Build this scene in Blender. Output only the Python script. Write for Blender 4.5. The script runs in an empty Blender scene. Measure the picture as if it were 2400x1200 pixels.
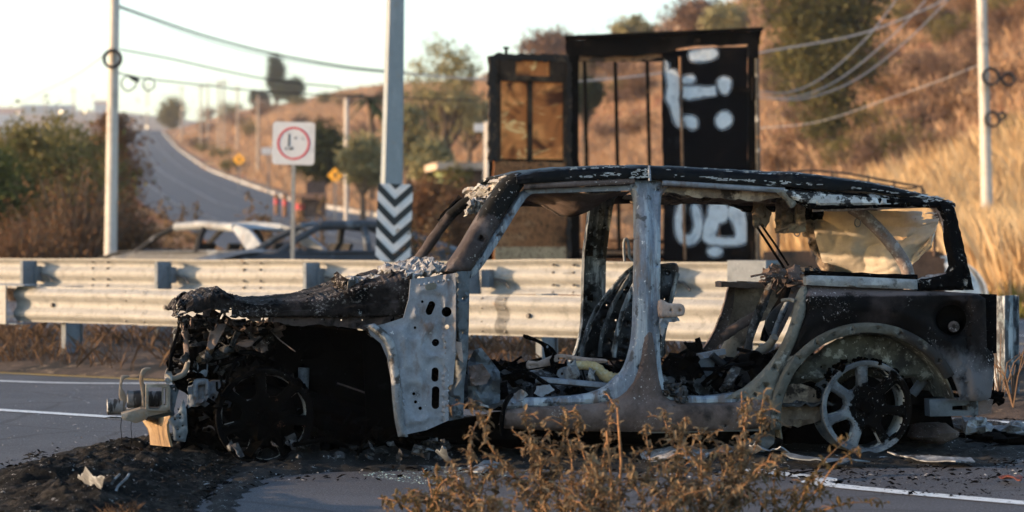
import bpy, math, random
import numpy as np
from mathutils import Vector, Matrix, noise
from mathutils.geometry import delaunay_2d_cdt

random.seed(7)
RNG = np.random.default_rng(11)
scene = bpy.context.scene
col = scene.collection

# ------------------------------------------------------------------ camera
FPX, CX, HY, CAMH = 5700.0, 1200.0, 569.0, 1.1      # focal length in photo pixels, horizon row, eye height
cam_d = bpy.data.cameras.new('camera')
cam = bpy.data.objects.new('camera', cam_d)
col.objects.link(cam)
cam.location = (0, 0, CAMH)
cam.rotation_euler = (math.radians(90), 0, 0)
cam_d.sensor_width = 36.0
cam_d.lens = FPX / 2400.0 * 36.0
cam_d.shift_y = (HY - 600.0) / 2400.0
cam_d.clip_start = 0.5
cam_d.clip_end = 9000
cam_d.dof.use_dof = True
cam_d.dof.focus_distance = 12.4
cam_d.dof.aperture_fstop = 2.8
scene.camera = cam

# ------------------------------------------------------------------ light
SUN_EL, SUN_AZ = math.radians(8.0), math.radians(-97.0)   # azimuth from +Y towards +X: the sun stands at the left
sun_dir = Vector((math.sin(SUN_AZ) * math.cos(SUN_EL), math.cos(SUN_AZ) * math.cos(SUN_EL), math.sin(SUN_EL)))
world = bpy.data.worlds.new('World')
scene.world = world
world.use_nodes = True
wn = world.node_tree
wn.nodes.clear()
sky = wn.nodes.new('ShaderNodeTexSky')
sky.sky_type = 'NISHITA'
sky.sun_disc = False
sky.sun_elevation = SUN_EL
sky.sun_rotation = SUN_AZ
sky.altitude = 300
sky.air_density = 1.0
sky.dust_density = 0.9
sky.ozone_density = 1.8
bg = wn.nodes.new('ShaderNodeBackground')
bg.inputs['Strength'].default_value = 0.15
wo = wn.nodes.new('ShaderNodeOutputWorld')
wn.links.new(sky.outputs[0], bg.inputs[0])
wn.links.new(bg.outputs[0], wo.inputs[0])
sl = bpy.data.lights.new('sun', 'SUN')
sl.energy = 3.0
sl.angle = math.radians(0.6)
sl.color = (1.0, 0.69, 0.41)
so = bpy.data.objects.new('sun', sl)
col.objects.link(so)
so.rotation_euler = sun_dir.to_track_quat('Z', 'Y').to_euler()
scene.view_settings.view_transform = 'Standard'
scene.view_settings.look = 'None'
scene.view_settings.gamma = 1
scene.view_settings.exposure = 1.8
scene.view_settings.use_curve_mapping = False
scene.render.engine = 'CYCLES'
scene.cycles.use_denoising = True
scene.cycles.max_bounces = 6
scene.cycles.transparent_max_bounces = 8
scene.cycles.caustics_reflective = False
scene.cycles.caustics_refractive = False

# ------------------------------------------------------------------ helpers
def at(px, py, D):                       # photo pixel at depth D (metres along the view)
    return Vector(((px - CX) / FPX * D, D, CAMH - (py - HY) / FPX * D))

def gnd(px, py, z=0.0):                  # photo pixel on the flat ground
    D = (CAMH - z) * FPX / (py - HY)
    return at(px, py, D)

def road(n, t, z=0.0):                   # road frame: n across the highway, t along it
    return Vector((0.6 * n + 0.8 * t, 0.8 * n - 0.6 * t, z))

def nz(x, y=0.0, z=0.0):
    return noise.noise(Vector((x, y, z)))

def sstep(a, b, x):
    t = min(max((x - a) / (b - a), 0.0), 1.0)
    return t * t * (3 - 2 * t)

def tag(o, label=None, cat=None, group=None, kind=None):
    if label: o['label'] = label
    if cat: o['category'] = cat
    if group: o['group'] = group
    if kind: o['kind'] = kind
    return o

def empty(name, loc=(0, 0, 0), rz=0.0, parent=None):
    o = bpy.data.objects.new(name, None)
    o.empty_display_size = 0.2
    o.location = loc
    o.rotation_euler = (0, 0, rz)
    col.objects.link(o)
    o.parent = parent
    return o

def copy_tree(o, parent=None):
    c = o.copy()
    col.objects.link(c)
    c.parent = parent
    for ch in list(o.children):
        copy_tree(ch, c)
    return c

def fast_mesh(name, verts, faces_n, loops):
    """verts (N,3), all faces have faces_n corners, loops flat index array"""
    me = bpy.data.meshes.new(name)
    verts = np.asarray(verts, dtype=np.float32)
    loops = np.asarray(loops, dtype=np.int32).ravel()
    nf = len(loops) // faces_n
    me.vertices.add(len(verts))
    me.vertices.foreach_set('co', verts.ravel())
    me.loops.add(len(loops))
    me.loops.foreach_set('vertex_index', loops)
    me.polygons.add(nf)
    me.polygons.foreach_set('loop_start', np.arange(0, nf * faces_n, faces_n, dtype=np.int32))
    me.update(calc_edges=True)
    me.validate()
    return me

def link_mesh(name, me, mat=None, parent=None):
    o = bpy.data.objects.new(name, me)
    if mat: me.materials.append(mat)
    col.objects.link(o)
    o.parent = parent
    return o

# ---- planar triangulation with interior points
def inside(poly, pts):
    x, y = pts[:, 0], pts[:, 1]
    p = np.asarray(poly)
    q = np.roll(p, -1, axis=0)
    r = np.zeros(len(pts), bool)
    for (x0, y0), (x1, y1) in zip(p, q):
        if y0 == y1: continue
        c = (y0 > y) != (y1 > y)
        r ^= c & (x < (x1 - x0) * (y - y0) / (y1 - y0) + x0)
    return r

def dist_poly(polys, pts):
    best = np.full(len(pts), 1e9)
    for p in polys:
        p = np.asarray(p, float)
        q = np.roll(p, -1, axis=0)
        e = q - p
        L = (e ** 2).sum(1) + 1e-12
        for i in range(len(p)):
            t = np.clip(((pts - p[i]) @ e[i]) / L[i], 0, 1)
            d = np.hypot(*(pts - p[i] - t[:, None] * e[i]).T)
            best = np.minimum(best, d)
    return best

def densify(poly, step):
    out = []
    n = len(poly)
    for i in range(n):
        a, b = poly[i], poly[(i + 1) % n]
        k = max(1, int(math.hypot(b[0] - a[0], b[1] - a[1]) / step))
        for j in range(k):
            out.append((a[0] + (b[0] - a[0]) * j / k, a[1] + (b[1] - a[1]) * j / k))
    return out

def cr(pts, k=5, closed=True):           # Catmull-Rom rounding of an outline
    n = len(pts)
    out = []
    rng = range(n) if closed else range(n - 1)
    for i in rng:
        g = (lambda j: pts[j % n]) if closed else (lambda j: pts[min(max(j, 0), n - 1)])
        p0, p1, p2, p3 = g(i - 1), g(i), g(i + 1), g(i + 2)
        for s in range(k):
            t = s / k
            out.append(tuple(0.5 * ((2 * b) + (-a + c) * t + (2 * a - 5 * b + 4 * c - d) * t * t + (-a + 3 * b - 3 * c + d) * t ** 3)
                             for a, b, c, d in zip(p0, p1, p2, p3)))
    if not closed: out.append(tuple(pts[-1]))
    return out

def rough(poly, amp, step, seed=0, closed=True):   # ragged, burnt edge
    r = random.Random(seed)
    return [(x + r.uniform(-amp, amp), y + r.uniform(-amp, amp)) for x, y in densify(poly, step)]

def circ(cx, cy, r, n=12):
    return [(cx + r * math.cos(2 * math.pi * i / n), cy + r * math.sin(2 * math.pi * i / n)) for i in range(n)]

def capsule(cx, cy, rx, ry, ang=0.0, n=14):
    out = []
    for i in range(n):
        a = 2 * math.pi * i / n
        x, y = rx * math.cos(a), rx * math.sin(a)
        y += (ry - rx) * (1 if y > 0 else -1)
        out.append((cx + x * math.cos(ang) - y * math.sin(ang), cy + x * math.sin(ang) + y * math.cos(ang)))
    return out

def tri_panel(outline, holes, grid):
    outline = densify(outline, grid)
    holes = [densify(h, grid) for h in holes]
    rings = [outline] + holes
    a = np.asarray(outline)
    lo, hi = a.min(0), a.max(0)
    gx, gy = np.meshgrid(np.arange(lo[0], hi[0], grid), np.arange(lo[1], hi[1], grid * 0.87))
    gx = gx + (np.arange(gx.shape[0])[:, None] % 2) * grid * 0.5
    pts = np.c_[gx.ravel(), gy.ravel()]
    pts = pts + RNG.uniform(-0.12, 0.12, pts.shape) * grid
    k = inside(outline, pts)
    for h in holes: k &= ~inside(h, pts)
    pts = pts[k]
    if len(pts): pts = pts[dist_poly(rings, pts) > grid * 0.5]
    vs, es = [], []
    for r in rings:
        b = len(vs)
        vs += [Vector(p) for p in r]
        es += [(b + i, b + (i + 1) % len(r)) for i in range(len(r))]
    vs += [Vector((float(x), float(y))) for x, y in pts]
    V, E, Fc, *_ = delaunay_2d_cdt(vs, es, [], 0, 1e-5)
    P2 = np.array([(v.x, v.y) for v in V])
    T = np.array([f for f in Fc if len(f) == 3])
    c = P2[T].mean(1)
    k = inside(outline, c)
    for h in holes: k &= ~inside(h, c)
    T = T[k]
    d = dist_poly(rings, P2)
    return P2, T, d

class MB:
    """collects geometry for ONE mesh object"""
    def __init__(self):
        self.v, self.f = [], []
    def add(self, vs, fs):
        b = len(self.v)
        self.v += [tuple(p) for p in vs]
        self.f += [tuple(i + b for i in f) for f in fs]
        return self
    def bar(self, p0, p1, a, b, up=(0, 0, 1)):
        p0, p1, up = Vector(p0), Vector(p1), Vector(up)
        d = (p1 - p0).normalized()
        s = d.cross(up)
        if s.length < 1e-4: s = d.cross(Vector((0, 1, 0)))
        s.normalize()
        u = s.cross(d)
        vs = [p + s * (x * a / 2) + u * (y * b / 2) for p in (p0, p1) for x, y in ((-1, -1), (1, -1), (1, 1), (-1, 1))]
        return self.add(vs, [(3, 2, 1, 0), (4, 5, 6, 7), (0, 1, 5, 4), (1, 2, 6, 5), (2, 3, 7, 6), (3, 0, 4, 7)])
    def box(self, c, s, rz=0.0):
        c = Vector(c)
        d = Vector((math.cos(rz), math.sin(rz), 0)) * s[0] / 2
        return self.bar(c - d, c + d, s[1], s[2])
    def tube(self, pts, r, seg=8, flat=1.0, jit=0.0):
        pts = [Vector(p) for p in pts]
        n = len(pts)
        rs = r if isinstance(r, (list, tuple)) else [r] * n
        vs, fs = [], []
        prev = None
        for i, p in enumerate(pts):
            d = (pts[min(i + 1, n - 1)] - pts[max(i - 1, 0)]).normalized()
            ref = Vector((0, 1, 0)) if abs(d.y) < 0.9 else Vector((0, 0, 1))
            if prev is None: s = d.cross(ref).normalized()
            else: s = (prev - d * prev.dot(d)).normalized()
            prev = s
            u = s.cross(d)
            for k in range(seg):
                a = 2 * math.pi * k / seg
                rr = rs[i] * (1 + (random.uniform(-jit, jit) if jit else 0))
                vs.append(p + s * (math.cos(a) * rr) + u * (math.sin(a) * rr * flat))
        for i in range(n - 1):
            for k in range(seg):
                a, b = i * seg + k, i * seg + (k + 1) % seg
                fs.append((a, b, b + seg, a + seg))
        fs.append(tuple(range(seg - 1, -1, -1)))
        fs.append(tuple((n - 1) * seg + k for k in range(seg)))
        return self.add(vs, fs)
    def lathe(self, prof, c, axis, seg=24, closed=False):
        """prof: (radius, height along axis)"""
        c, ax = Vector(c), Vector(axis).normalized()
        s = ax.cross(Vector((0, 0, 1)))
        if s.length < 1e-3: s = Vector((1, 0, 0))
        s.normalize()
        u = ax.cross(s)
        vs, fs = [], []
        for r, h in prof:
            for k in range(seg):
                a = 2 * math.pi * k / seg
                vs.append(c + ax * h + s * (r * math.cos(a)) + u * (r * math.sin(a)))
        m = len(prof)
        for i in range(m if closed else m - 1):
            for k in range(seg):
                j = (i + 1) % m
                fs.append((i * seg + k, i * seg + (k + 1) % seg, j * seg + (k + 1) % seg, j * seg + k))
        return self.add(vs, fs)
    def blob(self, c, r, amp=0.3, freq=2.0, seg=10, rings=7, seed=0):
        c = Vector(c)
        r = Vector(r) if not isinstance(r, (int, float)) else Vector((r, r, r))
        vs, fs = [], []
        for i in range(rings + 1):
            th = math.pi * i / rings
            for k in range(seg):
                a = 2 * math.pi * k / seg
                d = Vector((math.sin(th) * math.cos(a), math.sin(th) * math.sin(a), math.cos(th)))
                m = 1 + amp * 2 * noise.noise(d * freq + Vector((seed * 3.1, seed * 1.7, seed)))
                vs.append(c + Vector((d.x * r.x, d.y * r.y, d.z * r.z)) * m)
        for i in range(rings):
            for k in range(seg):
                fs.append((i * seg + k, (i + 1) * seg + k, (i + 1) * seg + (k + 1) % seg, i * seg + (k + 1) % seg))
        return self.add(vs, fs)
    def surf(self, fn, nu, nv, thick=0.0, skip=None, wrap=False):
        """fn(u,v) u,v in 0..1 -> point; thickness along the local normal"""
        G = [[Vector(fn(i / nu, j / nv)) for j in range(nv + 1)] for i in range(nu + 1)]
        vs = [p for row in G for p in row]
        W1 = nv + 1
        quads = [(i * W1 + j, i * W1 + j + 1, (i + 1) * W1 + j + 1, (i + 1) * W1 + j)
                 for i in range(nu) for j in range(nv) if not (skip and skip((i + .5) / nu, (j + .5) / nv))]
        if not thick:
            return self.add(vs, quads)
        ns = []
        for i in range(nu + 1):
            for j in range(nv + 1):
                a = G[min(i + 1, nu)][j] - G[max(i - 1, 0)][j]
                b = G[i][min(j + 1, nv)] - G[i][max(j - 1, 0)]
                k = a.cross(b)
                ns.append(k.normalized() if k.length > 1e-9 else Vector((0, 0, 1)))
        N = len(vs)
        back = [p + k * thick for p, k in zip(vs, ns)]
        fs = list(quads) + [tuple(q + N for q in reversed(f)) for f in quads]
        cnt = {}
        for f in quads:
            for a, b in zip(f, f[1:] + f[:1]):
                if (b, a) in cnt: del cnt[(b, a)]
                else: cnt[(a, b)] = 1
        fs += [(b, a, a + N, b + N) for a, b in cnt]
        return self.add(vs + back, fs)
    def panel(self, outline, mapf, thick, holes=(), grid=12.0, disp=None, dirn=(0, 1, 0)):
        P2, T, d = tri_panel(outline, list(holes), grid)
        front = [Vector(mapf(x, y, disp(x, y, dd) if disp else 0.0)) for (x, y), dd in zip(P2, d)]
        dv = Vector(dirn) * thick
        N = len(front)
        tris = [tuple(int(i) for i in t) for t in T]
        fs = list(tris) + [tuple(i + N for i in reversed(t)) for t in tris]
        cnt = {}
        for f in tris:
            for a, b in zip(f, f[1:] + f[:1]):
                if (b, a) in cnt: del cnt[(b, a)]
                else: cnt[(a, b)] = 1
        fs += [(b, a, a + N, b + N) for a, b in cnt]
        return self.add(front + [p + dv for p in front], fs)
    def jolt(self, amp, freq, seed=0.0):      # crumple everything collected so far
        o = Vector((seed * 7.3, seed * 3.9, seed * 5.1))
        out = []
        for p in self.v:
            q = Vector(p) * freq + o
            out.append(tuple(Vector(p) + Vector((noise.noise(q), noise.noise(q + Vector((31, 0, 0))), noise.noise(q + Vector((0, 57, 0))))) * amp))
        self.v = out
        return self
    def build(self, name, mat, parent=None, smooth=35, loc=None, rz=0.0):
        me = bpy.data.meshes.new(name)
        me.from_pydata(self.v, [], self.f)
        me.validate()
        me.update()
        if smooth:
            me.polygons.foreach_set('use_smooth', [True] * len(me.polygons))
            try: me.set_sharp_from_angle(angle=math.radians(smooth))
            except Exception: pass
        o = link_mesh(name, me, mat, parent)
        if loc is not None: o.location = loc
        o.rotation_euler.z = rz
        return o

# ---- materials
def rgba(c): return (c[0], c[1], c[2], 1.0)

class NT:
    def __init__(self, name):
        self.m = bpy.data.materials.new(name)
        self.m.use_nodes = True
        self.t = self.m.node_tree
        self.b = self.t.nodes['Principled BSDF']
        self.out = self.t.nodes['Material Output']
        self.tc = self.t.nodes.new('ShaderNodeTexCoord')
    def n(self, kind, **kw):
        x = self.t.nodes.new(kind)
        for k, v in kw.items(): setattr(x, k, v)
        return x
    def l(self, a, b): self.t.links.new(a, b)
    def noise(self, scale, detail=6, rough=0.6, st=(1, 1, 1), off=(0, 0, 0), coord='Object', dist=0.0):
        mp = self.n('ShaderNodeMapping')
        mp.inputs['Scale'].default_value = st
        mp.inputs['Location'].default_value = off
        self.l(self.tc.outputs[coord], mp.inputs[0])
        x = self.n('ShaderNodeTexNoise')
        x.inputs['Scale'].default_value = scale
        x.inputs['Detail'].default_value = detail
        x.inputs['Roughness'].default_value = rough
        x.inputs['Distortion'].default_value = dist
        self.l(mp.outputs[0], x.inputs['Vector'])
        return x.outputs[0]
    def ramp(self, src, lo, hi, a=0.0, b=1.0, smooth=True):
        x = self.n('ShaderNodeMapRange')
        x.interpolation_type = 'SMOOTHSTEP' if smooth else 'LINEAR'
        x.inputs['From Min'].default_value = lo
        x.inputs['From Max'].default_value = hi
        x.inputs['To Min'].default_value = a
        x.inputs['To Max'].default_value = b
        self.l(src, x.inputs['Value'])
        return x.outputs[0]
    def math(self, op, a, b):
        x = self.n('ShaderNodeMath', operation=op)
        for i, s in enumerate((a, b)):
            if isinstance(s, (int, float)): x.inputs[i].default_value = s
            else: self.l(s, x.inputs[i])
        return x.outputs[0]
    def mix(self, fac, a, b, blend='MIX'):
        x = self.n('ShaderNodeMix', data_type='RGBA', blend_type=blend)
        for i, s in ((0, fac), (6, a), (7, b)):
            if isinstance(s, (int, float)): x.inputs[i].default_value = s
            elif isinstance(s, tuple): x.inputs[i].default_value = rgba(s)
            else: self.l(s, x.inputs[i])
        return x.outputs[2]
    def xyz(self, axis, coord='Object'):
        s = self.n('ShaderNodeSeparateXYZ')
        self.l(self.tc.outputs[coord], s.inputs[0])
        return s.outputs[axis]

def mat(name, base, layers=(), rough=0.85, metal=0.0, spec=0.3, var=0.3, bump=0.35, bscale=70, bdist=0.004):
    """base colour, then layers dict(c, s, lo, hi, st, det, z=(axis, a, b)) of stains, rust, soot, ash and painted sheen with their own shapes"""
    k = NT(name)
    v = k.ramp(k.noise(9, 8, 0.65), 0.3, 0.7, 1 - var, 1 + var, False)
    cb = k.n('ShaderNodeCombineColor')
    v = k.math('MULTIPLY', v, k.ramp(k.noise(48, 4, 0.7, off=(3, 5, 1)), 0.3, 0.7, 1 - var * .7, 1 + var * .7, False))
    for i in range(3): k.l(v, cb.inputs[i])
    c = k.mix(1.0, base, cb.outputs[0], 'MULTIPLY')
    for i, L in enumerate(layers):
        f = k.noise(L['s'], L.get('det', 8), L.get('r', 0.65), L.get('st', (1, 1, 1)), L.get('off', (i * 3.7, i * 1.3, i * 2.1)), dist=L.get('dist', 0.0))
        if 'z' in L:
            ax, a, b, w = L['z']
            f = k.math('ADD', f, k.ramp(k.xyz(ax), a, b, -w, w))
        f = k.ramp(f, L['lo'], L['hi'])
        if 'a' in L: f = k.math('MULTIPLY', f, L['a'])
        if 'mk' in L:
            f = k.math('MULTIPLY', f, k.ramp(k.noise(L['mk'][0], 5, 0.6, off=(i * 5.1 + 2, 7, i)), L['mk'][1], L['mk'][2]))
        c = k.mix(f, c, L['c'])
    k.l(c, k.b.inputs['Base Color'])
    k.b.inputs['Roughness'].default_value = rough
    k.b.inputs['Metallic'].default_value = metal
    k.b.inputs['Specular IOR Level'].default_value = spec
    if bump:
        bp = k.n('ShaderNodeBump')
        bp.inputs['Strength'].default_value = bump
        bp.inputs['Distance'].default_value = bdist
        k.l(k.noise(bscale, 6, 0.7), bp.inputs['Height'])
        k.l(bp.outputs[0], k.b.inputs['Normal'])
    return k.m

def leaf_mat(name, cols, rough=0.75, trans=0.25, pos=0.5):
    k = NT(name)
    g = k.n('ShaderNodeNewGeometry')
    f = k.math('ADD', k.math('MULTIPLY', g.outputs['Random Per Island'], 1 - pos),
               k.math('MULTIPLY', k.ramp(k.noise(0.9, 4, 0.6, coord='Object'), 0.3, 0.7), pos))
    r = k.n('ShaderNodeValToRGB')
    el = r.color_ramp.elements
    el[0].position, el[0].color = 0.0, rgba(cols[0])
    el[1].position, el[1].color = 1.0, rgba(cols[-1])
    for i, c in enumerate(cols[1:-1]):
        e = el.new((i + 1) / (len(cols) - 1))
        e.color = rgba(c)
    k.l(f, r.inputs[0])
    k.l(r.outputs[0], k.b.inputs['Base Color'])
    k.b.inputs['Roughness'].default_value = rough
    k.b.inputs['Specular IOR Level'].default_value = 0.2
    if trans:
        tr = k.n('ShaderNodeBsdfTranslucent')
        k.l(r.outputs[0], tr.inputs[0])
        mx = k.n('ShaderNodeMixShader')
        mx.inputs[0].default_value = trans
        k.l(k.b.outputs[0], mx.inputs[1])
        k.l(tr.outputs[0], mx.inputs[2])
        k.l(mx.outputs[0], k.out.inputs['Surface'])
    return k.m
# ------------------------------------------------------------------ terrain
RAMP_N = [-1e4, 33, 50, 70, 110, 180, 260, 350, 450, 600, 1000, 2500, 9000]
RAMP_Z = [0, 0, 0.45, 1.5, 3.3, 8.2, 15.0, 23.5, 29.0, 33.0, 42, 60, 60]
ROAD_Y = [55, 70, 100, 150, 250, 400, 560, 800]
ROAD_X = [1.0, -3.2, -9.0, -18.0, -36.0, -61.0, -86.0, -118.0]

ROADYS = cr([(y, x) for y, x in zip(ROAD_Y, ROAD_X)], 30, False)
ROAD_Y = [p[0] for p in ROADYS]; ROAD_X = [p[1] for p in ROADYS]

def softplus(x, k):
    return k * np.logaddexp(0, x / k)

def smooth01(a, b, x):
    t = np.clip((x - a) / (b - a), 0, 1)
    return t * t * (3 - 2 * t)

def height(X, Y):
    X = np.asarray(X, float); Y = np.asarray(Y, float)
    n = 0.6 * X + 0.8 * Y
    z = np.interp(n, RAMP_N, RAMP_Z)
    fade = smooth01(33, 48, n)
    lx = 17.0 - 0.12 * Y                                   # foot of the hill on the right
    s = softplus(X - lx, 2.0)
    hill = 0.46 * s
    cap = 27.0 * (1 - smooth01(100, 275, Y)) + 2.0 + 10.0 * smooth01(10, 60, X) 
    hill = cap * np.tanh(hill / cap)
    z = z + hill * fade * smooth01(40, 70, Y)
    rx = np.interp(Y, ROAD_Y, ROAD_X)
    side = softplus(X - rx - 9.0, 3.0) * 0.42              # bank on the right of the climbing road
    scap = 5.0 + 0.0 * X
    side = scap * np.tanh(side / scap)
    z = z + side * smooth01(110, 260, Y)
    z = z + 76 * smooth01(1000, 2300, Y) * (1 + 0.2 * np.sin(X / 170.0) + 0.12 * np.sin(X / 61.0 + 1.3))
    rough_ = (np.sin(X * 0.31 + 1.7 * np.sin(Y * 0.07)) * np.cos(Y * 0.19 + np.sin(X * 0.11)) * 0.5
              + np.sin(X * 0.83 + Y * 0.41) * np.sin(Y * 0.57 - X * 0.2) * 0.28)
    amp = np.clip(hill * 0.25, 0, 1.3) * fade
    z = z + rough_ * amp
    return z - 0.03

def hz(x, y): return float(height(x, y))

def on_hill(px, py, dmin=36.0, dmax=2600.0):      # where a photo ray meets the terrain
    D = np.geomspace(dmin, dmax, 3000)
    X = (px - CX) / FPX * D
    Z = CAMH - (py - HY) / FPX * D
    k = np.nonzero(Z <= height(X, D))[0]
    d = D[k[0]] if len(k) else dmax
    x = (px - CX) / FPX * d
    return Vector((x, d, hz(x, d)))

def stand(px, D):                                  # a spot on the terrain at depth D in photo column px
    x = (px - CX) / FPX * D
    return Vector((x, D, hz(x, D)))

# materials of the setting
def terrain_mat():
    k = NT('dry_grass_soil')
    a = k.ramp(k.noise(0.22, 8, 0.7, (1, 1, 1.6)), 0.35, 0.68)
    b = k.ramp(k.noise(1.3, 8, 0.75, (1, 0.6, 2.0), (9, 3, 1)), 0.38, 0.64)
    c = k.mix(a, (0.36, 0.21, 0.12), (0.46, 0.31, 0.18))
    c = k.mix(k.math('MULTIPLY', b, 0.8), c, (0.19, 0.105, 0.066))
    red = k.ramp(k.noise(0.10, 5, 0.6, (1, 1, 1), (4, 8, 2)), 0.50, 0.60)
    c = k.mix(k.math('MULTIPLY', red, 0.9), c, (0.25, 0.09, 0.048))
    ol = k.ramp(k.noise(0.16, 6, 0.65, (1, 1, 1), (21, 5, 7)), 0.54, 0.64)
    c = k.mix(k.math('MULTIPLY', ol, 0.55), c, (0.14, 0.125, 0.045))
    k.l(c, k.b.inputs['Base Color'])
    k.b.inputs['Roughness'].default_value = 0.95
    k.b.inputs['Specular IOR Level'].default_value = 0.1
    bp = k.n('ShaderNodeBump')
    bp.inputs['Strength'].default_value = 0.8
    bp.inputs['Distance'].default_value = 0.25
    k.l(k.noise(2.0, 8, 0.75), bp.inputs['Height'])
    k.l(bp.outputs[0], k.b.inputs['Normal'])
    return k.m

def asphalt_mat(name, c0, c1, worn=0.5, streak=(0.25, 3.0, 1)):
    k = NT(name)
    g = k.noise(85, 5, 0.75)
    p = k.ramp(k.noise(0.9, 8, 0.65), 0.32, 0.7)
    c = k.mix(p, c0, c1)
    c = k.mix(k.ramp(g, 0.50, 0.68), c, tuple(min(1, x * 2.5) for x in c1))
    vo = k.n('ShaderNodeTexVoronoi', feature='DISTANCE_TO_EDGE'); vo.inputs['Scale'].default_value = 0.55
    vm = k.n('ShaderNodeMix', data_type='VECTOR'); vm.inputs[0].default_value = .12
    nn = k.n('ShaderNodeTexNoise'); nn.inputs['Scale'].default_value = 2.2; nn.inputs['Detail'].default_value = 6
    k.l(k.tc.outputs['Object'], nn.inputs['Vector']); k.l(k.tc.outputs['Object'], vm.inputs[4]); k.l(nn.outputs[1], vm.inputs[5]); k.l(vm.outputs[1], vo.inputs['Vector'])
    c = k.mix(k.math('MULTIPLY', k.ramp(vo.outputs[0], 0.012, 0.004), .55), c, (0.03, 0.028, 0.028))
    c = k.mix(k.math('MULTIPLY', k.ramp(k.noise(70, 4, 0.75, off=(5, 1, 0)), 0.52, 0.64), 0.85), c, (0.028, 0.027, 0.028))
    c = k.mix(k.math('MULTIPLY', k.ramp(k.noise(2.4, 7, 0.7, (0.35, 1, 1), (8, 2, 0)), 0.56, 0.7), worn), c, (0.045, 0.042, 0.042))
    k.l(c, k.b.inputs['Base Color'])
    k.b.inputs['Roughness'].default_value = 0.82
    k.b.inputs['Specular IOR Level'].default_value = 0.35
    bp = k.n('ShaderNodeBump')
    bp.inputs['Strength'].default_value = 0.6
    bp.inputs['Distance'].default_value = 0.014
    k.l(g, bp.inputs['Height'])
    k.l(bp.outputs[0], k.b.inputs['Normal'])
    return k.m

M_TERRAIN = terrain_mat()
M_ROAD = asphalt_mat('asphalt', (0.048, 0.048, 0.056), (0.078, 0.077, 0.087))
M_ROAD2 = asphalt_mat('worn_asphalt', (0.072, 0.072, 0.08), (0.108, 0.106, 0.116), 0.35)
M_HROAD = asphalt_mat('far_asphalt', (0.052, 0.054, 0.063), (0.08, 0.081, 0.092), 0.3)
M_WHITE = mat('road_paint', (0.66, 0.65, 0.63), [dict(c=(0.17, 0.16, 0.16), s=26, lo=0.53, hi=0.66)], rough=0.7, var=0.12, bump=0.2)
M_YELLOW = mat('yellow_paint', (0.62, 0.38, 0.08), [dict(c=(0.16, 0.15, 0.15), s=22, lo=0.5, hi=0.64)], rough=0.7, var=0.15, bump=0.2)
M_DIRT = mat('charred_verge', (0.075, 0.052, 0.04), [dict(c=(0.018, 0.015, 0.014), s=2.2, lo=0.45, hi=0.6), dict(c=(0.24, 0.17, 0.11), s=5, lo=0.56, hi=0.68)],
             rough=0.95, var=0.4, bump=0.9, bscale=35, bdist=0.03)
M_FAINT = mat('faded_far_paint', (0.30, 0.30, 0.30), [dict(c=(0.13, 0.125, 0.13), s=.6, lo=0.45, hi=0.6)], var=.2, bump=0)
M_KERB = mat('painted_kerb', (0.40, 0.385, 0.365), [dict(c=(0.25, 0.2, 0.16), s=.35, lo=0.5, hi=0.56)], var=0.15)

# one sheet of ground, from behind the camera to the horizon
ys = np.concatenate([np.linspace(-25, 36, 18), np.linspace(37.5, 110, 74), np.geomspace(112, 420, 90), np.geomspace(430, 7000, 70)])
us = np.sign(np.linspace(-1, 1, 190)) * np.abs(np.linspace(-1, 1, 190)) ** 1.35
gv = []
for y in ys:
    w = 34 + 0.42 * max(y, 0)
    X = us * w
    gv.append(np.c_[X, np.full(len(us), y), height(X, np.full(len(us), y))])
gv = np.concatenate(gv)
nu, nv = len(ys), len(us)
ii, jj = np.meshgrid(np.arange(nu - 1), np.arange(nv - 1), indexing='ij')
q = np.stack([ii * nv + jj, ii * nv + jj + 1, (ii + 1) * nv + jj + 1, (ii + 1) * nv + jj], -1).reshape(-1, 4)
me = fast_mesh('ground', gv, 4, q)
me.polygons.foreach_set('use_smooth', [True] * len(me.polygons))
tag(link_mesh('ground', me, M_TERRAIN), kind='structure')

def strip(name, n0, n1, t0, t1, z, m, parent=None, steps=40):
    mb = MB()
    mb.surf(lambda u, v: road(n0 + (n1 - n0) * v, t0 + (t1 - t0) * u, z), steps, 8)
    return mb.build(name, m, parent, smooth=0)

tag(strip('road', -14, 13.95, -70, 60, 0.0, M_ROAD), kind='structure')
tag(strip('far_carriageway', 18.3, 32.4, -110, 70, 0.0, M_ROAD2), kind='structure')

def line_on(name, pts, width, z, m, parent=None):
    P = [Vector(p) for p in cr([tuple(p)[:2] for p in pts], 8, False)]
    P = [Vector((p[0], p[1], z)) for p in P]
    mb = MB(); vs = []; fs = []
    for i, p in enumerate(P):
        d = (P[min(i + 1, len(P) - 1)] - P[max(i - 1, 0)]).normalized()
        s = Vector((-d.y, d.x, 0)) * width / 2
        vs += [p - s, p + s]
    fs = [(2 * i, 2 * i + 1, 2 * i + 3, 2 * i + 2) for i in range(len(P) - 1)]
    return mb.add(vs, fs).build(name, m, parent, smooth=0)

def marking(name, pts, width, z, m):
    return tag(line_on(name, pts, width, z, m), kind='structure')

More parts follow.
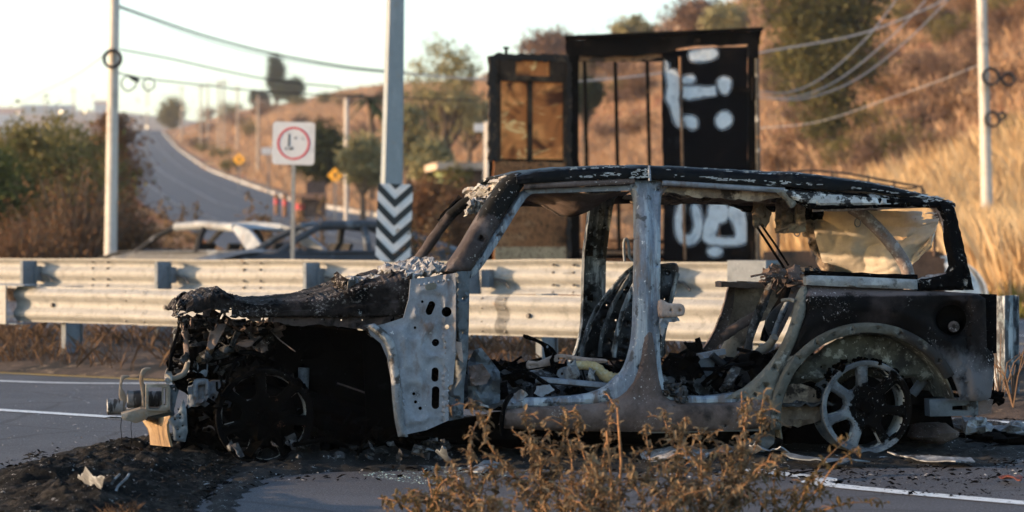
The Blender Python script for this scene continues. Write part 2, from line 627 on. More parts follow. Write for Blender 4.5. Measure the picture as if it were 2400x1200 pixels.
marking('lane_line', [road(11.0, -60), road(10.9, -30), gnd(0, 962), gnd(270, 981), gnd(900, 1022), gnd(1500, 1076), gnd(1900, 1120), gnd(2400, 1181), road(8.7, 5)], 0.13, 0.005, M_WHITE)
marking('edge_line', [road(12.95, -60), road(12.98, -34), road(13.02, -20), gnd(0, 894), gnd(500, 902), gnd(1200, 928), gnd(2380, 992), road(13.6, 6), road(13.4, 30)], 0.12, 0.005, M_WHITE)
marking('yellow_edge_line', [road(13.75, -45), road(13.72, -21), road(13.8, -16.5), road(13.85, -13)], 0.09, 0.005, M_YELLOW)
for a, n_, m_ in (('far_edge_line', 19.0, M_WHITE), ('far_yellow_line', 24.4, M_YELLOW), ('far_white_line', 26.6, M_WHITE), ('far_shoulder_line', 31.2, M_WHITE)):
    marking(a, [road(n_, -90), road(n_, -30), road(n_, 0), road(n_, 50)], 0.13, 0.005, m_)

# median between the two guard rails: a low hump of charred soil
def median_pt(u, v):
    n_ = 13.95 + (18.3 - 13.95) * v
    t_ = -60 + 57 * u
    p = road(n_, t_)
    h = 0.17 * math.sin(math.pi * v) ** 0.7 + 0.07 * nz(t_ * 1.7, n_ * 2.1) * math.sin(math.pi * v) + 0.03 * nz(t_ * 6, n_ * 6, 3) * math.sin(math.pi * v)
    p.z = h + 0.004
    return p
tag(MB().surf(median_pt, 330, 26).build('median', M_DIRT), kind='structure')
tag(strip('median_pavement', 13.95, 18.3, -3, 60, 0.001, M_ROAD2), kind='structure')

# the road climbing the hill behind
def road_pt(Y, off):
    x = float(np.interp(Y, ROAD_Y, ROAD_X)); x1 = float(np.interp(Y + 2, ROAD_Y, ROAD_X)); 
    d = Vector((x1 - x, 2, 0)).normalized()
    return Vector((x + d.y * off, Y - d.x * off, 0))
def hroad(u, v, lift=0.12):
    Y = 48 * (560 / 48) ** u
    c = road_pt(Y, 0)
    p = road_pt(Y, (v - 0.5) * 9.4)
    p.z = hz(p.x, p.y) * 0.35 + hz(c.x, c.y) * 0.65 + lift + 0.004 * Y ** 0.7
    return p
tag(MB().surf(hroad, 140, 14).build('hill_road', M_HROAD), kind='structure')
for nm, v0, v1, u0, u1 in (('hill_road_line', 0.48, 0.495, 0, 1), ('hill_road_lane_line', 0.74, 0.752, 0, .9), ('hill_road_shoulder_line', 0.2, 0.212, 0, 1)):
    tag(MB().surf(lambda u, v: hroad(u0 + (u1 - u0) * u, v0 + (v1 - v0) * v, 0.17), 140, 1).build(nm, M_FAINT), kind='structure')
def kerb_fn(u, v):
    w = [(1.0, 0.0), (1.0, 0.18), (1.02, 0.18), (1.02, -0.3)][min(3, int(v * 3 + .01))]
    return hroad(0.18 + 0.75 * u, w[0], 0.12 + w[1])
tag(MB().surf(kerb_fn, 130, 3).build('hill_road_kerb', M_KERB, smooth=0), kind='structure')

# ------------------------------------------------------------------ guard rails
def galv(name, c, m=0.2, r=0.45):
    return mat(name, c, [dict(c=tuple(x * 0.72 for x in c), s=14, lo=0.5, hi=0.68), dict(c=(0.8, 0.8, 0.8), s=60, lo=0.62, hi=0.72, a=0.35),
                         dict(c=(0.22, 0.15, 0.10), s=5, lo=0.66, hi=0.74, a=0.6)], rough=r + .2, metal=m * .5, spec=.25, var=0.14, bump=0.12, bscale=120)
M_GALV = galv('galvanised_beam', (0.275, 0.27, 0.26))
M_POST = galv('galvanised_post', (0.17, 0.19, 0.215), 0.2, 0.6)
M_BOLT = mat('dark_bolt', (0.06, 0.06, 0.065), rough=0.5, metal=0.6)
M_SCORCH = mat('scorched_post', (0.035, 0.04, 0.05), [dict(c=(0.42, 0.46, 0.5), s=5, lo=0.5, hi=0.6, st=(3, 3, .6)), dict(c=(0.16, 0.2, 0.23), s=9, lo=0.5, hi=0.62)], rough=0.6)

WB = [(0.0, 0.0), (0.0, 0.012), (0.012, 0.02), (0.062, 0.042), (0.080, 0.056), (0.083, 0.072), (0.078, 0.088), (0.020, 0.118), (0.006, 0.135), (0.003, 0.155),
      (0.006, 0.175), (0.020, 0.192), (0.078, 0.222), (0.083, 0.238), (0.080, 0.254), (0.062, 0.268), (0.012, 0.290), (0.0, 0.298), (0.0, 0.31)]

def wbeam(n0, t0, t1, z0, side, parent, sag=0.0, name='beam', bend=None):
    """W-beam section; side=-1 folds bulge towards the camera, +1 away"""
    mb = MB()
    k = max(6, int((t1 - t0) / 0.12))
    def fn(u, v):
        i = min(int(v * (len(WB) - 1) + 1e-6), len(WB) - 1)
        d, h = WB[i]; d *= .5
        t = t0 + (t1 - t0) * u
        b = bend(t) if bend else (0, 0)
        p = road(n0 + side * d + b[0], t, z0 + h + b[1])
        return p
    mb.surf(fn, k, len(WB) - 1, 0.004)
    return mb.build(name, M_GALV, parent, smooth=50)

def ibeam_post(n, t, z0, z1, parent, m=None, lean=0.0, name='post', w=0.20, d=0.055):
    mb = MB()
    a = Vector(road(n, t, z0)); b = Vector(road(n, t, z1)) + Vector((lean, 0, 0))
    T = road(0, 1) ; N = road(1, 0)
    for s in (-1, 1):
        mb.bar(a + N * (s * w / 2), b + N * (s * w / 2), d, 0.008, up=N)
    mb.bar(a, b, 0.008, w - 0.01, up=N)
    return mb.build(name, m or M_POST, parent, smooth=0)

def bolts(t, n, z0, side, parent):
    for dt in (-0.11, 0.11):
        for h in (0.035, 0.10, 0.21, 0.275):
            mb = MB(); d = 0.05
            p = road(n + side * d * .5, t + dt, z0 + h)
            N = road(side, 0)
            mb.lathe([(0.0, 0.009), (0.009, 0.009), (0.0115, 0.0), (0.0115, -0.02)], p, N, 8)
            mb.build('bolt', M_BOLT, parent)

NR = empty('guard_rail', road(14.72, -12))
def child_of_world(o, parent):          # geometry was made in world coordinates
    o.matrix_parent_inverse = parent.matrix_world.inverted() if parent.matrix_world != Matrix() else Matrix.Translation(-parent.location)
def settle(root):
    inv = Matrix.LocRotScale(root.location, root.rotation_euler, root.scale).inverted()
    for ch in root.children: ch.matrix_parent_inverse = inv
tag(NR, 'nearer galvanised double-ridged guard rail right behind the burnt off-roader, ending at left', 'guard rail')
for a, b in ((-16.45, -14.93), (-14.93, -11.1), (-11.1, -6.98)):
    wbeam(14.62, a, b + (0.0 if b > -7 else 0.12), 0.40 + (0.004 if a < -15 else 0), -1, NR)
ZN = 0.40
for t in (-15.98, -14.6, -12.7, -10.8, -8.9):
    ibeam_post(14.84, t, -0.1, 0.715, NR)
    mb = MB(); mb.bar(road(14.70, t, 0.43), road(14.70, t, 0.70), 0.14, 0.16, up=road(1, 0)); mb.build('blockout', M_POST, NR, smooth=0)
ibeam_post(14.66, -6.955, -0.05, 0.755, NR, M_SCORCH, w=0.21, d=0.08)
for t in (-14.93, -11.1): bolts(t - 0.02, 14.62, ZN, -1, NR)
for t in (-15.98, -14.6, -12.7, -10.8):
    mb = MB(); mb.lathe([(0, .016), (.016, .016), (.02, 0), (.02, -.01)], road(14.605, t, ZN + 0.155), road(-1, 0), 8); mb.build('bolt', M_BOLT, NR)
# terminal box at the left end
mb = MB()
mb.panel([(-17.35, 0.385), (-16.42, 0.385), (-16.42, 0.725), (-17.35, 0.725)], lambda u, v, d: road(14.46, u, v), 0.012,
         holes=[capsule(-16.68, 0.555, 0.022, 0.05)], grid=0.2, dirn=tuple(road(1, 0)))
mb.build('terminal_plate', M_GALV, NR, smooth=0)
mb = MB(); mb.bar(road(14.60, -17.3, 0.727), road(14.60, -16.2, 0.727), 0.24, 0.008, up=(0, 0, 1)); mb.bar(road(14.60, -17.3, 0.385), road(14.60, -16.3, 0.385), 0.24, 0.008); mb.build('terminal_shelf', M_POST, NR, smooth=0)
settle(NR)

FR = empty('guard_rail', road(17.2, -16))
tag(FR, 'farther galvanised guard rail with dark posts, in front of the two burnt sedans', 'guard rail')
def fbend(t):
    return (0.05 * nz(t * 0.5), 0.012 * nz(t * 0.8, 4) + (0.02 * math.sin((t + 13.5) * 1.5) if -14.5 < t < -12 else 0))
for a, b in ((-27, -24), (-24, -20.1), (-20.1, -16.1), (-16.1, -12.4), (-12.4, -10.3)):
    wbeam(17.27, a, b + 0.1, 0.628 + (0.004 if int(a) % 2 else 0), 1, FR, bend=fbend)
for t in (-24.9, -23, -21.05, -19.1, -17.15, -15.2, -13.2, -11.3):
    ibeam_post(17.13, t, -0.1, 0.915, FR, lean=(0.0 if t != -13.2 else -0.09), w=0.19, d=0.04)
    mb = MB(); mb.bar(road(17.235, t, 0.70), road(17.235, t, 0.86), 0.09, 0.07, up=road(1, 0)); mb.build('blockout', M_POST, FR, smooth=0)
    mb = MB(); mb.tube([road(17.2, t + .1, 0.78), road(17.24, t + .17, 0.76), road(17.24, t + .24, 0.70)], 0.012, 6); mb.build('bracket', M_BOLT, FR)
for t in (-24, -20.1, -18.2, -16.1, -12.4): bolts(t, 17.3, 0.63, -1, FR)
mb = MB()
mb.panel([(-10.62, 0.60), (-10.25, 0.60), (-10.25, 0.955), (-10.62, 0.955)], lambda u, v, d: road(17.12, u, v), 0.2, grid=0.3, dirn=tuple(road(1, 0)))
mb.build('end_cap', M_POST, FR, smooth=0)
settle(FR)
# ------------------------------------------------------------------ the burnt off-roader
YAW = math.radians(9.6)
CAR_O = Vector((130 / FPX * 12.13, 12.13, 0.0))
CW = 1.50                                              # body width
CR_, SR_ = math.cos(YAW), math.sin(YAW)
def P(px, py, w=0.0):
    """car-local point (x rearward, y = w away from the near side, z up) seen at a photo pixel on the plane w"""
    d = Vector(((px - CX) / FPX, 1.0, -(py - HY) / FPX))
    c = Vector((0, 0, CAMH)) - CAR_O
    dl = (CR_ * d.x + SR_ * d.y, -SR_ * d.x + CR_ * d.y)
    cl = (CR_ * c.x + SR_ * c.y, -SR_ * c.x + CR_ * c.y)
    s = (w - cl[1]) / dl[1]
    return Vector((cl[0] + s * dl[0], w, CAMH + s * d.z))

SUV = tag(empty('burnt_offroader', CAR_O, YAW), 'burnt-out four-door off-roader shell with no doors, glass or tyres in the foreground', 'car')

# materials (stains, soot, rust and ash have their own shapes)
SOOT = (0.0022, 0.0022, 0.0026)
ASHW = (0.60, 0.60, 0.60)
M_STEEL = mat('burnt_steel', (0.185, 0.20, 0.235), [dict(c=(0.26, 0.285, 0.33), s=5, lo=0.5, hi=0.66), dict(c=(0.12, 0.09, 0.083), s=6, lo=0.54, hi=0.68, st=(1, 1, .5)),
              dict(c=(0.055, 0.055, 0.06), s=9, lo=0.60, hi=0.70, a=.7), dict(c=(.45,.45,.46), s=38, lo=0.64, hi=0.70)], rough=0.72, metal=0.1, var=0.22)
M_PILLAR = mat('ashen_pillar', (0.155, 0.178, 0.225), [dict(c=(0.31, 0.345, 0.39), s=5, lo=0.47, hi=0.6, st=(3.5, 1, .35)), dict(c=(0.135, 0.11, 0.105), s=5, lo=0.52, hi=0.64, st=(2.5, 1, .4)),
               dict(c=(0.06, 0.065, 0.075), s=12, lo=0.57, hi=0.64), dict(c=ASHW, s=40, lo=0.62, hi=0.67)], rough=0.7, metal=0.1, var=0.25)
M_RUST = mat('scorched_brown_steel', (0.095, 0.07, 0.065), [dict(c=(0.155, 0.12, 0.112), s=4, lo=0.46, hi=0.64), dict(c=(0.02, 0.018, 0.018), s=3.5, lo=0.54, hi=0.66),
             dict(c=(0.38, 0.35, 0.34), s=75, lo=0.59, hi=0.65, mk=(3, .5, .58))], rough=0.85, spec=.15, var=0.3)
M_HOOD = mat('blistered_hood', (0.014, 0.012, 0.012), [dict(c=(0.045, 0.038, 0.039), s=5, lo=0.48, hi=0.62), dict(c=SOOT, s=4, lo=0.52, hi=0.62),
             dict(c=(0.22, 0.205, 0.20), s=60, lo=0.54, hi=0.61, mk=(3, .42, .54)), dict(c=(0.17, 0.19, 0.22), s=11, lo=0.66, hi=0.70)], rough=0.88, spec=.05, var=0.4, bump=1.0, bscale=38, bdist=.012)
M_BLACK = mat('soot_black', SOOT, [dict(c=(0.014, 0.012, 0.012), s=7, lo=0.54, hi=0.68), dict(c=(0.34, 0.34, 0.35), s=70, lo=0.64, hi=0.69, mk=(3, .5, .58))], rough=0.95, spec=0.02, var=0.4, bump=0.6)
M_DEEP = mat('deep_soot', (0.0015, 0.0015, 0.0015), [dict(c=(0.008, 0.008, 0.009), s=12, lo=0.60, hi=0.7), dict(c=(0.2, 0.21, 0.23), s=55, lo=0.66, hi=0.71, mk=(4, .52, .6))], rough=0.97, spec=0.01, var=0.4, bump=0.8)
M_ROOF = mat('charred_roof', (0.0025, 0.0028, 0.004), [dict(c=(0.014, 0.013, 0.013), s=9, lo=0.55, hi=0.66), dict(c=(0.46, 0.46, 0.46), s=7, lo=0.575, hi=0.60, st=(.8, 1.0, 5), r=0.75, det=10, mk=(2.2, .46, .52))], rough=0.45, spec=0.10, var=0.3, bump=0.6)
M_FRAMEBLK = mat('peeled_black_frame', (0.0025, 0.0025, 0.003), [dict(c=(0.27, 0.265, 0.26), s=16, lo=0.56, hi=0.58, r=0.75, det=10, mk=(4, .47, .53)), dict(c=(0.13, 0.10, 0.085), s=16, lo=0.62, hi=0.66, mk=(4, .5, .56))], rough=0.85, spec=.03, var=0.35, bump=0.6)
M_QUARTER = mat('sooted_quarter', (0.0028, 0.0026, 0.003), [dict(c=(0.04, 0.03, 0.03), s=2.2, lo=0.45, hi=0.66, st=(1, 1, .7), mk=(1.3, .38, .54)), dict(c=(0.11, 0.105, 0.115), s=3.5, lo=0.46, hi=0.72, off=(2, 0, .4), z=(2, 0.72, 0.30, 0.22), st=(1, 1, .6)),
                dict(c=(0.11, 0.09, 0.092), s=3, lo=.52, hi=.8, z=(2, .80, .845, .35)), dict(c=(0.36, 0.34, 0.35), s=85, lo=0.59, hi=0.64, mk=(2.2, .50, .58)), dict(c=SOOT, s=4, lo=0.55, hi=0.66)], rough=0.68, spec=.07, var=0.3, bump=0.4)
M_OLIVE = mat('ash_olive_steel', (0.13, 0.127, 0.113), [dict(c=(0.085, 0.077, 0.062), s=6, lo=0.48, hi=0.62), dict(c=(0.26, 0.25, 0.23), s=12, lo=0.56, hi=0.66), dict(c=(0.04, 0.038, 0.035), s=10, lo=0.58, hi=0.66)], rough=0.8, var=0.25)
M_LINERW = mat('spotted_liner', (0.10, 0.095, 0.075), [dict(c=(0.32, 0.31, 0.27), s=16, lo=0.53, hi=0.62), dict(c=(0.03, 0.028, 0.025), s=5, lo=0.46, hi=0.6), dict(c=(0.5, 0.49, 0.45), s=30, lo=0.62, hi=0.66)], rough=0.9, var=0.3)
M_ASH = mat('white_ash', (0.20, 0.20, 0.21), [dict(c=(0.38, 0.38, 0.39), s=16, lo=0.48, hi=0.6), dict(c=(0.10, 0.09, 0.09), s=20, lo=0.55, hi=0.63), dict(c=(0.24, 0.19, 0.16), s=9, lo=0.58, hi=0.66)], rough=0.9, var=0.3, bump=1.0, bdist=0.01)
M_CLOTH = mat('cream_headliner', (0.50, 0.44, 0.375), [dict(c=(0.41, 0.345, 0.28), s=4, lo=0.5, hi=0.7), dict(c=(0.10, 0.05, 0.025), s=3, lo=0.71, hi=0.74), dict(c=(0.06, 0.045, 0.035), s=26, lo=0.665, hi=0.69)], rough=0.95, var=0.1, bump=0.4, bscale=30, bdist=0.006)
M_TORN = mat('scorched_lining', (0.20, 0.15, 0.115), [dict(c=(0.42, 0.33, 0.25), s=7, lo=0.5, hi=0.6), dict(c=(0.03, 0.022, 0.018), s=5, lo=0.54, hi=0.62)], rough=0.95, var=0.3, bump=0.8, bscale=40, bdist=0.01)
M_BEIGE = mat('annealed_beige_metal', (0.17, 0.148, 0.125), [dict(c=(0.28, 0.255, 0.225), s=7, lo=0.5, hi=0.64), dict(c=(0.19, 0.13, 0.085), s=6, lo=0.56, hi=0.66), dict(c=(0.04, 0.035, 0.03), s=12, lo=0.60, hi=0.67)], rough=0.7, var=0.2)
M_TAN = mat('tan_scorched_plate', (0.21, 0.14, 0.08), [dict(c=(0.33, 0.25, 0.165), s=5, lo=0.5, hi=0.64), dict(c=(0.09, 0.055, 0.032), s=5, lo=0.52, hi=0.64, st=(2, 2, .5))], rough=0.8, var=0.25)
M_DKBLUE = mat('dark_scale_steel', (0.10, 0.115, 0.135), [dict(c=(0.20, 0.225, 0.25), s=8, lo=0.52, hi=0.66), dict(c=(0.02, 0.02, 0.022), s=8, lo=0.55, hi=0.64)], rough=0.65, metal=0.2, var=0.25)
M_RIMF = mat('charred_front_rim', (0.002, 0.002, 0.002), [dict(c=(0.30, 0.30, 0.30), s=7, lo=0.61, hi=0.64, det=10), dict(c=(0.12, 0.06, 0.04), s=9, lo=0.63, hi=0.68)], rough=0.95, spec=.01, var=0.3)
M_LIPASH = mat('pale_window_lip', (0.42, 0.42, 0.40), [dict(c=(0.50, 0.45, 0.36), s=9, lo=.5, hi=.62), dict(c=(.02, .02, .02), s=14, lo=.58, hi=.63)], rough=.7)
M_BARREL = mat('ashen_barrel', (0.30, 0.31, 0.31), [dict(c=(0.45, 0.44, 0.42), s=8, lo=0.5, hi=0.64), dict(c=(0.012, 0.012, 0.012), s=5, lo=0.50, hi=0.56, det=10)], rough=.8)
def rim_soot():
    k = NT('half_charred_rim')
    sx, sz = k.xyz(0), k.xyz(2)
    r = k.math('SQRT', k.math('ADD', k.math('MULTIPLY', sx, sx), k.math('MULTIPLY', sz, sz)), 0)
    nn = k.noise(26, 10, .7)
    f = k.math('ADD', k.math('MULTIPLY', k.math('SUBTRACT', nn, .5), .22), k.math('SUBTRACT', r, k.math('MULTIPLY', sx, .62)))
    f = k.ramp(f, .128, .146)
    c = k.mix(k.ramp(k.noise(12, 6, .6), .4, .65), (0.085, 0.092, 0.106), (0.18, 0.19, 0.205))
    c = k.mix(k.ramp(k.noise(50, 8, .7), .58, .62), c, (.05, .05, .055))
    c = k.mix(f, k.mix(k.ramp(k.noise(70, 5, .7, off=(3, 1, 2)), .64, .68), (.002, .002, .0022), (.4, .4, .41)), c)
    k.l(c, k.b.inputs['Base Color']); k.b.inputs['Roughness'].default_value = .85; k.b.inputs['Specular IOR Level'].default_value = .03
    return k.m
M_RIMR = rim_soot()
M_FOAM = mat('yellowed_foam', (0.50, 0.37, 0.19), [dict(c=(0.60, 0.50, 0.33), s=40, lo=0.5, hi=0.6), dict(c=(0.14, 0.09, 0.05), s=14, lo=0.6, hi=0.66)], rough=0.95, bump=1.0, bscale=160)
M_ROLL = mat('rust_roll_bar', (0.21, 0.165, 0.155), [dict(c=(0.34, 0.31, 0.31), s=28, lo=0.52, hi=0.62), dict(c=(0.22, 0.10, 0.05), s=6, lo=0.56, hi=0.66)], rough=0.8)
M_PINK = mat('heat_pink_steel', (0.35, 0.26, 0.225), [dict(c=(0.2, 0.14, 0.12), s=12, lo=0.55, hi=0.66)], rough=0.75)

M_ARCHF = mat('grey_arch_lip', (0.17, 0.18, 0.20), [dict(c=(0.27, 0.285, 0.31), s=8, lo=0.5, hi=0.64), dict(c=(0.05, 0.045, 0.043), s=9, lo=0.53, hi=0.62)], rough=.75, spec=.15)
def lean(px, py):                         # the cabin leans in above the belt line
    z = CAMH - (py - HY) / 480.0
    return 0.13 * sstep(0.95, 1.5, z)
def rnd(r, depth):
    return lambda x, y, d: depth * (1 - math.sqrt(max(0.0, 1 - (1 - min(d / r, 1)) ** 2)))
def dent(amp, f, seed=0.0):
    return lambda x, y, d: amp * nz(x * f, y * f, seed)
def both(*fs): return lambda x, y, d: sum(f(x, y, d) for f in fs)

def suv_panel(name, outline, m, w=0.0, thick=0.02, holes=(), grid=11, disp=None, parent=None, smooth=40, jolt=None):
    wf = w if callable(w) else (lambda x, y: w)
    mb = MB()
    mb.panel(outline, lambda x, y, d: P(x, y, wf(x, y) + d), thick, holes, grid, disp)
    if jolt: mb.jolt(*jolt)
    return mb.build(name, m, parent or SUV, smooth)

def mirror_part(o, m=None, name=None):
    me = o.data.copy()
    n = len(me.vertices)
    co = np.empty(n * 3, np.float32); me.vertices.foreach_get('co', co); co = co.reshape(-1, 3)
    co[:, 1] = CW - co[:, 1]
    me.vertices.foreach_set('co', co.ravel())
    me.flip_normals(); me.update()
    c = bpy.data.objects.new(name or o.name.split('.')[0], me)
    if m: me.materials.clear(); me.materials.append(m)
    col.objects.link(c); c.parent = SUV
    return c

def suv_tube(name, pts, r, m, seg=8, jit=0.0, flat=1.0, parent=None, k=5):
    P3 = [P(*p) for p in pts]
    if k and len(P3) > 2:
        n = len(P3)
        if isinstance(r, (list, tuple)):
            r = [x[0] for x in cr([(a,) for a in r], k, False)]
        P3 = [Vector(p) for p in cr([tuple(p) for p in P3], k, False)]
    mb = MB(); mb.tube(P3, r, seg, flat, jit)
    return mb.build(name, m, parent or SUV, 60)

# --- firewall side with its row of holes
cowl = [(962, 655), (1068, 640), (1068, 830), (1062, 900), (1050, 905), (1052, 985), (1000, 1008), (935, 1022), (928, 990), (922, 930), (915, 880), (908, 840), (893, 805), (868, 785), (862, 768), (905, 758), (945, 745), (958, 700)]
cholesL = [capsule(1009, 722, 9, 17, 0.35), circ(1047, 731, 12, 16), circ(1048, 766, 5.5), circ(1021, 803, 9), capsule(1020, 878, 9, 17), capsule(1021, 932, 9.5, 27),
           circ(973, 768, 3.5, 8), circ(970, 923, 4, 8), circ(974, 942, 4, 8), circ(985, 957, 4.5, 8), circ(990, 707, 3.5, 8)]
hc = [(1048, 766, 14), (1020, 878, 15), (1021, 932, 15), (1021, 803, 13)]
def cowl_disp(x, y, d):
    s = -0.014 * sstep(14, 26, d if x < 1040 else 30)
    e = -0.010 * (1 - sstep(0, 10, abs(x - 1068))) if y < 830 else 0
    for hx, hy, hr in ((1020, 878, 14), (1021, 920, 16), (1021, 945, 16), (1021, 803, 15), (1009, 722, 18), (1047, 731, 18)):
        s += -.0025 * math.exp(-((math.hypot(x - hx, y - hy) - hr) / 4.0) ** 2)
    s += -.008 * math.exp(-((x - (930 + (y - 800) * .10 + (18 if y < 860 else 0))) / 6.0) ** 2) * (1 if y > 790 else 0)
    b = 0.006 * sstep(20, 8, math.hypot(x - 1048, y - 766)) + 0.004 * math.exp(-((y - 925) / 16.0) ** 2) * (1 if x < 1000 else 0)
    return s + e + b + 0.003 * nz(x * .012, y * .012)
suv_panel('cowl_side_panel', cowl, M_STEEL, 0.0, 0.012, cholesL, 7, cowl_disp)
suv_panel('dark_hole_backing', [(945, 668), (1066, 650), (1066, 985), (948, 1005), (935, 900), (925, 820), (935, 770)], M_DEEP, .10, .01, [circ(1050, 766, 9, 8)], 16, dent(.02, .03))  # added dark sheet, stands in for shade behind the cowl holes
mb = MB()
for (wx, wy) in [(1050, y) for y in range(868, 975, 12)] + [(1044, y) for y in range(800, 860, 14)] + [(985 + i * 11, 668 - i * 2) for i in range(7)] + [(935 + i, 900 + 22 * i) for i in range(5)]:
    mb.lathe([(.0, -.004), (.005, -.003), (.007, .002)], P(wx, wy, -.012), (0, 1, 0), 7)
mb.build('spot_welds', M_PILLAR, SUV, 50)['kind'] = 'stuff'
suv_panel('cowl_seam', [(1062, 650), (1070, 649), (1070, 832), (1062, 832)], M_DKBLUE, -.012, .01, grid=10, disp=both(rnd(4, .006), dent(.004, .08)))
lipc = cr([(852, 764), (872, 776), (895, 796), (908, 826), (915, 870), (920, 930), (926, 985), (934, 1024)], 4, False)
lipo = [(x + 26 - 4 * (i / len(lipc)), y - 6 * (1 - i / len(lipc))) for i, (x, y) in enumerate(lipc)]
suv_panel('front_arch_flange', lipc + lipo[::-1], M_ARCHF, -.03, .02, grid=6, disp=both(rnd(11, .022), dent(.003, .05)))
suv_panel('cowl_patch', cr([(998, 668), (1020, 662), (1022, 676), (1000, 680)], 2), M_OLIVE, -.018, .006, grid=6)
suv_panel('cowl_side_flange', [(1063, 626), (1098, 622), (1101, 640), (1099, 760), (1097, 832), (1088, 905), (1086, 980), (1053, 986), (1053, 908), (1066, 895), (1069, 830)], M_DKBLUE, 0.012, 0.05,
          [circ(1070, 936, 5, 8), circ(1086, 700, 3, 6), circ(1086, 780, 3, 6)], 9, both(rnd(9, 0.02), dent(0.008, 0.05)))
suv_panel('hinge_bracket', [(1069, 800), (1082, 803), (1086, 850), (1076, 842), (1068, 815)], M_PINK, -0.012, 0.02, grid=8, disp=rnd(6, .006))

# --- windscreen frame
M_APIL = mat('sooted_front_pillar', (0.05, 0.040, 0.040), [dict(c=(0.10, 0.085, 0.085), s=6, lo=.48, hi=.64), dict(c=(0.006, 0.006, 0.006), s=7, lo=.44, hi=.56, z=(2, 1.10, 1.38, .22)), dict(c=(.45, .44, .43), s=60, lo=.60, hi=.65, mk=(5, .5, .58)), dict(c=(.18, .2, .23), s=9, lo=.62, hi=.68)], rough=.85, spec=.12, var=.3)
suv_panel('front_pillar', cr([(1040, 640), (1052, 618), (1078, 580), (1104, 536), (1134, 486), (1162, 442), (1186, 415), (1208, 404), (1226, 408), (1230, 428), (1210, 462), (1186, 498), (1158, 544), (1130, 592), (1104, 634), (1080, 642)], 3), M_APIL,
          lambda x, y: .0 + lean(x, y), .09, [circ(1128, 560, 2, 6)], 7, both(rnd(17, .045), dent(.006, .05)))
suv_panel('front_pillar_flange', cr([(1098, 626), (1122, 602), (1168, 532), (1210, 466), (1234, 444), (1300, 436), (1300, 445), (1247, 455), (1224, 478), (1182, 546), (1137, 616), (1104, 652)], 3), M_PILLAR, lambda x, y: 0.06 + lean(x, y), 0.04,
          [circ(1195, 505, 2.5, 6), circ(1165, 552, 2.5, 6)], 8, rnd(7, 0.015))
suv_tube('front_pillar', [(970, 624, 1.40), (1010, 567, 1.38), (1050, 512, 1.36), (1085, 480, 1.34), (1118, 464, 1.32)], [.027, .029, .030, .030, .026], M_APIL, 10, 0.08)
def header(u, v):
    w = 0.16 + 1.2 * v
    px = 1190 - 105 * v; top = 416 + 36 * v; bot = 448 + 34 * v
    q = P(px + 18 * u, top + (bot - top) * u, w + 0.05 * u)
    return q + Vector((nz(w * 5, u * 4), nz(w * 5, u * 4, 5), nz(w * 6, u * 5, 9))) * 0.022 + Vector((.008, 0, .008)) * nz(w * 22, u * 9, 4)
MB().surf(header, 12, 40, 0.018).build('windscreen_header', M_ASH, SUV, 30)
MB().surf(lambda u, v: P(1100 + 40 * v - 12 * u, 470 + 34 * u - 12 * v, 0.75 + .05 * u) + Vector((0, .05 * nz(u * 5, v * 5), .02 * nz(u * 7, v * 6, 2))), 10, 10, 0.01).build('hanging_trim', M_ASH, SUV, 30)
suv_tube('windscreen_seal', [(1030, 520, 1.45), (1055, 490, 1.44), (1080, 462, 1.42)], 0.016, M_BLACK, 6, 0.3)
# scuttle below the windscreen: flaked ash, wiper arm
def scuttle(u, v):
    q = P(955 + 100 * u, 648 - 22 * u, 0.06 + 0.02 * v)
    w = 0.04 + 1.36 * v
    q = Vector((q.x - 0.04 * math.sin(v * 3), w, q.z - 0.012 + 0.03 * math.sin(v * math.pi)))
    return q + Vector((0, 0, 0.05)) * nz(u * 9, v * 22) + Vector((0.02, 0, 0.018)) * nz(u * 23, v * 50, 4)
MB().surf(scuttle, 26, 60, 0.012).build('scuttle', M_ASH, SUV, 25)
suv_tube('wiper_arm', [(1100, 574, .6), (1075, 615, .5), (1050, 640, .2), (1010, 655, .04), (985, 660, .03)], [.008, .01, .012, .012, .01], M_RUST, 6)
suv_tube('wiper_arm', [(962, 618, 1.0), (945, 640, .8), (925, 655, .6), (905, 660, .5)], .012, M_RUST, 6)

# --- roof
RT = [(1212, 410), (1260, 399), (1320, 393), (1420, 389), (1500, 387), (1522, 388), (1600, 390), (1700, 396), (1800, 402), (1880, 404), (1950, 413), (2050, 428), (2130, 445), (2200, 461), (2240, 474)]
RB = [(1212, 430), (1260, 428), (1320, 424), (1420, 420), (1500, 418), (1522, 419), (1600, 424), (1700, 430), (1800, 436), (1880, 440), (1950, 445), (2050, 452), (2130, 462), (2200, 473), (2240, 486)]
def lerp_px(L, x):
    return float(np.interp(x, [p[0] for p in L], [p[1] for p in L]))
def roof_fn(x0, x1):
    def fn(u, v):
        x = x0 + (x1 - x0) * u
        t, b = P(x, lerp_px(RT, x), .13), P(x, lerp_px(RB, x), .10)
        rows = [(.105, b.z), (.10, b.z + (t.z - b.z) * .45), (.112, b.z + (t.z - b.z) * .8), (.135, t.z - .004), (.17, t.z + .002)]
        far = [(CW - a, z) for a, z in reversed(rows)]
        mid = [(.17 + (CW - .34) * s, t.z + .002 + .012 * math.sin(math.pi * s)) for s in (.1, .2, .3, .4, .5, .6, .7, .8, .9)]
        R = rows + mid + far
        w, z = R[int(round(v * (len(R) - 1)))]
        j = 0.006 * nz(x * .03, w * 5) + 0.003 * nz(x * .11, w * 13, 3)
        return Vector((b.x + (0.0 if w < .5 else (b.x * 0)), w - j, z + j * 0.8))
    return fn
MB().surf(roof_fn(1212, 1520), 60, 18, -0.012).build('roof_panel', M_ROOF, SUV, 40)
MB().surf(roof_fn(1524, 2240), 130, 18, -0.012).build('roof_panel', M_ROOF, SUV, 40)
flk = MB(); rr_ = random.Random(77)
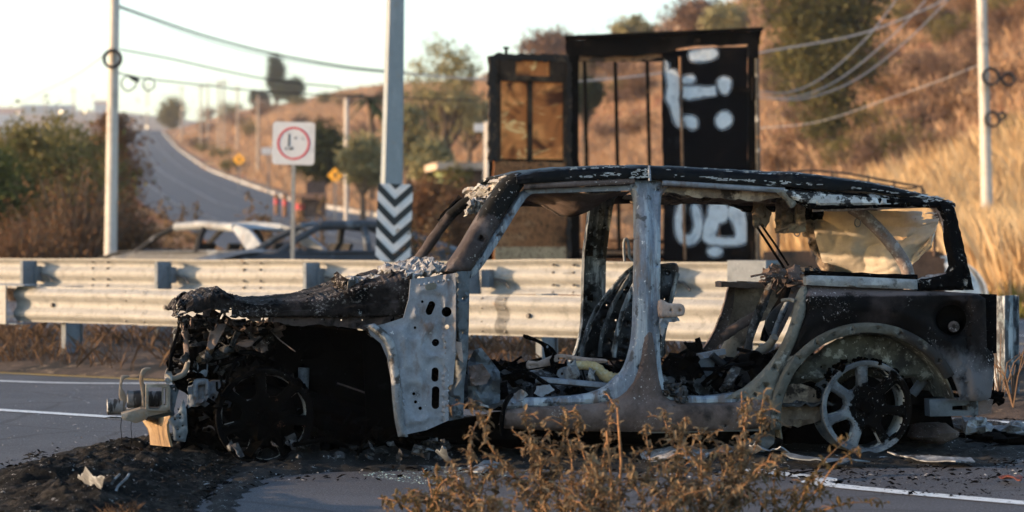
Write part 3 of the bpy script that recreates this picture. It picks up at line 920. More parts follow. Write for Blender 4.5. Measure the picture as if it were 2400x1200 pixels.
for i in range(330):
    x = rr_.choice((rr_.uniform(1330, 1525), rr_.uniform(1460, 1522), rr_.uniform(1560, 2010), rr_.uniform(1640, 1990), rr_.uniform(1980, 2230)))
    hh = rr_.choice((rr_.uniform(.62, .80), rr_.uniform(.66, .74), rr_.uniform(.02, .16))) if x > 1600 or x < 1460 else rr_.uniform(.05, .95)
    y = lerp_px(RT, x) + (lerp_px(RB, x) - lerp_px(RT, x)) * hh
    if nz(x * .02, hh * 3, 3) < -.12: continue
    a, b_ = rr_.uniform(1.5, 9) * (1.6 if rr_.random() < .12 else 1), rr_.uniform(.8, 2.4)
    w_ = .092 if hh > .25 else .118
    n_ = 7; base = len(flk.v)
    flk.add([P(x + a * math.cos(2 * math.pi * k / n_) * rr_.uniform(.6, 1.1), y + b_ * math.sin(2 * math.pi * k / n_) * rr_.uniform(.5, 1.2), w_ - .006) for k in range(n_)], [tuple(range(n_))])
flk.build('peeled_paint_flakes', mat('chalk_flakes', (.36, .365, .37), [dict(c=(.22, .22, .23), s=40, lo=.5, hi=.6)], rough=.8, spec=.1, bump=0), SUV, 0)['kind'] = 'stuff'
suv_tube('roof_seam', [(1522, 391, .14), (1522, 402, .10), (1523, 424, .09)], .008, M_STEEL, 6, 0.2, k=0)
suv_tube('roof_rail', [(1228, 438, .13), (1330, 432, .12), (1420, 428, .12), (1486, 424, .12)], .016, M_RUST, 8, 0.08)
suv_tube('roof_rail', [(1552, 428, .12), (1650, 434, .12), (1760, 441, .12), (1838, 446, .12)], .016, M_STEEL, 8, 0.08)
suv_panel('door_frame_lip', [(1226, 443), (1488, 434), (1488, 446), (1300, 452), (1240, 454)], M_STEEL, .16, .05, grid=12, disp=dent(.01, .05))
suv_panel('rear_door_frame_lip', rough([(1556, 436), (1700, 442), (1836, 450), (1836, 462), (1780, 470), (1700, 466), (1640, 462), (1556, 452)], 3, 14, 3), M_TORN, .18, .05, grid=12, disp=dent(.015, .05))
suv_tube('roof_rail', [(1215, 474, 1.36), (1330, 473, 1.37), (1500, 466, 1.37), (1700, 470, 1.37), (1900, 478, 1.37)], .024, M_RUST, 8, 0.1)
def sag(u, v):
    x = 1236 + 245 * u; w = .22 + 1.05 * v
    z = P(x, 443, .22).z - 0.015
    s = math.exp(-((u - .60) / .26) ** 2) * math.sin(math.pi * min(1, v * 1.15 + .02)) ** .8
    q = P(x, 443, .22)
    return Vector((q.x - 0.17 * (w - .22) * .2, w, z - 0.115 * s - .02 * v + .008 * nz(u * 14, v * 14)))
MB().surf(sag, 36, 26, .006).build('sagging_headliner', M_RUST, SUV, 60)
def rear_liner_top(u, v):
    q = P(1560 + 330 * u, 452, .25); w = .25 + 1.05 * v
    return Vector((q.x, w, q.z - .01 - .03 * math.sin(v * 3.1) + .03 * nz(u * 9, v * 6)))
MB().surf(rear_liner_top, 30, 16, .006, skip=lambda u, v: nz(u * 7, v * 5, 8) > .25).build('rear_headliner', M_TORN, SUV, 60)

# --- centre pillar, sills, dog-leg
pil = cr([(1474, 426), (1478, 422), (1560, 422), (1567, 432), (1556, 452), (1549, 478), (1548, 640), (1546, 780), (1549, 850), (1555, 888), (1566, 914), (1590, 928), (1600, 945), (1440, 945), (1398, 940), (1396, 922), (1430, 906), (1462, 870), (1478, 830), (1487, 780), (1490, 700), (1492, 600), (1491, 480), (1485, 452)], 3)
def pil_disp(x, y, d):
    r = rnd(12, 0.022)(x, y, d)
    ridge = 0.012 * math.exp(-((x - 1531) / 5.0) ** 2) * (1 if 440 < y < 860 else 0) - 0.010 * math.exp(-((x - 1515) / 9.0) ** 2) * (1 if 440 < y < 860 else 0)
    return r + ridge + .003 * nz(x * .05, y * .02)
cp = suv_panel('center_pillar', pil, M_PILLAR, lambda x, y: 0.02 + lean(x, y), 0.075, [circ(1543, 445, 2.5, 6), circ(1553, 436, 2, 6), circ(1483, 437, 2.5, 6), circ(1474 + 18, 560, 2, 6), circ(1541, 620, 2.2, 6), circ(1500, 860, 2.2, 6)], 7, pil_disp)
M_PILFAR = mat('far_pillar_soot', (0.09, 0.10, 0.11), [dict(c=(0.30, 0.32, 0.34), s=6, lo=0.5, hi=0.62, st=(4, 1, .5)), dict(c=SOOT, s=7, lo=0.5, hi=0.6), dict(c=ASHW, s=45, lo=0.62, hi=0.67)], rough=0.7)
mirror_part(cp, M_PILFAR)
for i, (y0, y1) in enumerate(((500, 520), (540, 556), (575, 600), (690, 704))):
    mb = MB(); a, b = P(1383, y0, 1.39), P(1383, y1, 1.39); mb.bar(a, b, .028, .03, up=(0, 1, 0)); mb.build('pillar_bracket', M_BLACK, SUV, 0)
rock = cr([(1510, 790), (1528, 780), (1540, 860), (1550, 910), (1572, 938), (1660, 946), (1740, 942), (1792, 930), (1806, 960), (1806, 985), (1796, 1003), (1650, 1010), (1500, 1012), (1330, 1010), (1182, 1004), (1178, 985), (1190, 960), (1300, 952), (1400, 946), (1450, 931), (1485, 896), (1503, 840)], 2)
def rock_disp(x, y, d):
    return rnd(10, .02)(x, y, d) + (-0.03 * math.sin(math.pi * min(max((y - 930) / 75.0, 0), 1)) if y > 930 else 0) + .004 * nz(x * .03, y * .06)
rk = suv_panel('rocker_panel', rock, M_RUST, -0.004, 0.03, [circ(1590, 998, 3, 6), circ(1700, 998, 3, 6)], 10, rock_disp)
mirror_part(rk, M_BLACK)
suv_panel('sill_step', cr([(1180, 950), (1200, 936), (1300, 932), (1382, 924), (1428, 905), (1452, 880), (1480, 888), (1470, 915), (1440, 940), (1300, 953), (1190, 958)], 2), M_PILLAR, 0.02, 0.09, [circ(1420, 927, 2, 6), circ(1300, 943, 2, 6)], 9, rnd(8, .015))
suv_panel('sill_step', cr([(1560, 912), (1585, 926), (1660, 930), (1720, 922), (1745, 925), (1740, 946), (1660, 950), (1575, 945), (1550, 925)], 2), M_PILLAR, 0.02, 0.09, grid=9, disp=rnd(8, .015))
suv_panel('side_step_bracket', [(1500, 1006), (1790, 994), (1786, 1010), (1500, 1016)], M_STEEL, .06, .03, grid=14, disp=dent(.01, .04))
dog = cr([(1700, 934), (1745, 910), (1788, 872), (1822, 830), (1850, 775), (1864, 728), (1868, 700), (1878, 678), (1890, 670), (1892, 700), (1886, 745), (1868, 800), (1842, 850), (1822, 900), (1812, 950), (1806, 1000), (1786, 998), (1760, 940)], 2)
def dog_disp(x, y, d):
    s = (x - 1700) + (y - 930) * 0.62     # position across the strip
    return rnd(9, .02)(x, y, d) + 0.018 * math.exp(-(((y - 700) * 0.55 + (x - 1892)) + 22) ** 2 / 120.0) + .004 * nz(x * .06, y * .06)
dg = suv_panel('door_opening_flange', dog, M_OLIVE, -0.004, 0.035, [circ(1815, 862, 2.5, 6), circ(1847, 842, 2.5, 6), circ(1838, 875, 2.5, 6), circ(1826, 925, 3, 6), circ(1795, 905, 3, 6), circ(1858, 760, 2.2, 6), circ(1770, 925, 2, 6)], 7, dog_disp)

# --- rear quarter
AC = (2035, 985)
def arc(r, a0, a1, n=26, c=AC):
    return [(c[0] + r * math.cos(math.radians(a0 + (a1 - a0) * i / n)), c[1] - r * math.sin(math.radians(a0 + (a1 - a0) * i / n))) for i in range(n + 1)]
quarter = [(1890, 668), (2020, 674), (2150, 680), (2292, 688), (2310, 700), (2313, 815), (2330, 832), (2330, 880), (2322, 932), (2300, 940), (2205, 938)] + arc(222, 14, 136) + [(1850, 835), (1872, 790), (1888, 735)]
def q_disp(x, y, d):
    v = rnd(10, .018)(x, y, d)
    v += 0.05 * (1 - sstep(668, 692, y))                       # rolled shoulder
    v += -0.012 * math.exp(-((y - 705) / 14.0) ** 2)
    rr = math.hypot(x - AC[0], y - AC[1])
    v += -0.02 * math.exp(-((rr - 262) / 16.0) ** 2)           # swage over the arch
    v += 0.022 * sstep(2255, 2262, x) * (1 - sstep(2266, 2275, x))
    k = (x - 2170) - (y - 790) * 0.55
    v += -0.016 * math.exp(-(k / 14.0) ** 2) * sstep(780, 810, y)
    v += 0.012 * nz(x * .012, y * .014) + .003 * nz(x * .06, y * .06, 3)
    v += 0.02 * sstep(52, 38, math.hypot(x - 2231, y - 748))
    return v
qp = suv_panel('quarter_panel', quarter, M_QUARTER, -0.006, 0.014, [circ(2231, 750, 35, 26)], 10, q_disp)
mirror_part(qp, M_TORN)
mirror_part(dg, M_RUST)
fill = MB(); fill.lathe([(.078, 0), (.076, .05), (.05, .07), (.001, .075)], P(2231, 750, .012), (0, 1, 0), 22); fo = fill.build('fuel_filler_cup', M_DEEP, qp, 50)
fill = MB(); fill.lathe([(.012, 0), (.028, 0), (.03, .01), (.028, .03), (.0, .03)], P(2236, 765, .035), (0.2, 1, -.2), 16); fill.build('filler_neck', M_RUST, qp, 40)
arch = arc(229, 186, 28, 40) + arc(206, 28, 186, 40)
hol = [circ(AC[0] + 216 * math.cos(a), AC[1] - 216 * math.sin(a), 2.3, 6) for a in [math.radians(x) for x in (40, 55, 70, 84, 100, 112, 124, 138, 150, 164, 176)]]
M_ARCH = mat('ash_arch_flange', (0.085, 0.082, 0.072), [dict(c=(0.05, 0.046, 0.037), s=6, lo=0.46, hi=0.6), dict(c=(0.17, 0.163, 0.148), s=12, lo=0.57, hi=0.66), dict(c=(0.018, 0.016, 0.016), s=5, lo=0.50, hi=0.58, z=(0, 1.3, 2.0, 0.22))], rough=0.8, var=0.25)
suv_panel('wheel_arch_flange', arch, M_ARCH, -0.03, 0.03, hol, 8, both(rnd(7, .012), dent(.006, .03)))
def well(u, v):
    a = math.radians(192 - 178 * u); r = 205 - 4 * v
    return P(AC[0] + r * math.cos(a), AC[1] - r * math.sin(a), 0.0) + Vector((0, .0 + .55 * v, 0)) + Vector((0, 0, .012 * nz(u * 9, v * 5)))
MB().surf(well, 40, 10, .008).build('wheel_housing', M_LINERW, SUV, 60)
suv_panel('wheel_housing_liner', rough([(1852, 905), (1868, 868), (1900, 836), (1950, 800), (2000, 783), (2070, 782), (2130, 800), (2180, 840), (2195, 885), (2160, 895), (2140, 880), (2100, 892), (2020, 885), (1960, 900), (1900, 893)], 2.5, 12, 4), M_LINERW, .17, .012, [circ(2112, 800, 2.5, 6), circ(1925, 860, 3, 6)], 11, both(dent(.03, .018), rnd(12, .02)))
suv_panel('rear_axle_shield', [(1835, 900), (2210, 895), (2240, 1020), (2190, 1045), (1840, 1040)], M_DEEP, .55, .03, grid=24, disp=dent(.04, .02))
suv_panel('sooted_inner_arch', rough([(1826, 905), (1880, 900), (1935, 925), (1930, 985), (1880, 1000), (1828, 1000)], 3, 10, 9), M_TORN, .14, .01, grid=12, disp=dent(.05, .03))
# rear lamp corner, bumper bracket
suv_panel('rear_corner', [(2296, 690), (2312, 700), (2336, 690), (2336, 828), (2314, 830), (2312, 760)], M_BLACK, .03, .10, grid=12, disp=dent(.01, .05))
suv_panel('bumper_bracket', [(2178, 936), (2292, 932), (2294, 974), (2180, 976)], M_DKBLUE, .05, .08, [[(2232, 952), (2268, 950), (2268, 962), (2232, 962)]], 12, both(rnd(6, .01), dent(.006, .05)))
suv_panel('bumper_bracket_end', rough([(2292, 938), (2328, 936), (2322, 968), (2294, 976)], 2, 8, 2), M_RUST, .06, .06, grid=10, disp=dent(.02, .05))
MB().blob(P(2334, 932, .15), (.045, .05, .035), .5, 3, seed=4).build('melted_trim', M_DEEP, SUV, 40)
suv_tube('melted_wire', [(2322, 835, .05), (2326, 880, .04), (2330, 925, .06)], .005, M_BLACK, 5, .4)
tg = MB()
def tgate(u, v):
    q = P(2322, 690 + 240 * v, .03)
    return Vector((q.x + .02 * math.sin(u * 3.1) + .01 * nz(u * 6, v * 6), .04 + (CW - .08) * u, q.z))
tg.surf(tgate, 24, 14, .03).build('tailgate', M_BLACK, SUV, 50)
# fuel tank shield under the tail, shock absorber, axle
MB().blob(P(2185, 1015, .35), (.13, .2, .055), .12, 2, seed=6).build('tank_shield', M_RUST, SUV, 60)
suv_tube('shock_absorber', [(2138, 925, .3), (2165, 890, .3)], .026, M_STEEL, 12, k=0)
suv_tube('shock_absorber_rod', [(2163, 892, .3), (2186, 862, .3)], .016, M_BEIGE, 10, k=0)

# --- hardtop window frame
frame = cr([(1852, 440), (1900, 446), (2050, 455), (2150, 463), (2205, 471), (2236, 482)], 3, False) + [(2246, 520), (2264, 600), (2283, 680), (2220, 681), (2150, 682), (2151, 655), (2190, 650)] + \
        cr([(2220, 642), (2230, 622), (2222, 580), (2212, 515), (2202, 494), (2186, 486), (2100, 486), (1960, 490), (1905, 490), (1882, 480), (1858, 472)], 3, False)
def fr_disp(x, y, d):
    v = rnd(9, .02)(x, y, d) + 0.012 * math.exp(-((x - (2238 + (y - 480) * .12)) / 4.0) ** 2) * (y > 500)
    return v + .005 * nz(x * .05, y * .05)
wf = suv_panel('rear_window_frame', rough(frame, 1.2, 8, 3), M_FRAMEBLK, lambda x, y: 0.0 + lean(x, y) * 0.9, .05, grid=8, disp=fr_disp)
mirror_part(wf, M_FRAMEBLK)
suv_tube('window_lip', [(1905, 492, .12), (1990, 489, .12), (2100, 485, .12), (2180, 484, .12), (2201, 496, .11), (2212, 530, .10), (2224, 595, .07), (2231, 624, .06), (2218, 643, .05), (2170, 649, .05)], .010, M_ROLL, 8, .25)
suv_tube('window_edge_ash', [(2212, 496, .09), (2226, 540, .07), (2238, 600, .05), (2242, 630, .04), (2228, 652, .03), (2150, 660, .03)], [.014, .016, .015, .018, .02, .016], M_ASH, 7, .45)
suv_panel('frame_header', cr([(1838, 444), (1900, 452), (2000, 458), (2100, 468), (2100, 478), (1960, 482), (1900, 478), (1862, 468), (1846, 460)], 2), mat('scabbed_header', (0.36, 0.36, 0.36), [dict(c=(0.015, 0.015, 0.016), s=9, lo=0.47, hi=0.52, det=10), dict(c=(0.55, 0.54, 0.52), s=14, lo=0.55, hi=0.63)], rough=0.8), lambda x, y: -.012 + lean(x, y) * .9, .02, grid=9, disp=both(rnd(7, .014), dent(.004, .06)))
suv_panel('corner_gusset', cr([(1796, 442), (1850, 446), (1872, 450), (1870, 472), (1856, 488), (1846, 474), (1832, 458), (1812, 448)], 2), M_OLIVE, .09, .03, grid=8, disp=rnd(7, .012))
bs = suv_panel('belt_strip', [(1888, 650), (1900, 645), (2000, 648), (2150, 655), (2151, 678), (2020, 674), (1890, 668)], mat('ash_belt_strip', (0.22, 0.228, 0.24), [dict(c=(0.34, 0.355, 0.37), s=7, lo=.48, hi=.62), dict(c=(0.10, 0.10, 0.10), s=14, lo=.55, hi=.63)], rough=.75), -.004, .05, grid=9, disp=both(rnd(7, .012), dent(.004, .07)))
suv_tube('belt_lip', [(1885, 640, .04), (1960, 642, .04), (2060, 646, .04), (2150, 650, .03)], .012, M_BLACK, 7, .3)

# --- torn cream lining and roll bar in the rear cabin
def lining(u, v):
    # u down, v rearwards; the lining of the far rear corner hangs diagonally across the cabin
    xt = 1895 + 310 * v; yt = 492 + 6 * v
    xb = 1938 + 245 * v; yb = 646 - 70 * max(0, v - .72) / .28
    px, py = xt + (xb - xt) * u, yt + (yb - yt) * u
    w = 1.30 - .55 * v - .12 * math.sin(u * 3.1) * (1 - v)
    w += .05 * nz(u * 2, v * 2.5) + .030 * (1 - 2 * abs(nz(u * 1.6 + v * 2, v * 3 - u * 1.5, 6))) + .008 * (1 - 2 * abs(nz(u * 5 - v * 3, v * 6 + u * 4, 3))) + .004 * nz(u * 16, v * 20, 2)
    return P(px, py, w)
MB().surf(lining, 54, 72, .008, skip=lambda u, v: nz(u * 6, v * 9, 2) > .62 or (v > .86 and u < .16 and nz(v * 30, u * 20) > -.2)).build('torn_headliner', M_CLOTH, SUV, 60)
suv_tube('lining_edge', [(1890, 500, 1.28), (1905, 545, 1.27), (1925, 590, 1.25), (1945, 640, 1.2)], [.03, .045, .045, .03], M_TORN, 8, .5)
suv_tube('roll_bar', [(1995, 486, .42), (2025, 506, .42), (2070, 550, .42), (2108, 598, .42), (2128, 640, .42), (2134, 700, .42)], .034, M_ROLL, 14)
suv_tube('roll_bar', [(1850, 480, 1.30), (1890, 530, 1.32), (1935, 610, 1.33), (1958, 660, 1.33)], .03, M_TORN, 10, .15)
def flap(x0, y0, x1, y1, w, sd):
    return lambda u, v: P(x0 + (x1 - x0) * v + 6 * nz(u * 4, v * 3, sd), y0 + (y1 - y0) * u + 5 * nz(v * 5, u * 2, sd + 3), w + .07 * nz(u * 4, v * 4, sd + 6))
MB().surf(flap(1818, 470, 1886, 545, .62, 1), 14, 14, .006).build('hanging_lining', M_TORN, SUV, 60)
MB().surf(flap(1764, 452, 1798, 528, .5, 5), 14, 8, .02).build('hanging_lining', M_TORN, SUV, 60)
MB().surf(flap(1882, 470, 1930, 515, .8, 9), 10, 10, .01).build('hanging_lining', M_BLACK, SUV, 60)
suv_tube('lining_hem', [(1816, 540, .62), (1850, 532, .6), (1886, 524, .62)], .014, M_TORN, 8, .3)
for (bx, by, w) in ((1868, 544, .62), (2010, 522, .7)):
    ring = [(bx + 7 * math.cos(a), by + 10 * math.sin(a), w) for a in np.linspace(0, 2 * math.pi, 11)]
    suv_tube('buckle', ring, .0035, M_STEEL, 5, k=0)
suv_tube('seat_belt_cable', [(1772, 528, .5), (1806, 580, .5), (1840, 632, .5)], .007, M_BLACK, 5, k=0)
suv_tube('seat_belt_cable', [(1782, 524, .52), (1818, 575, .52), (1848, 622, .52)], .006, M_BLACK, 5, k=0)

# --- interior: floor, seats, wreckage
def floor_pt(u, v):
    x = 1095 + 860 * u
    q = P(x, 950, .03)
    h = .03 * nz(u * 22, v * 9) + .02 * nz(u * 60, v * 25, 2)
    tunnel = .13 * math.exp(-((v - .5) / .12) ** 2)
    return Vector((q.x, .05 + (CW - .1) * v, q.z + h + tunnel - .005))
MB().surf(floor_pt, 80, 40, .01).build('floor_pan', mat('ash_floor', (0.05, 0.05, 0.052), [dict(c=(0.42, 0.43, 0.45), s=9, lo=.56, hi=.66, det=10), dict(c=SOOT, s=5, lo=.5, hi=.62), dict(c=(.2, .13, .09), s=7, lo=.62, hi=.7)], rough=.95, bump=1.0, bdist=.012), SUV, 40)
def shell_holes(x0, x1, y0, y1, n, sd):
    r = random.Random(sd); H = []
    for _ in range(n * 6):
        x, y = r.uniform(x0, x1), r.uniform(y0, y1)
        if all(math.hypot(x - a, y - b) > 15 for a, b, _ in H): H.append((x, y, r.choice((2.2, 2.8, 3.2))))
        if len(H) >= n: break
    return H
def seat(name, out, w0, slope, x0, ribs, sd, lab):
    root = None
    xs = [p[0] for p in out]; ys_ = [p[1] for p in out]
    hs = []
    for x, y, r in shell_holes(min(xs), max(xs), min(ys_), max(ys_), 34, sd):
        a = np.array([[x, y]])
        if inside(out, a)[0] and dist_poly([out], a)[0] > 8: hs.append(circ(x, y, r, 6))
    o = suv_panel(name, cr(out, 3), M_DKBLUE_S, lambda x, y: w0 + slope * (x - x0), .012, hs, 7, both(rnd(14, .05), dent(.02, .03, sd)))
    tag(o, lab)
    for pts in ribs:
        suv_tube('seat_rib', [(x, y, w0 + slope * (x - x0) - .02) for x, y in pts], .012, M_PILFAR, 7, .15, parent=o)
    return o
M_DKBLUE_S = mat('charred_seat_shell', (0.008, 0.009, 0.012), [dict(c=(0.09, 0.10, 0.12), s=6, lo=.52, hi=.66), dict(c=(.45, .46, .48), s=50, lo=.65, hi=.69)], rough=.6, metal=.2, var=.3)
seat('seat_backrest', [(1364, 838), (1369, 795), (1390, 738), (1424, 688), (1462, 645), (1488, 628), (1500, 640), (1494, 700), (1482, 760), (1476, 838)], 1.0, .0012, 1364,
     [[(1364, 836), (1370, 795), (1390, 740), (1424, 690), (1462, 645), (1486, 626)], [(1406, 836), (1410, 790), (1430, 730), (1456, 680), (1482, 640)]], 3, 'perforated seat shell on the far side')
seat('seat_backrest', [(1440, 840), (1445, 780), (1460, 725), (1482, 672), (1510, 630), (1570, 616), (1589, 622), (1588, 655), (1574, 720), (1558, 790), (1552, 840)], .52, .0010, 1440,
     [[(1440, 838), (1446, 780), (1462, 722), (1484, 672), (1510, 632)], [(1548, 838), (1560, 760), (1576, 690), (1588, 640)]], 8, 'perforated seat shell on the near side')
suv_tube('headrest_bracket', [(1464, 612, 1.0), (1462, 580, 1.0), (1464, 562, 1.0), (1470, 562, 1.0), (1474, 580, 1.0), (1476, 604, 1.0), (1492, 614, 1.0)], .008, M_STEEL, 7)
suv_panel('seat_frame', cr([(1235, 858), (1240, 845), (1262, 848), (1290, 836), (1320, 830), (1372, 838), (1420, 842), (1420, 850), (1375, 852), (1325, 842), (1290, 856), (1262, 868), (1240, 866)], 2), M_PINK, .35, .03, [circ(x, 857, 1.8, 6) for x in (1244, 1252, 1260)] + [[(1308, 838), (1326, 838), (1326, 843), (1308, 843)]], 6, rnd(5, .008))
suv_tube('seat_rail', [(1256, 890, .2), (1340, 897, .2), (1432, 906, .2)], .018, M_STEEL, 6, .05, k=0)
suv_tube('seat_rail', [(1240, 872, .75), (1340, 876, .75), (1440, 882, .75)], .018, M_BLACK, 6, .05, k=0)
suv_tube('burnt_foam', [(1345, 858, .3), (1370, 856, .3), (1396, 860, .3), (1412, 876, .3), (1432, 888, .3), (1458, 884, .3), (1470, 878, .3)], [.022, .024, .026, .03, .034, .024, .012], M_FOAM, 10, .12)
suv_panel('brake_lever', cr([(1228, 786), (1236, 785), (1275, 802), (1296, 815), (1310, 838), (1300, 840), (1280, 838), (1276, 815), (1258, 802), (1232, 794)], 2), M_BLACK, .75, .03, [circ(1284, 813, 4, 8)], 7, rnd(5, .008))
suv_panel('seat_bracket', rough([(1310, 866), (1330, 858), (1345, 868), (1342, 890), (1320, 892), (1306, 880)], 1.5, 6, 1), M_STEEL, .28, .02, [circ(1318, 876, 4, 8)], 6)
MB().blob(P(1338, 872, .25), (.035, .04, .05), .5, 3, seed=2).build('melted_alloy', M_ASH, SUV, 35)
MB().blob(P(1386, 880, .24), (.02, .03, .03), .5, 3, seed=7).build('melted_alloy', M_ASH, SUV, 35)
# footwell wreckage
suv_panel('footwell_sheet', [(1096, 852), (1112, 820), (1128, 815), (1150, 842), (1172, 872), (1172, 950), (1130, 962), (1098, 955)], M_DKBLUE, .12, .008, grid=8, disp=both(dent(.11, .022, 4), dent(.03, .07)), smooth=25)
suv_panel('footwell_sheet', [(1098, 858), (1130, 852), (1150, 880), (1140, 900), (1105, 905)], M_RUST, .03, .008, grid=8, disp=dent(.05, .05), smooth=25)
suv_tube('door_seal', [(1202, 924, .0), (1190, 936, -.01), (1180, 960, -.02), (1176, 990, -.02), (1176, 1020, -.01)], [.008, .012, .013, .012, .008], M_BLACK, 8)
suv_panel('floor_bracket', rough([(1252, 922), (1260, 905), (1290, 902), (1302, 915), (1280, 925), (1270, 930)], 1.5, 6, 5), M_STEEL, .1, .02, grid=7)
suv_panel('sill_scrap', rough([(1196, 930), (1222, 912), (1238, 924), (1222, 938), (1198, 948)], 1.5, 6, 3), M_PILLAR, .02, .006, grid=6, disp=dent(.03, .08))
M_ASHD = mat('grey_cinders', (0.05, 0.05, 0.054), [dict(c=(0.17, 0.175, 0.185), s=22, lo=.52, hi=.62), dict(c=(.012, .012, .012), s=14, lo=.5, hi=.6), dict(c=(.12, .075, .05), s=9, lo=.6, hi=.67)], rough=.9, spec=.1, var=.4, bump=1., bdist=.01)
def junk(name, m, x0, x1, y0, y1, w0, w1, n, s0, s1, sd, kinds='btp'):
    r = random.Random(sd); mb = MB()
    for i in range(n):
        p = P(r.uniform(x0, x1), r.uniform(y0, y1), r.uniform(w0, w1))
        s = r.uniform(s0, s1); k = r.choice(kinds)
        if k == 'b':
            mb.blob(p, (s * r.uniform(.6, 1.4), s * r.uniform(.6, 1.4), s * r.uniform(.3, .9)), .5, 2.5, 7, 5, seed=r.random() * 50)
        elif k == 't':
            d = Vector((r.uniform(-1, 1), r.uniform(-1, 1), r.uniform(-.7, .7))) * s * 3
            mb.tube([p - d, p + Vector((r.uniform(-1, 1), 0, r.uniform(-1, 1))) * s * .7, p + d], r.uniform(.003, .014), 5, 1, .2)
        else:
            a = Vector((r.uniform(-1, 1), r.uniform(-1, 1), r.uniform(-1, 1))).normalized() * s * 1.6
            b = a.cross(Vector((r.uniform(-1, 1), r.uniform(-1, 1), r.uniform(-1, 1)))).normalized() * s * r.uniform(.4, 1.2)
            sdx = r.random() * 40
            mb.surf(lambda u, v: p + a * (u - .5) * 2 + b * (v - .5) * 2 + a.cross(b).normalized() * s * .9 * nz(u * 3, v * 3, sdx), 4, 4, .004)
    o = mb.build(name, m, SUV, 35)
    o['kind'] = 'stuff'
    return o
junk('cabin_wreckage', M_BLACK, 1110, 1470, 850, 930, .2, 1.3, 110, .02, .06, 1)
junk('cabin_ash', M_ASHD, 1110, 1470, 900, 940, .1, 1.3, 50, .012, .03, 2, 'bp')
junk('rear_cabin_wreckage', M_BLACK, 1560, 1800, 830, 925, .15, 1.3, 120, .02, .06, 3)
junk('rear_cabin_ash', M_ASHD, 1560, 1740, 880, 935, .08, 1.2, 60, .012, .035, 4, 'bp')
junk('sill_ash', M_ASHD, 1558, 1604, 900, 950, -.01, .08, 42, .012, .028, 5, 'bp')
# rear seat remains
tubes = [([(1752, 818, .5), (1764, 770, .5), (1784, 720, .5), (1806, 672, .5), (1820, 650, .5)], [.020, .024, .025, .02, .016], M_ASHD),
         ([(1690, 792, .8), (1722, 770, .8), (1758, 748, .8), (1782, 738, .8)], .028, M_RUST),
         ([(1790, 800, .4), (1806, 750, .4), (1834, 700, .4), (1850, 660, .4)], .022, M_BLACK),
         ([(1812, 790, .3), (1826, 750, .3), (1846, 706, .3)], .014, M_DKBLUE),
         ([(1690, 870, 1.1), (1720, 800, 1.1), (1756, 780, 1.1)], .05, M_TORN),
         ([(1770, 830, .3), (1800, 810, .3), (1816, 790, .25)], .022, M_BEIGE),
         ([(1832, 705, .08), (1852, 702, .05), (1862, 706, .03)], .010, M_BEIGE)]
for pts, r, m_ in tubes: suv_tube('rear_seat_tube', pts, r, m_, 9, .12)
suv_panel('rear_seat_hinge', cr([(1795, 760), (1806, 735), (1838, 706), (1848, 712), (1840, 740), (1822, 770), (1806, 790)], 2), M_DKBLUE_S, .34, .03, grid=8, disp=rnd(6, .01))
suv_panel('rear_seat_side', cr([(1795, 830), (1808, 770), (1828, 720), (1850, 672), (1872, 660), (1866, 700), (1846, 750), (1820, 800)], 2), M_RUST, .6, .02, grid=9, disp=dent(.04, .04))
for x in (1640, 1660):
    mb = MB(); mb.bar(P(x + 6, 838, .35), P(x - 10, 926, .35), .045, .03, up=(0, 1, 0)); mb.build('rear_seat_leg', M_DKBLUE, SUV, 0)
suv_tube('rear_seat_bar', [(1668, 832, .3), (1690, 850, .3), (1720, 858, .3), (1766, 862, .3)], .02, M_DKBLUE_S, 9)
suv_panel('rear_seat_bracket', [(1638, 830), (1700, 818), (1702, 830), (1664, 838), (1640, 842)], M_STEEL, .33, .06, grid=9, disp=dent(.02, .06))
mb = MB(); mb.lathe([(.044, -.12), (.046, 0), (.038, 0), (.036, -.1), (0, -.1)], P(1772, 842, .2), (.25, -1, .2), 18); mb.build('burnt_canister', M_BLACK, SUV, 40)
junk('rear_shelf_wreckage', M_RUST, 1790, 1900, 632, 668, .2, .9, 46, .012, .035, 6)
junk('rear_shelf_ash', M_ASHD, 1800, 1940, 630, 655, .3, 1.1, 16, .012, .03, 7, 'b')
suv_panel('far_shelf', rough([(1690, 660), (1800, 664), (1800, 676), (1692, 672)], 1.5, 9, 2), M_RUST, 1.30, .15, grid=10, disp=dent(.01, .04))
# door hinge on the centre pillar
suv_panel('door_hinge', cr([(1545, 706), (1556, 704), (1568, 711), (1596, 712), (1605, 722), (1603, 738), (1590, 742), (1560, 744), (1546, 742)], 2), M_PINK, -.03, .03, [circ(1572, 727, 2.5, 8), circ(1592, 728, 2.5, 8)], 5, rnd(4, .008))
suv_panel('melted_door_trim', rough([(1548, 742), (1588, 742), (1592, 752), (1570, 756), (1560, 768), (1552, 788), (1547, 770)], 2, 5, 6), M_STEEL, -.01, .015, grid=6, disp=dent(.02, .1))

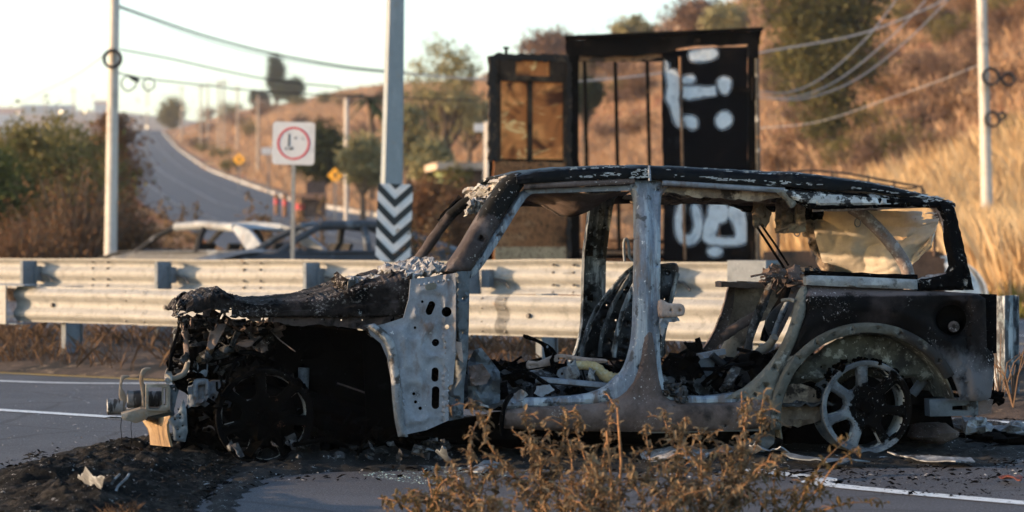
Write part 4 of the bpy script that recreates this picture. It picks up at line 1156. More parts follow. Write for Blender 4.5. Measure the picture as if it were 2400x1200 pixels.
# --- bonnet and front wing
HT = [(410, 742), (424, 722), (445, 706), (480, 700), (500, 693), (522, 688), (545, 702), (600, 712), (650, 710), (720, 704), (780, 692), (850, 668), (905, 655), (962, 642)]
HB = [(410, 746), (440, 748), (470, 750), (520, 746), (560, 742), (650, 741), (800, 742), (880, 741), (962, 737)]
def hood(u, v):
    x = 408 + 556 * u
    t, b = P(x, lerp_px(HT, x) + 3 + 3 * nz(x * .11) + 2 * nz(x * .33, 2), .085), P(x, lerp_px(HB, x) + 3 * nz(x * .09, 7), .05)
    rows = [(.050, b.z), (.028, b.z + (t.z - b.z) * .05), (.024, b.z + (t.z - b.z) * .35), (.040, b.z + (t.z - b.z) * .40), (.034, b.z + (t.z - b.z) * .72), (.038, b.z + (t.z - b.z) * .97), (.075, t.z)]
    mid = [(.075 + (CW - .15) * s, t.z + .012 * math.sin(math.pi * s) ** .6 + .022 * nz(u * 6, s * 5)) for s in (.08, .16, .25, .34, .43, .52, .61, .7, .79, .88, .95)]
    R = rows + mid + [(CW - a, z) for a, z in reversed(rows)]
    f = v * (len(R) - 1); i = min(int(f), len(R) - 2); a = f - i
    w = R[i][0] * (1 - a) + R[i + 1][0] * a; z = R[i][1] * (1 - a) + R[i + 1][1] * a
    cr_ = 1 - sstep(.10, .34, u)
    c = (.003 + .008 * cr_) * nz(x * .02, w * 3) + (.0015 + .009 * cr_) * (1 - 2 * abs(nz(x * .022 + w * 2.2, w * 3 - x * .008, 4))) + .0025 * nz(x * .10, w * 14, 9) * (1 + cr_) + .0018 * nz(x * .3, w * 40, 7)
    return Vector((b.x + .02 * nz(w * 4, u * 3) * (u < .2), w - c * .6, z + c))
def hood_skip(u, v):
    e = .5 + .5 * nz(u * 26, v * 14, 2)
    if u < .05: return e > .45
    if u < .24 and v < .06 + .12 * e: return e > .42
    if v < .03: return nz(u * 60, 3) > .1
    return v > .35 and nz(u * 9, v * 7, 5) > .42
MB().surf(hood, 170, 60, .006, skip=hood_skip).build('bonnet', M_HOOD, SUV, 22)
M_WING = mat('scorched_wing', (0.045, 0.035, 0.034), [dict(c=(0.08, 0.063, 0.062), s=4, lo=.48, hi=.64, st=(.5, 1, 1.5)), dict(c=SOOT, s=4, lo=.52, hi=.62), dict(c=(.2, .21, .23), s=9, lo=.62, hi=.67)], rough=.8, spec=.08, var=.35)
suv_panel('wing_edge', rough([(566, 739), (700, 739), (860, 739), (958, 734), (952, 748), (918, 756), (898, 770), (884, 782), (868, 774), (800, 767), (740, 760), (700, 764), (640, 754), (590, 752)], 2, 8, 8), M_WING, .055, .008, [circ(x, 750, 2.2, 6) for x in (640, 690, 760, 800, 850)] + [[(612, 745), (634, 745), (634, 751), (612, 751)]], 7, both(dent(.02, .03), dent(.008, .12, 3)), smooth=25)
for i, (x, y, ww, hh) in enumerate(((510, 690, 36, 16), (535, 697, 30, 14), (650, 708, 40, 12), (735, 700, 34, 12), (430, 712, 26, 16), (862, 664, 34, 16))):
    MB().surf(lambda u, v: P(x + ww * (u - .5) + 4 * nz(u * 4, v * 3, i), y + 6 - hh * v * (.5 + .5 * math.sin(math.pi * u)) + 5 * nz(u * 6, i), .07 + .10 * v * math.sin(math.pi * u) + .03 * nz(u * 5, v * 4, i + 3)), 10, 6, .004, skip=lambda u, v: v > .6 and nz(u * 9, i * 3) > .1).build('bonnet_shard', M_HOOD, SUV, 20)
for i, (x, y, ww, hh) in enumerate(((430, 742, 26, 40), (462, 748, 20, 24), (498, 746, 24, 30), (560, 748, 30, 22), (872, 770, 26, 22))):
    MB().surf(lambda u, v: P(x + ww * (u - .5) + 5 * nz(u * 3, v * 4, i + 8), y + hh * v * (.45 + .55 * math.sin(math.pi * u)), .05 + .06 * nz(u * 3, v * 4, i + 5)), 8, 8, .004, skip=lambda u, v: v > .5 and nz(u * 8, v * 5, i * 2) > .2).build('bonnet_shard', M_HOOD, SUV, 20)
junk('bonnet_flakes', M_ASH, 815, 905, 650, 672, .2, .9, 26, .012, .03, 9, 'bp')
junk('bonnet_scraps', M_HOOD, 790, 915, 655, 680, .05, .8, 30, .015, .04, 10, 'p')

# --- engine bay
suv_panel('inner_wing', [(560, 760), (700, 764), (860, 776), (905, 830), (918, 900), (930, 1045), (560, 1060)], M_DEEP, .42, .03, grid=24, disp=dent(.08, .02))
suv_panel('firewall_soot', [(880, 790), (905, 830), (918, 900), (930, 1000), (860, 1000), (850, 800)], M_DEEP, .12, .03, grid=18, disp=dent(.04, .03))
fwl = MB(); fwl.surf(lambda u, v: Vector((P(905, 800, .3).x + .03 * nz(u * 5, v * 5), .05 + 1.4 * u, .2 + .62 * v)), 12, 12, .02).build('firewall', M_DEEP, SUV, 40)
MB().blob(P(700, 850, .75), (.34, .3, .24), .25, 2.2, 16, 12, seed=3).build('engine_block', M_DEEP, SUV, 40)
suv_tube('strut', [(712, 862, .34), (710, 930, .34), (708, 985, .36)], .028, M_DKBLUE, 12, k=0)
suv_tube('brake_line', [(790, 898, .3), (840, 915, .28), (880, 930, .2)], .005, M_RUST, 5)
suv_tube('frame_rail', [(470, 930, .33), (700, 935, .34), (1000, 1010, .34), (1500, 1015, .34), (1800, 1010, .34), (1900, 930, .34), (2200, 940, .34), (2290, 955, .34)], .05, M_DEEP, 6, .03, 1.3)
suv_tube('frame_rail', [(470, 930, 1.15), (700, 935, 1.15), (1000, 1000, 1.15), (1500, 1005, 1.15), (1800, 1000, 1.15), (1900, 930, 1.15), (2250, 945, 1.15)], .05, M_DEEP, 6, .03, 1.3)
MB().blob(P(1250, 1010, .75), (.55, .2, .1), .2, 2, 14, 9, seed=5).build('gearbox', M_DEEP, SUV, 40)
suv_tube('exhaust_pipe', [(1150, 1030, .6), (1400, 1030, .55), (1700, 1025, .6), (1850, 1010, .7)], .03, M_BLACK, 10)
suv_panel('under_sill_bracket', [(1740, 1050), (1762, 1020), (1818, 1005), (1814, 1040), (1790, 1060)], M_DKBLUE, .1, .01, [circ(1768, 1042, 4, 8)], 8, dent(.03, .04))
# visible grey chassis box beside the front wheel, with its bracket window
suv_panel('chassis_box', [(440, 908), (478, 900), (500, 893), (545, 893), (552, 915), (540, 955), (440, 962)], M_STEEL, .22, .09, [capsule(500, 932, 3, 4)], 8, both(rnd(7, .014), dent(.012, .05)))
suv_panel('chassis_bracket', cr([(452, 900), (462, 888), (488, 890), (492, 920), (478, 945), (455, 948)], 2), M_STEEL, .18, .03, [[(464, 903), (482, 900), (480, 934), (464, 936)]], 6, rnd(5, .01))
suv_tube('tie_rod', [(440, 985, .3), (490, 966, .28), (530, 945, .2)], .026, M_STEEL, 12, .04, k=0)
suv_panel('mount_block', cr([(442, 842), (452, 834), (484, 838), (486, 875), (478, 884), (442, 880)], 2), M_STEEL, .22, .1, grid=7, disp=both(rnd(6, .012), dent(.01, .06)))
suv_panel('tapered_duct', cr([(456, 848), (466, 824), (496, 812), (502, 820), (486, 842), (470, 852)], 2), M_TAN, .2, .08, grid=6, disp=rnd(8, .03))
suv_tube('cross_tube', [(396, 888, .15), (410, 886, .16), (432, 874, .18), (440, 850, .2)], [.014, .014, .015, .012], M_BEIGE, 9, .15)
suv_tube('grille_strut', [(424, 752, .12), (414, 790, .1), (402, 830, .08), (398, 870, .08)], .010, M_BLACK, 6, .2)
suv_tube('grille_strut', [(432, 740, .2), (434, 790, .2), (440, 840, .2)], .014, M_RUST, 6, .3)
suv_tube('grille_strut', [(452, 745, .35), (452, 775, .35)], .02, M_RUST, 6, .3)
suv_panel('lamp_mount', rough([(388, 868), (398, 862), (404, 880), (402, 900), (392, 902), (386, 890)], 1.5, 5, 2), M_ASH, .1, .03, grid=6, disp=dent(.03, .1))
suv_tube('radiator_bar', [(442, 778, .25), (500, 766, .25), (540, 756, .25)], .014, M_BLACK, 7, .2)
suv_panel('wing_stay', cr([(486, 812), (494, 775), (512, 760), (530, 762), (516, 790), (500, 818)], 2), M_RUST, .1, .015, grid=7, disp=dent(.03, .06))
suv_tube('brake_hose', [(515, 880, .2), (520, 905, .18), (510, 915, .2), (508, 895, .22)], .006, M_BLACK, 6)
junk('front_end_wreckage', M_ASHD, 425, 560, 765, 880, .15, .8, 70, .015, .045, 11)
junk('front_end_soot', M_BLACK, 420, 640, 748, 900, .2, .9, 110, .02, .06, 12)
junk('front_end_ash', M_ASHD, 405, 520, 800, 870, .15, .6, 26, .012, .03, 13, 'bp')
junk('wing_wreckage', M_RUST, 560, 660, 760, 815, .15, .5, 34, .015, .04, 14)
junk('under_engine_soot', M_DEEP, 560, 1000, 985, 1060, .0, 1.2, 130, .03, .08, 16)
junk('under_engine_cinders', M_ASHD, 540, 1060, 1030, 1075, -.12, .4, 70, .01, .03, 17, 'bp')
junk('sub_frame_soot', M_DEEP, 430, 560, 950, 1060, .1, 1.2, 70, .025, .06, 15)

# --- bumper horn, hooks, crush can
hook1 = [(283, 883), (292, 880), (303, 881), (303, 884), (293, 887), (287, 897), (287, 912), (295, 925), (297, 940), (293, 952), (298, 962), (296, 978), (286, 980), (288, 962), (284, 944), (278, 928), (280, 902)]
hook2 = [(333, 866), (341, 862), (353, 862), (353, 866), (343, 870), (337, 882), (337, 897), (343, 908), (342, 922), (338, 934), (345, 948), (345, 962), (333, 962), (333, 936), (329, 908), (326, 892), (329, 874)]
suv_panel('tow_hook', cr(hook1, 2), M_BEIGE, .30, .025, grid=4, disp=rnd(2, .003), smooth=20)
suv_panel('tow_hook', cr(hook2, 2), M_BEIGE, .24, .025, grid=4, disp=rnd(2, .003), smooth=20)
for x0, x1, y, r in ((250, 288, 953, .042), (297, 332, 936, .044), (340, 382, 936, .042)):
    mb = MB(); a, b = P(x0, y, .33), P(x1, y - 1, .33); mb.lathe([(0, .004), (r * .8, .0), (r, .006), (r * .97, (b - a).length * .4), (r, (b - a).length), (0, (b - a).length)], a, b - a, 20)
    mb.build('bumper_damper', mat('chalky_drum_%d' % x0, (0.14, 0.145, 0.155), [dict(c=(0.02, 0.02, 0.022), s=10, lo=.45, hi=.54, st=(3, 1, .6)), dict(c=(.34, .35, .36), s=12, lo=.57, hi=.65)], rough=.7), SUV, 40)
suv_panel('bumper_plate', [(284, 971), (330, 958), (398, 958), (402, 965), (352, 975), (332, 988), (318, 992), (288, 983)], M_BEIGE, .14, .34, grid=8, disp=rnd(3, .004), smooth=15)
suv_panel('bumper_bracket', [(342, 901), (396, 901), (400, 912), (398, 960), (388, 964), (342, 962)], M_BEIGE, .12, .10, [[(348, 908), (380, 908), (380, 950), (370, 960), (348, 958)], capsule(386, 930, 2.5, 20)], 6, rnd(2, .003), smooth=15)
suv_panel('bumper_side_plate', [(398, 903), (410, 900), (422, 902), (414, 935), (408, 962), (400, 966)], M_DKBLUE, .16, .03, [circ(408, 912, 2.5, 6)], 6, rnd(4, .008))
def wedge(u, v):
    near = [(404, 976), (396, 996), (398, 1018), (405, 1046)]; far = [(338, 984), (350, 1002), (355, 1020), (357, 1042)]
    f = u * 3; i = min(int(f), 2); a = f - i
    pn = (near[i][0] * (1 - a) + near[i + 1][0] * a, near[i][1] * (1 - a) + near[i + 1][1] * a)
    pf = (far[i][0] * (1 - a) + far[i + 1][0] * a, far[i][1] * (1 - a) + far[i + 1][1] * a)
    s = v + .12 * math.sin(math.pi * v)
    return P(pn[0] + (pf[0] - pn[0]) * v, pn[1] + (pf[1] - pn[1]) * v, .08 + .42 * v - .05 * math.sin(math.pi * v))
MB().surf(wedge, 18, 18, -.012).build('crush_plate', M_TAN, SUV, 60)
suv_panel('perforated_plate', [(393, 984), (418, 968), (430, 935), (437, 960), (440, 1012), (434, 1036), (407, 1032), (404, 1002)], M_DKBLUE, .07, .014,
          [circ(x, y, 2.6, 8) for x, y in ((422, 972), (411, 967), (424, 946), (410, 983), (422, 980), (428, 998), (417, 1006), (421, 1024), (402, 972))], 6, rnd(4, .006))
suv_tube('skid_tube', [(346, 972, .25), (380, 975, .22), (405, 966, .2)], .022, M_DKBLUE, 8, .1)
for x in (286, 310):
    suv_tube('loose_wire', [(x, 975, .3), (x - 3, 1000, .3), (x - 1, 1030, .3), (x - 6, 1055, .3)], .0016, M_BLACK, 4)

# --- wheels without tyres
RIMW = [(.116, -.25), (.104, 0), (.116, .25), (.15, .29), (.194, .315), (.207, .285), (.213, 0), (.207, -.285), (.194, -.315), (.15, -.29)]
def rim_face(c, sx, m, parent):
    mb = MB(); R = .226
    holes = []
    for i in range(7):
        a = math.radians(90 + 360 / 7 * (i + .5)) + .1
        prof = RIMW
        holes.append([(r * math.cos(a + t * (.9 if r < .14 else 1)), r * math.sin(a + t * (.9 if r < .14 else 1))) for r, t in prof])
    lug = [circ(.036 * math.cos(t), .036 * math.sin(t), .006, 6) for t in np.linspace(0, 2 * math.pi, 6)[:-1]]
    def disp(x, y, d):
        r = math.hypot(x, y)
        return rnd(.012, .012)(x, y, d) + .028 * (1 - sstep(.03, .17, r)) * (1 if r > .05 else .6) + .002 * nz(x * 40, y * 40)
    mb.panel(circ(0, 0, R, 56), lambda x, y, d: Vector((c[0] + x, c[1] + sx * (d), c[2] + y)), .05, [*holes, *lug], .012, disp, dirn=(0, sx, 0))
    if sx > 0:
        for i in range(7):
            a = math.radians(90 + 360 / 7 * (i + .5)) + .1
            w0 = [(r * .985 * math.cos(a + t * .97), r * .985 * math.sin(a + t * .97)) for r, t in cr(RIMW, 3)]
            n = len(w0); k0 = random.Random(i + int(c[0] * 7)).randint(6, 12); L = random.Random(i * 3 + 1).randint(12, 18)
            vs = []
            for q in range(L):
                x, y = w0[(k0 + q) % n]
                vs += [Vector((c[0] + x, c[1] + .012, c[2] + y)), Vector((c[0] + x * 1.0, c[1] + .055, c[2] + y * 1.0))]
            l = MB().add(vs, [(2 * q, 2 * q + 1, 2 * q + 3, 2 * q + 2) for q in range(L - 1)]).build('window_lip', M_LIPASH, parent, 60)
    return mb.build('rim_spokes', m, parent, 35)
def wheel(px, py, w, m, near=True):
    c = P(px, py, w)
    if not near: c = Vector((P(px, py, 0).x, w, P(px, py, 0).z))
    sx = 1 if near else -1
    mb = MB()
    prof = [(.214, .006), (.222, 0), (.236, -.004), (.240, .004), (.238, .014), (.224, .024), (.218, .05), (.209, .10), (.218, .17), (.236, .19), (.240, .2), (.232, .2), (.2085, .175), (.205, .10), (.212, .05)]
    mb.lathe([(r, h * sx) for r, h in prof], c, (0, 1, 0), 56, True)
    wh = mb.build('wheel', M_BLACK if m is M_RIMF else m, SUV, 40)
    if near:
        mb = MB(); mb.lathe([(.2105, .03), (.2015, .10), (.205, .172)], c, (0, 1, 0), 56); mb.build('barrel', M_BARREL, wh, 40)
    rim_face((c.x, c.y + .012 * sx, c.z), sx, m, wh)
    mb = MB(); mb.lathe([(.0, .085), (.155, .085), (.16, .09), (.16, .11), (0, .11)], c, (0, sx, 0), 32); mb.build('brake_disc', M_DEEP, wh, 40)
    mb = MB(); mb.lathe([(0, .022), (.026, .022), (.031, .03), (.031, .05)], c, (0, sx, 0), 20); mb.build('hub_cap', M_DEEP, wh, 40)
    return wh, c
wf_, cf = wheel(620, 978, .0, M_RIMF)
wr_, crr = wheel(2033, 955, .0, M_RIMR)
wheel(620, 978, CW, M_BLACK, False)
wheel(2033, 955, CW, M_BLACK, False)
tag(wf_, 'soot-black front wheel rim without a tyre'); tag(wr_, 'half grey, half black rear wheel rim without a tyre')
# the rear rim keeps its own origin so that the soot covers its right half
for v in wr_.data.vertices: v.co -= crr
wr_.location = crr
for o in wr_.children:
    if o.data.materials[0] == M_RIMR:
        for v in o.data.vertices: v.co -= crr
    else: o.location = -crr
for cc in (cf, crr):
    mb = MB(); mb.tube([Vector((cc.x, .1, cc.z)), Vector((cc.x, CW - .1, cc.z))], .045, 12); mb.build('axle', M_DEEP, SUV, 50)
    mb = MB(); mb.blob(Vector((cc.x, .8, cc.z)), (.15, .15, .13), .1, 2); mb.build('differential', M_DEEP, SUV, 50)
# soot-crusted remains of the tyre cords over the rims
for (cc, sd) in ((cf, 3), (crr, 5)):
    mb = MB(); r = random.Random(sd)
    for i in range(60):
        a = r.uniform(-.5, math.pi + .5) if sd == 3 else r.uniform(.3, math.pi - .2)
        mb.blob(Vector((cc.x + .238 * math.cos(a), r.uniform(-.005, .18), cc.z + .238 * math.sin(a))), r.uniform(.008, .02), .5, 3, 6, 4, seed=r.random() * 30)
    o = mb.build('tyre_crust', M_DEEP, SUV, 30); o['kind'] = 'stuff'
# ------------------------------------------------------------------ burnt sedans behind the rails
M_SILVER = mat('burnt_silver_skin', (0.21, 0.225, 0.245), [dict(c=(0.36, 0.375, 0.39), s=2, lo=.45, hi=.62), dict(c=(0.17, 0.16, 0.16), s=2.6, lo=.56, hi=.68), dict(c=(.30, .2, .14), s=4, lo=.62, hi=.7)], rough=.6, metal=.1, var=.15)
M_GREYSK = mat('burnt_grey_skin', (0.045, 0.05, 0.06), [dict(c=(0.19, 0.215, 0.25), s=2.2, lo=.5, hi=.66), dict(c=(0.06, 0.06, 0.065), s=2.6, lo=.54, hi=.66)], rough=.6, metal=.1, var=.2)
M_INNER = mat('charred_interior', (0.02, 0.019, 0.019), [dict(c=(.08, .06, .05), s=6, lo=.55, hi=.66)], rough=.9)

M_CHARP = mat('sooted_car_pillar', (0.02, 0.02, 0.022), [dict(c=(.12, .12, .13), s=3, lo=.55, hi=.66)], rough=.8, spec=.1)
def sedan(name, label, loc, rz, m_top, m_low, fast=False, m_pil=None):
    m_pil = m_pil or m_low
    root = tag(empty(name, loc, rz), label, 'car', 'burnt sedans behind the guard rails')
    L, Wd = 4.4, 1.68
    hw = Wd / 2
    belt, roofz = .92, 1.36
    # x forward. greenhouse: base and roof corners
    wf, wr = 1.05, (-1.75 if not fast else -1.95)
    rf, rr = .35, (-.95 if not fast else -.75)
    yb, yr = hw - .06, hw - .26
    def side_out():
        o = [(-2.2, .35), (-2.2, .78), (-2.1, .93), (-1.75, .97), (1.0, .95), (1.6, .86), (2.1, .72), (2.2, .55), (2.18, .3), (1.72, .28)]
        o += [(1.37 + .35 * math.cos(a), .32 + .35 * math.sin(a)) for a in np.linspace(0, math.pi, 11)]
        o += [(1.0, .25), (-.95, .25)]
        o += [(-1.32 + .35 * math.cos(a), .32 + .35 * math.sin(a)) for a in np.linspace(0, math.pi, 11)]
        o += [(-1.72, .28)]
        return o
    for s in (-1, 1):
        mb = MB(); mb.panel(side_out(), lambda x, z, d: Vector((x, s * (hw - .05 * max(0, abs(x) - 1.5) ** 2 - d), z)), .02, (), .16,
                            lambda x, y, d: .05 * (1 - sstep(0, .12, d)) + .012 * nz(x * 2, y * 2), dirn=(0, -s, 0))
        mb.build('body_side', m_low, root, 40)
        for a, b, r0, nm in (((wf, s * yb, belt), (rf, s * yr, roofz - .03), .05, 'front_pillar'), ((-.35, s * (yb + .02), belt), (-.33, s * (yr + .01), roofz - .02), .06, 'center_pillar')):
            mb = MB(); m_ = (Vector(a) + Vector(b)) / 2 + Vector((0, s * .02, .03)); mb.tube([a, m_, b], [r0 * 1.15, r0, r0], 8, .7, .06); mb.build(nm, m_pil, root, 50)
        mb = MB()
        out = [(wr - .05, belt), (wr + .28, belt), (rr - .05, roofz - .10), (rr + .35, roofz - .02), (rr + .1, roofz), (rr - .2, roofz - .03), (rr - .5, roofz - .16)]
        mb.panel(cr(out, 2), lambda x, z, d: Vector((x, s * (yb - (yb - yr) * (z - belt) / (roofz - belt) + .01), z)), .06, (), .1, None, dirn=(0, -s, 0)); mb.build('rear_pillar', m_top, root, 50)
        mb = MB(); mb.tube([(rf, s * yr, roofz - .03), (-.3, s * (yr + .02), roofz), (rr, s * yr, roofz - .05)], .068, 8, .75); mb.build('roof_rail', m_top, root, 50)
        mb = MB(); mb.tube([(wf, s * yb, belt), (0, s * (yb + .03), belt + .02), (wr, s * yb, belt + .02)], .028, 8); mb.build('window_sill', m_low, root, 50)
        for x in (1.37, -1.32):
            mb = MB(); mb.lathe([(.05, 0), (.2, -.01), (.235, .0), (.235, .16), (.2, .17), (.05, .12)], (x, s * (hw - .03), .24), (0, -s, 0), 22); mb.build('wheel_rim', M_RUST, root, 40)
    def roof(u, v):
        x = rf + (rr - rf) * u; y = yr * (2 * v - 1)
        return Vector((x, y, roofz - .035 + .06 * math.sin(math.pi * v) ** .6 * (.5 + .5 * math.sin(math.pi * u)) - .05 * (2 * u - 1) ** 4 + .012 * nz(x * 3, y * 3)))
    MB().surf(roof, 16, 12, .015).build('roof', m_top, root, 50)
    def hood_(u, v):
        x = wf + .05 + (2.15 - wf) * u; y = (hw - .06) * (2 * v - 1)
        return Vector((x, y, belt + .02 - .2 * u ** 2 + .03 * math.sin(math.pi * v) + .02 * nz(x * 3, y * 3)))
    MB().surf(hood_, 12, 12, .01).build('bonnet', m_low, root, 50)
    def boot_(u, v):
        x = -2.15 + (wr + 2.2) * u; y = (hw - .06) * (2 * v - 1)
        return Vector((x, y, .93 + .04 * math.sin(math.pi * v) + .015 * nz(x * 3, y * 3)))
    MB().surf(boot_, 8, 12, .01).build('boot_lid', m_low, root, 50)
    for x in (-2.19, 2.17):
        MB().surf(lambda u, v: Vector((x + .03 * math.sin(u * 3.1) * (1 if x > 0 else -1), (hw - .1) * (2 * u - 1), .3 + (.55 if x < 0 else .35) * v)), 10, 5, .01).build('rear_panel' if x < 0 else 'front_panel', m_low, root, 50)
    MB().surf(lambda u, v: Vector((-2.0 + 3.9 * u, (hw - .1) * (2 * v - 1), .3 + .05 * nz(u * 8, v * 5))), 14, 8, .01).build('floor_pan', M_INNER, root, 50)
    for y in (-.38, .38):
        for x in (.15, -.85):
            mb = MB(); mb.surf(lambda u, v: Vector((x - .28 * u, y + .22 * (2 * v - 1), .45 + .62 * u)), 6, 5, .05); mb.build('seat_frame', M_INNER, root, 40)
    mb = MB(); mb.tube([(.82, -.7, .82), (.8, 0, .86), (.82, .7, .82)], .09, 8, .7, .2); mb.build('dashboard', M_INNER, root, 40)
    mb = MB(); mb.lathe([(.15, 0), (.165, .01), (.15, .02)], (.55, .36, .92), (-1, 0, .5), 18); mb.build('steering_wheel', M_INNER, root, 40)
    return root

p = stand(505, 39.5); p.z = 0.0
S1 = sedan('burnt_sedan', 'burnt pale silver sedan behind the farther rail, left of the two', p, math.radians(180 - 36), M_SILVER, M_GREYSK, False, M_CHARP)
S1.scale = (.98, 1.0, 1.02)
p = stand(778, 37.5); p.z = 0.02
sedan('burnt_sedan', 'burnt dark grey sedan behind the farther rail, in front of the chevron board', p, math.radians(180 + 20), M_GREYSK, M_GREYSK, True)

# ------------------------------------------------------------------ burnt box truck
TY = 30.4
TX = (1555 - CX) / FPX * TY
TR = tag(empty('burnt_box_truck', (TX, TY, 0), math.radians(-1.5)), 'burnt-out box truck seen from behind, one black door painted white, the other swung open', 'truck')
M_TBLACK = mat('truck_soot', (0.002, 0.0018, 0.002), [dict(c=(0.011, 0.008, 0.007), s=2.4, lo=.52, hi=.66), dict(c=(.16, .09, .055), s=5, lo=.64, hi=.7)], rough=.8, spec=.04, var=.35)
M_TDOOR = mat('soot_door', (0.0018, 0.0018, 0.003), [dict(c=(0.011, 0.008, 0.0075), s=1.6, lo=.52, hi=.7), dict(c=(.016, .016, .02), s=2.8, lo=.6, hi=.7)], rough=.75, spec=.04, var=.35)
M_TRUSTY = mat('truck_rust', (0.24, 0.125, 0.066), [dict(c=(0.06, 0.04, 0.03), s=3, lo=.5, hi=.62), dict(c=(.36, .22, .13), s=6, lo=.58, hi=.68)], rough=.85)
M_SPRAY = mat('white_spray', (0.54, 0.58, 0.63), [dict(c=(0.36, 0.40, 0.46), s=6, lo=.5, hi=.66), dict(c=(0.10, 0.10, 0.12), s=9, lo=.66, hi=.72)], rough=.8, var=.12)
k_ = 5700 / TY / 5700
def tp(px, py, y=0.0):                      # truck-local point for a photo pixel, y metres in front of the rear frame
    D = TY + y
    return Vector(((px - CX) / FPX * D - TX, y, CAMH - (py - HY) / FPX * D))
def tbar(name, a, b, w, h, m, up=(0, 1, 0)):
    mb = MB(); mb.bar(a, b, w, h, up=up); return mb.build(name, m, TR, 0)
zt = 3.72
for s, (x0, x1) in ((-1, (-1.19, -1.06)), (1, (1.06, 1.19))):
    mb = MB(); mb.panel([(x0, .75), (x1, .75), (x1, zt - .12), (x0, zt - .12)], lambda x, z, d: Vector((x + s * (-.02 if z < 2 else .0), 0 + d, z)), .14, (), .2, lambda x, y, d: .006 * nz(x * 6, y * 3)); mb.build('rear_post', M_TBLACK, TR, 30)
mb = MB(); mb.panel(rough([(-1.22, 3.44), (-.6, 3.43), (0, 3.47), (.3, 3.56), (1.19, 3.58), (1.22, 3.74), (0, 3.70), (-1.22, 3.64)], .012, .08, 2), lambda x, z, d: Vector((x, -.02 + d, z)), .16, (), .12, lambda x, y, d: .01 * nz(x * 5, y * 5)); mb.build('rear_header', M_TBLACK, TR, 30)
tbar('header_cap', (-1.23, .0, 3.665), (1.23, .0, 3.765), .26, .035, M_TBLACK, up=(0, 0, 1))
mb = MB(); mb.panel(rough([(-1.06, 3.36), (-.3, 3.38), (.0, 3.41), (.05, 3.48), (-1.06, 3.46)], .02, .06, 5), lambda x, z, d: Vector((x, .05, z)), .02, (), .1); mb.build('header_lining', M_TRUSTY, TR, 30)
tbar('rear_sill', (-1.2, .02, .80), (1.2, .02, .80), .16, .14, M_TBLACK)
LB = 2.6
for s in (-1, 1):
    tbar('top_rail', (s * 1.15, .1, 3.60), (s * 1.15, LB, 3.60), .07, .09, M_TBLACK, up=(0, 0, 1))
    tbar('bottom_rail', (s * 1.15, .1, .9), (s * 1.15, LB, .9), .08, .14, M_TBLACK, up=(0, 0, 1))
    tbar('chassis_rail', (s * .42, -.1, .72), (s * .42, LB + 2.2, .72), .08, .18, M_TBLACK, up=(0, 0, 1))
    tbar('front_post', (s * 1.14, LB, .9), (s * 1.14, LB, 3.56), .07, .07, M_TBLACK)
tbar('front_header', (-1.15, LB, 3.62), (1.15, LB, 3.62), .09, .12, M_TBLACK, up=(0, 0, 1))
tbar('front_sill', (-1.15, LB, .95), (1.15, LB, .95), .09, .14, M_TBLACK, up=(0, 0, 1))
for px in (1360, 1432, 1507, 1583, 1660):
    a, b = tp(px - 2, 132, LB), tp(px + 8, 560, LB)
    a.z, b.z = 3.6, .98
    mb = MB(); mb.tube([a, (a + b) / 2 + Vector((.015 * nz(px), 0, 0)), b], .026, 8); mb.build('wall_stake', M_TBLACK, TR, 60)
mb = MB(); mb.surf(lambda u, v: Vector((-1.12 + 2.24 * v, .1 + LB * u, .98 + .03 * nz(u * 9, v * 7))), 30, 12, .03); mb.build('load_floor', M_TRUSTY, TR, 40)
# closed right-hand door
dr = MB()
xL, xR = -.02, 1.05
dr.panel(rough([(xL + .02, .86), (xR, .86), (xR, 3.56), (xL, 3.50), (xL + .0, 2.6), (xL + .025, 1.7)], .006, .1, 3), lambda x, z, d: Vector((x, .03 + d, z)), .05,
         [[(.53, 1.12 + .03), (.72, 1.14), (.70, 1.42), (.63, 1.46), (.55, 1.30)]], .12, lambda x, y, d: .008 * nz(x * 3, y * 3) + .006 * nz(x * 9, y * 9, 2))
door = tag(dr.build('rear_door', M_TDOOR, TR, 40), 'soot-black closed door with white spray-painted marks')
mb = MB(); mb.tube([(.27, -.03, .82), (.235, -.03, 2.0), (.205, -.03, 3.42)], .017, 8); mb.build('lock_rod', M_TRUSTY, TR, 60)
for z in (3.02, 1.96, .98):
    mb = MB(); mb.bar((.86, -.015, z), (1.14, -.02, z - .01), .03, .05, up=(0, 0, 1)); mb.tube([(1.12, -.03, z - .14), (1.12, -.03, z + .14)], .028, 8); mb.build('hinge', M_TBLACK, TR, 40)
mb = MB(); mb.tube([(1.17, -.03, .8), (1.175, -.04, 2.0), (1.16, -.03, 3.4)], .03, 7, 1, .25); mb.build('melted_seal', mat('seal_soot', (0.05, 0.045, 0.04), [dict(c=(.3, .29, .27), s=7, lo=.56, hi=.64), dict(c=(.22, .11, .05), s=4, lo=.58, hi=.66)], rough=.8), TR, 40)
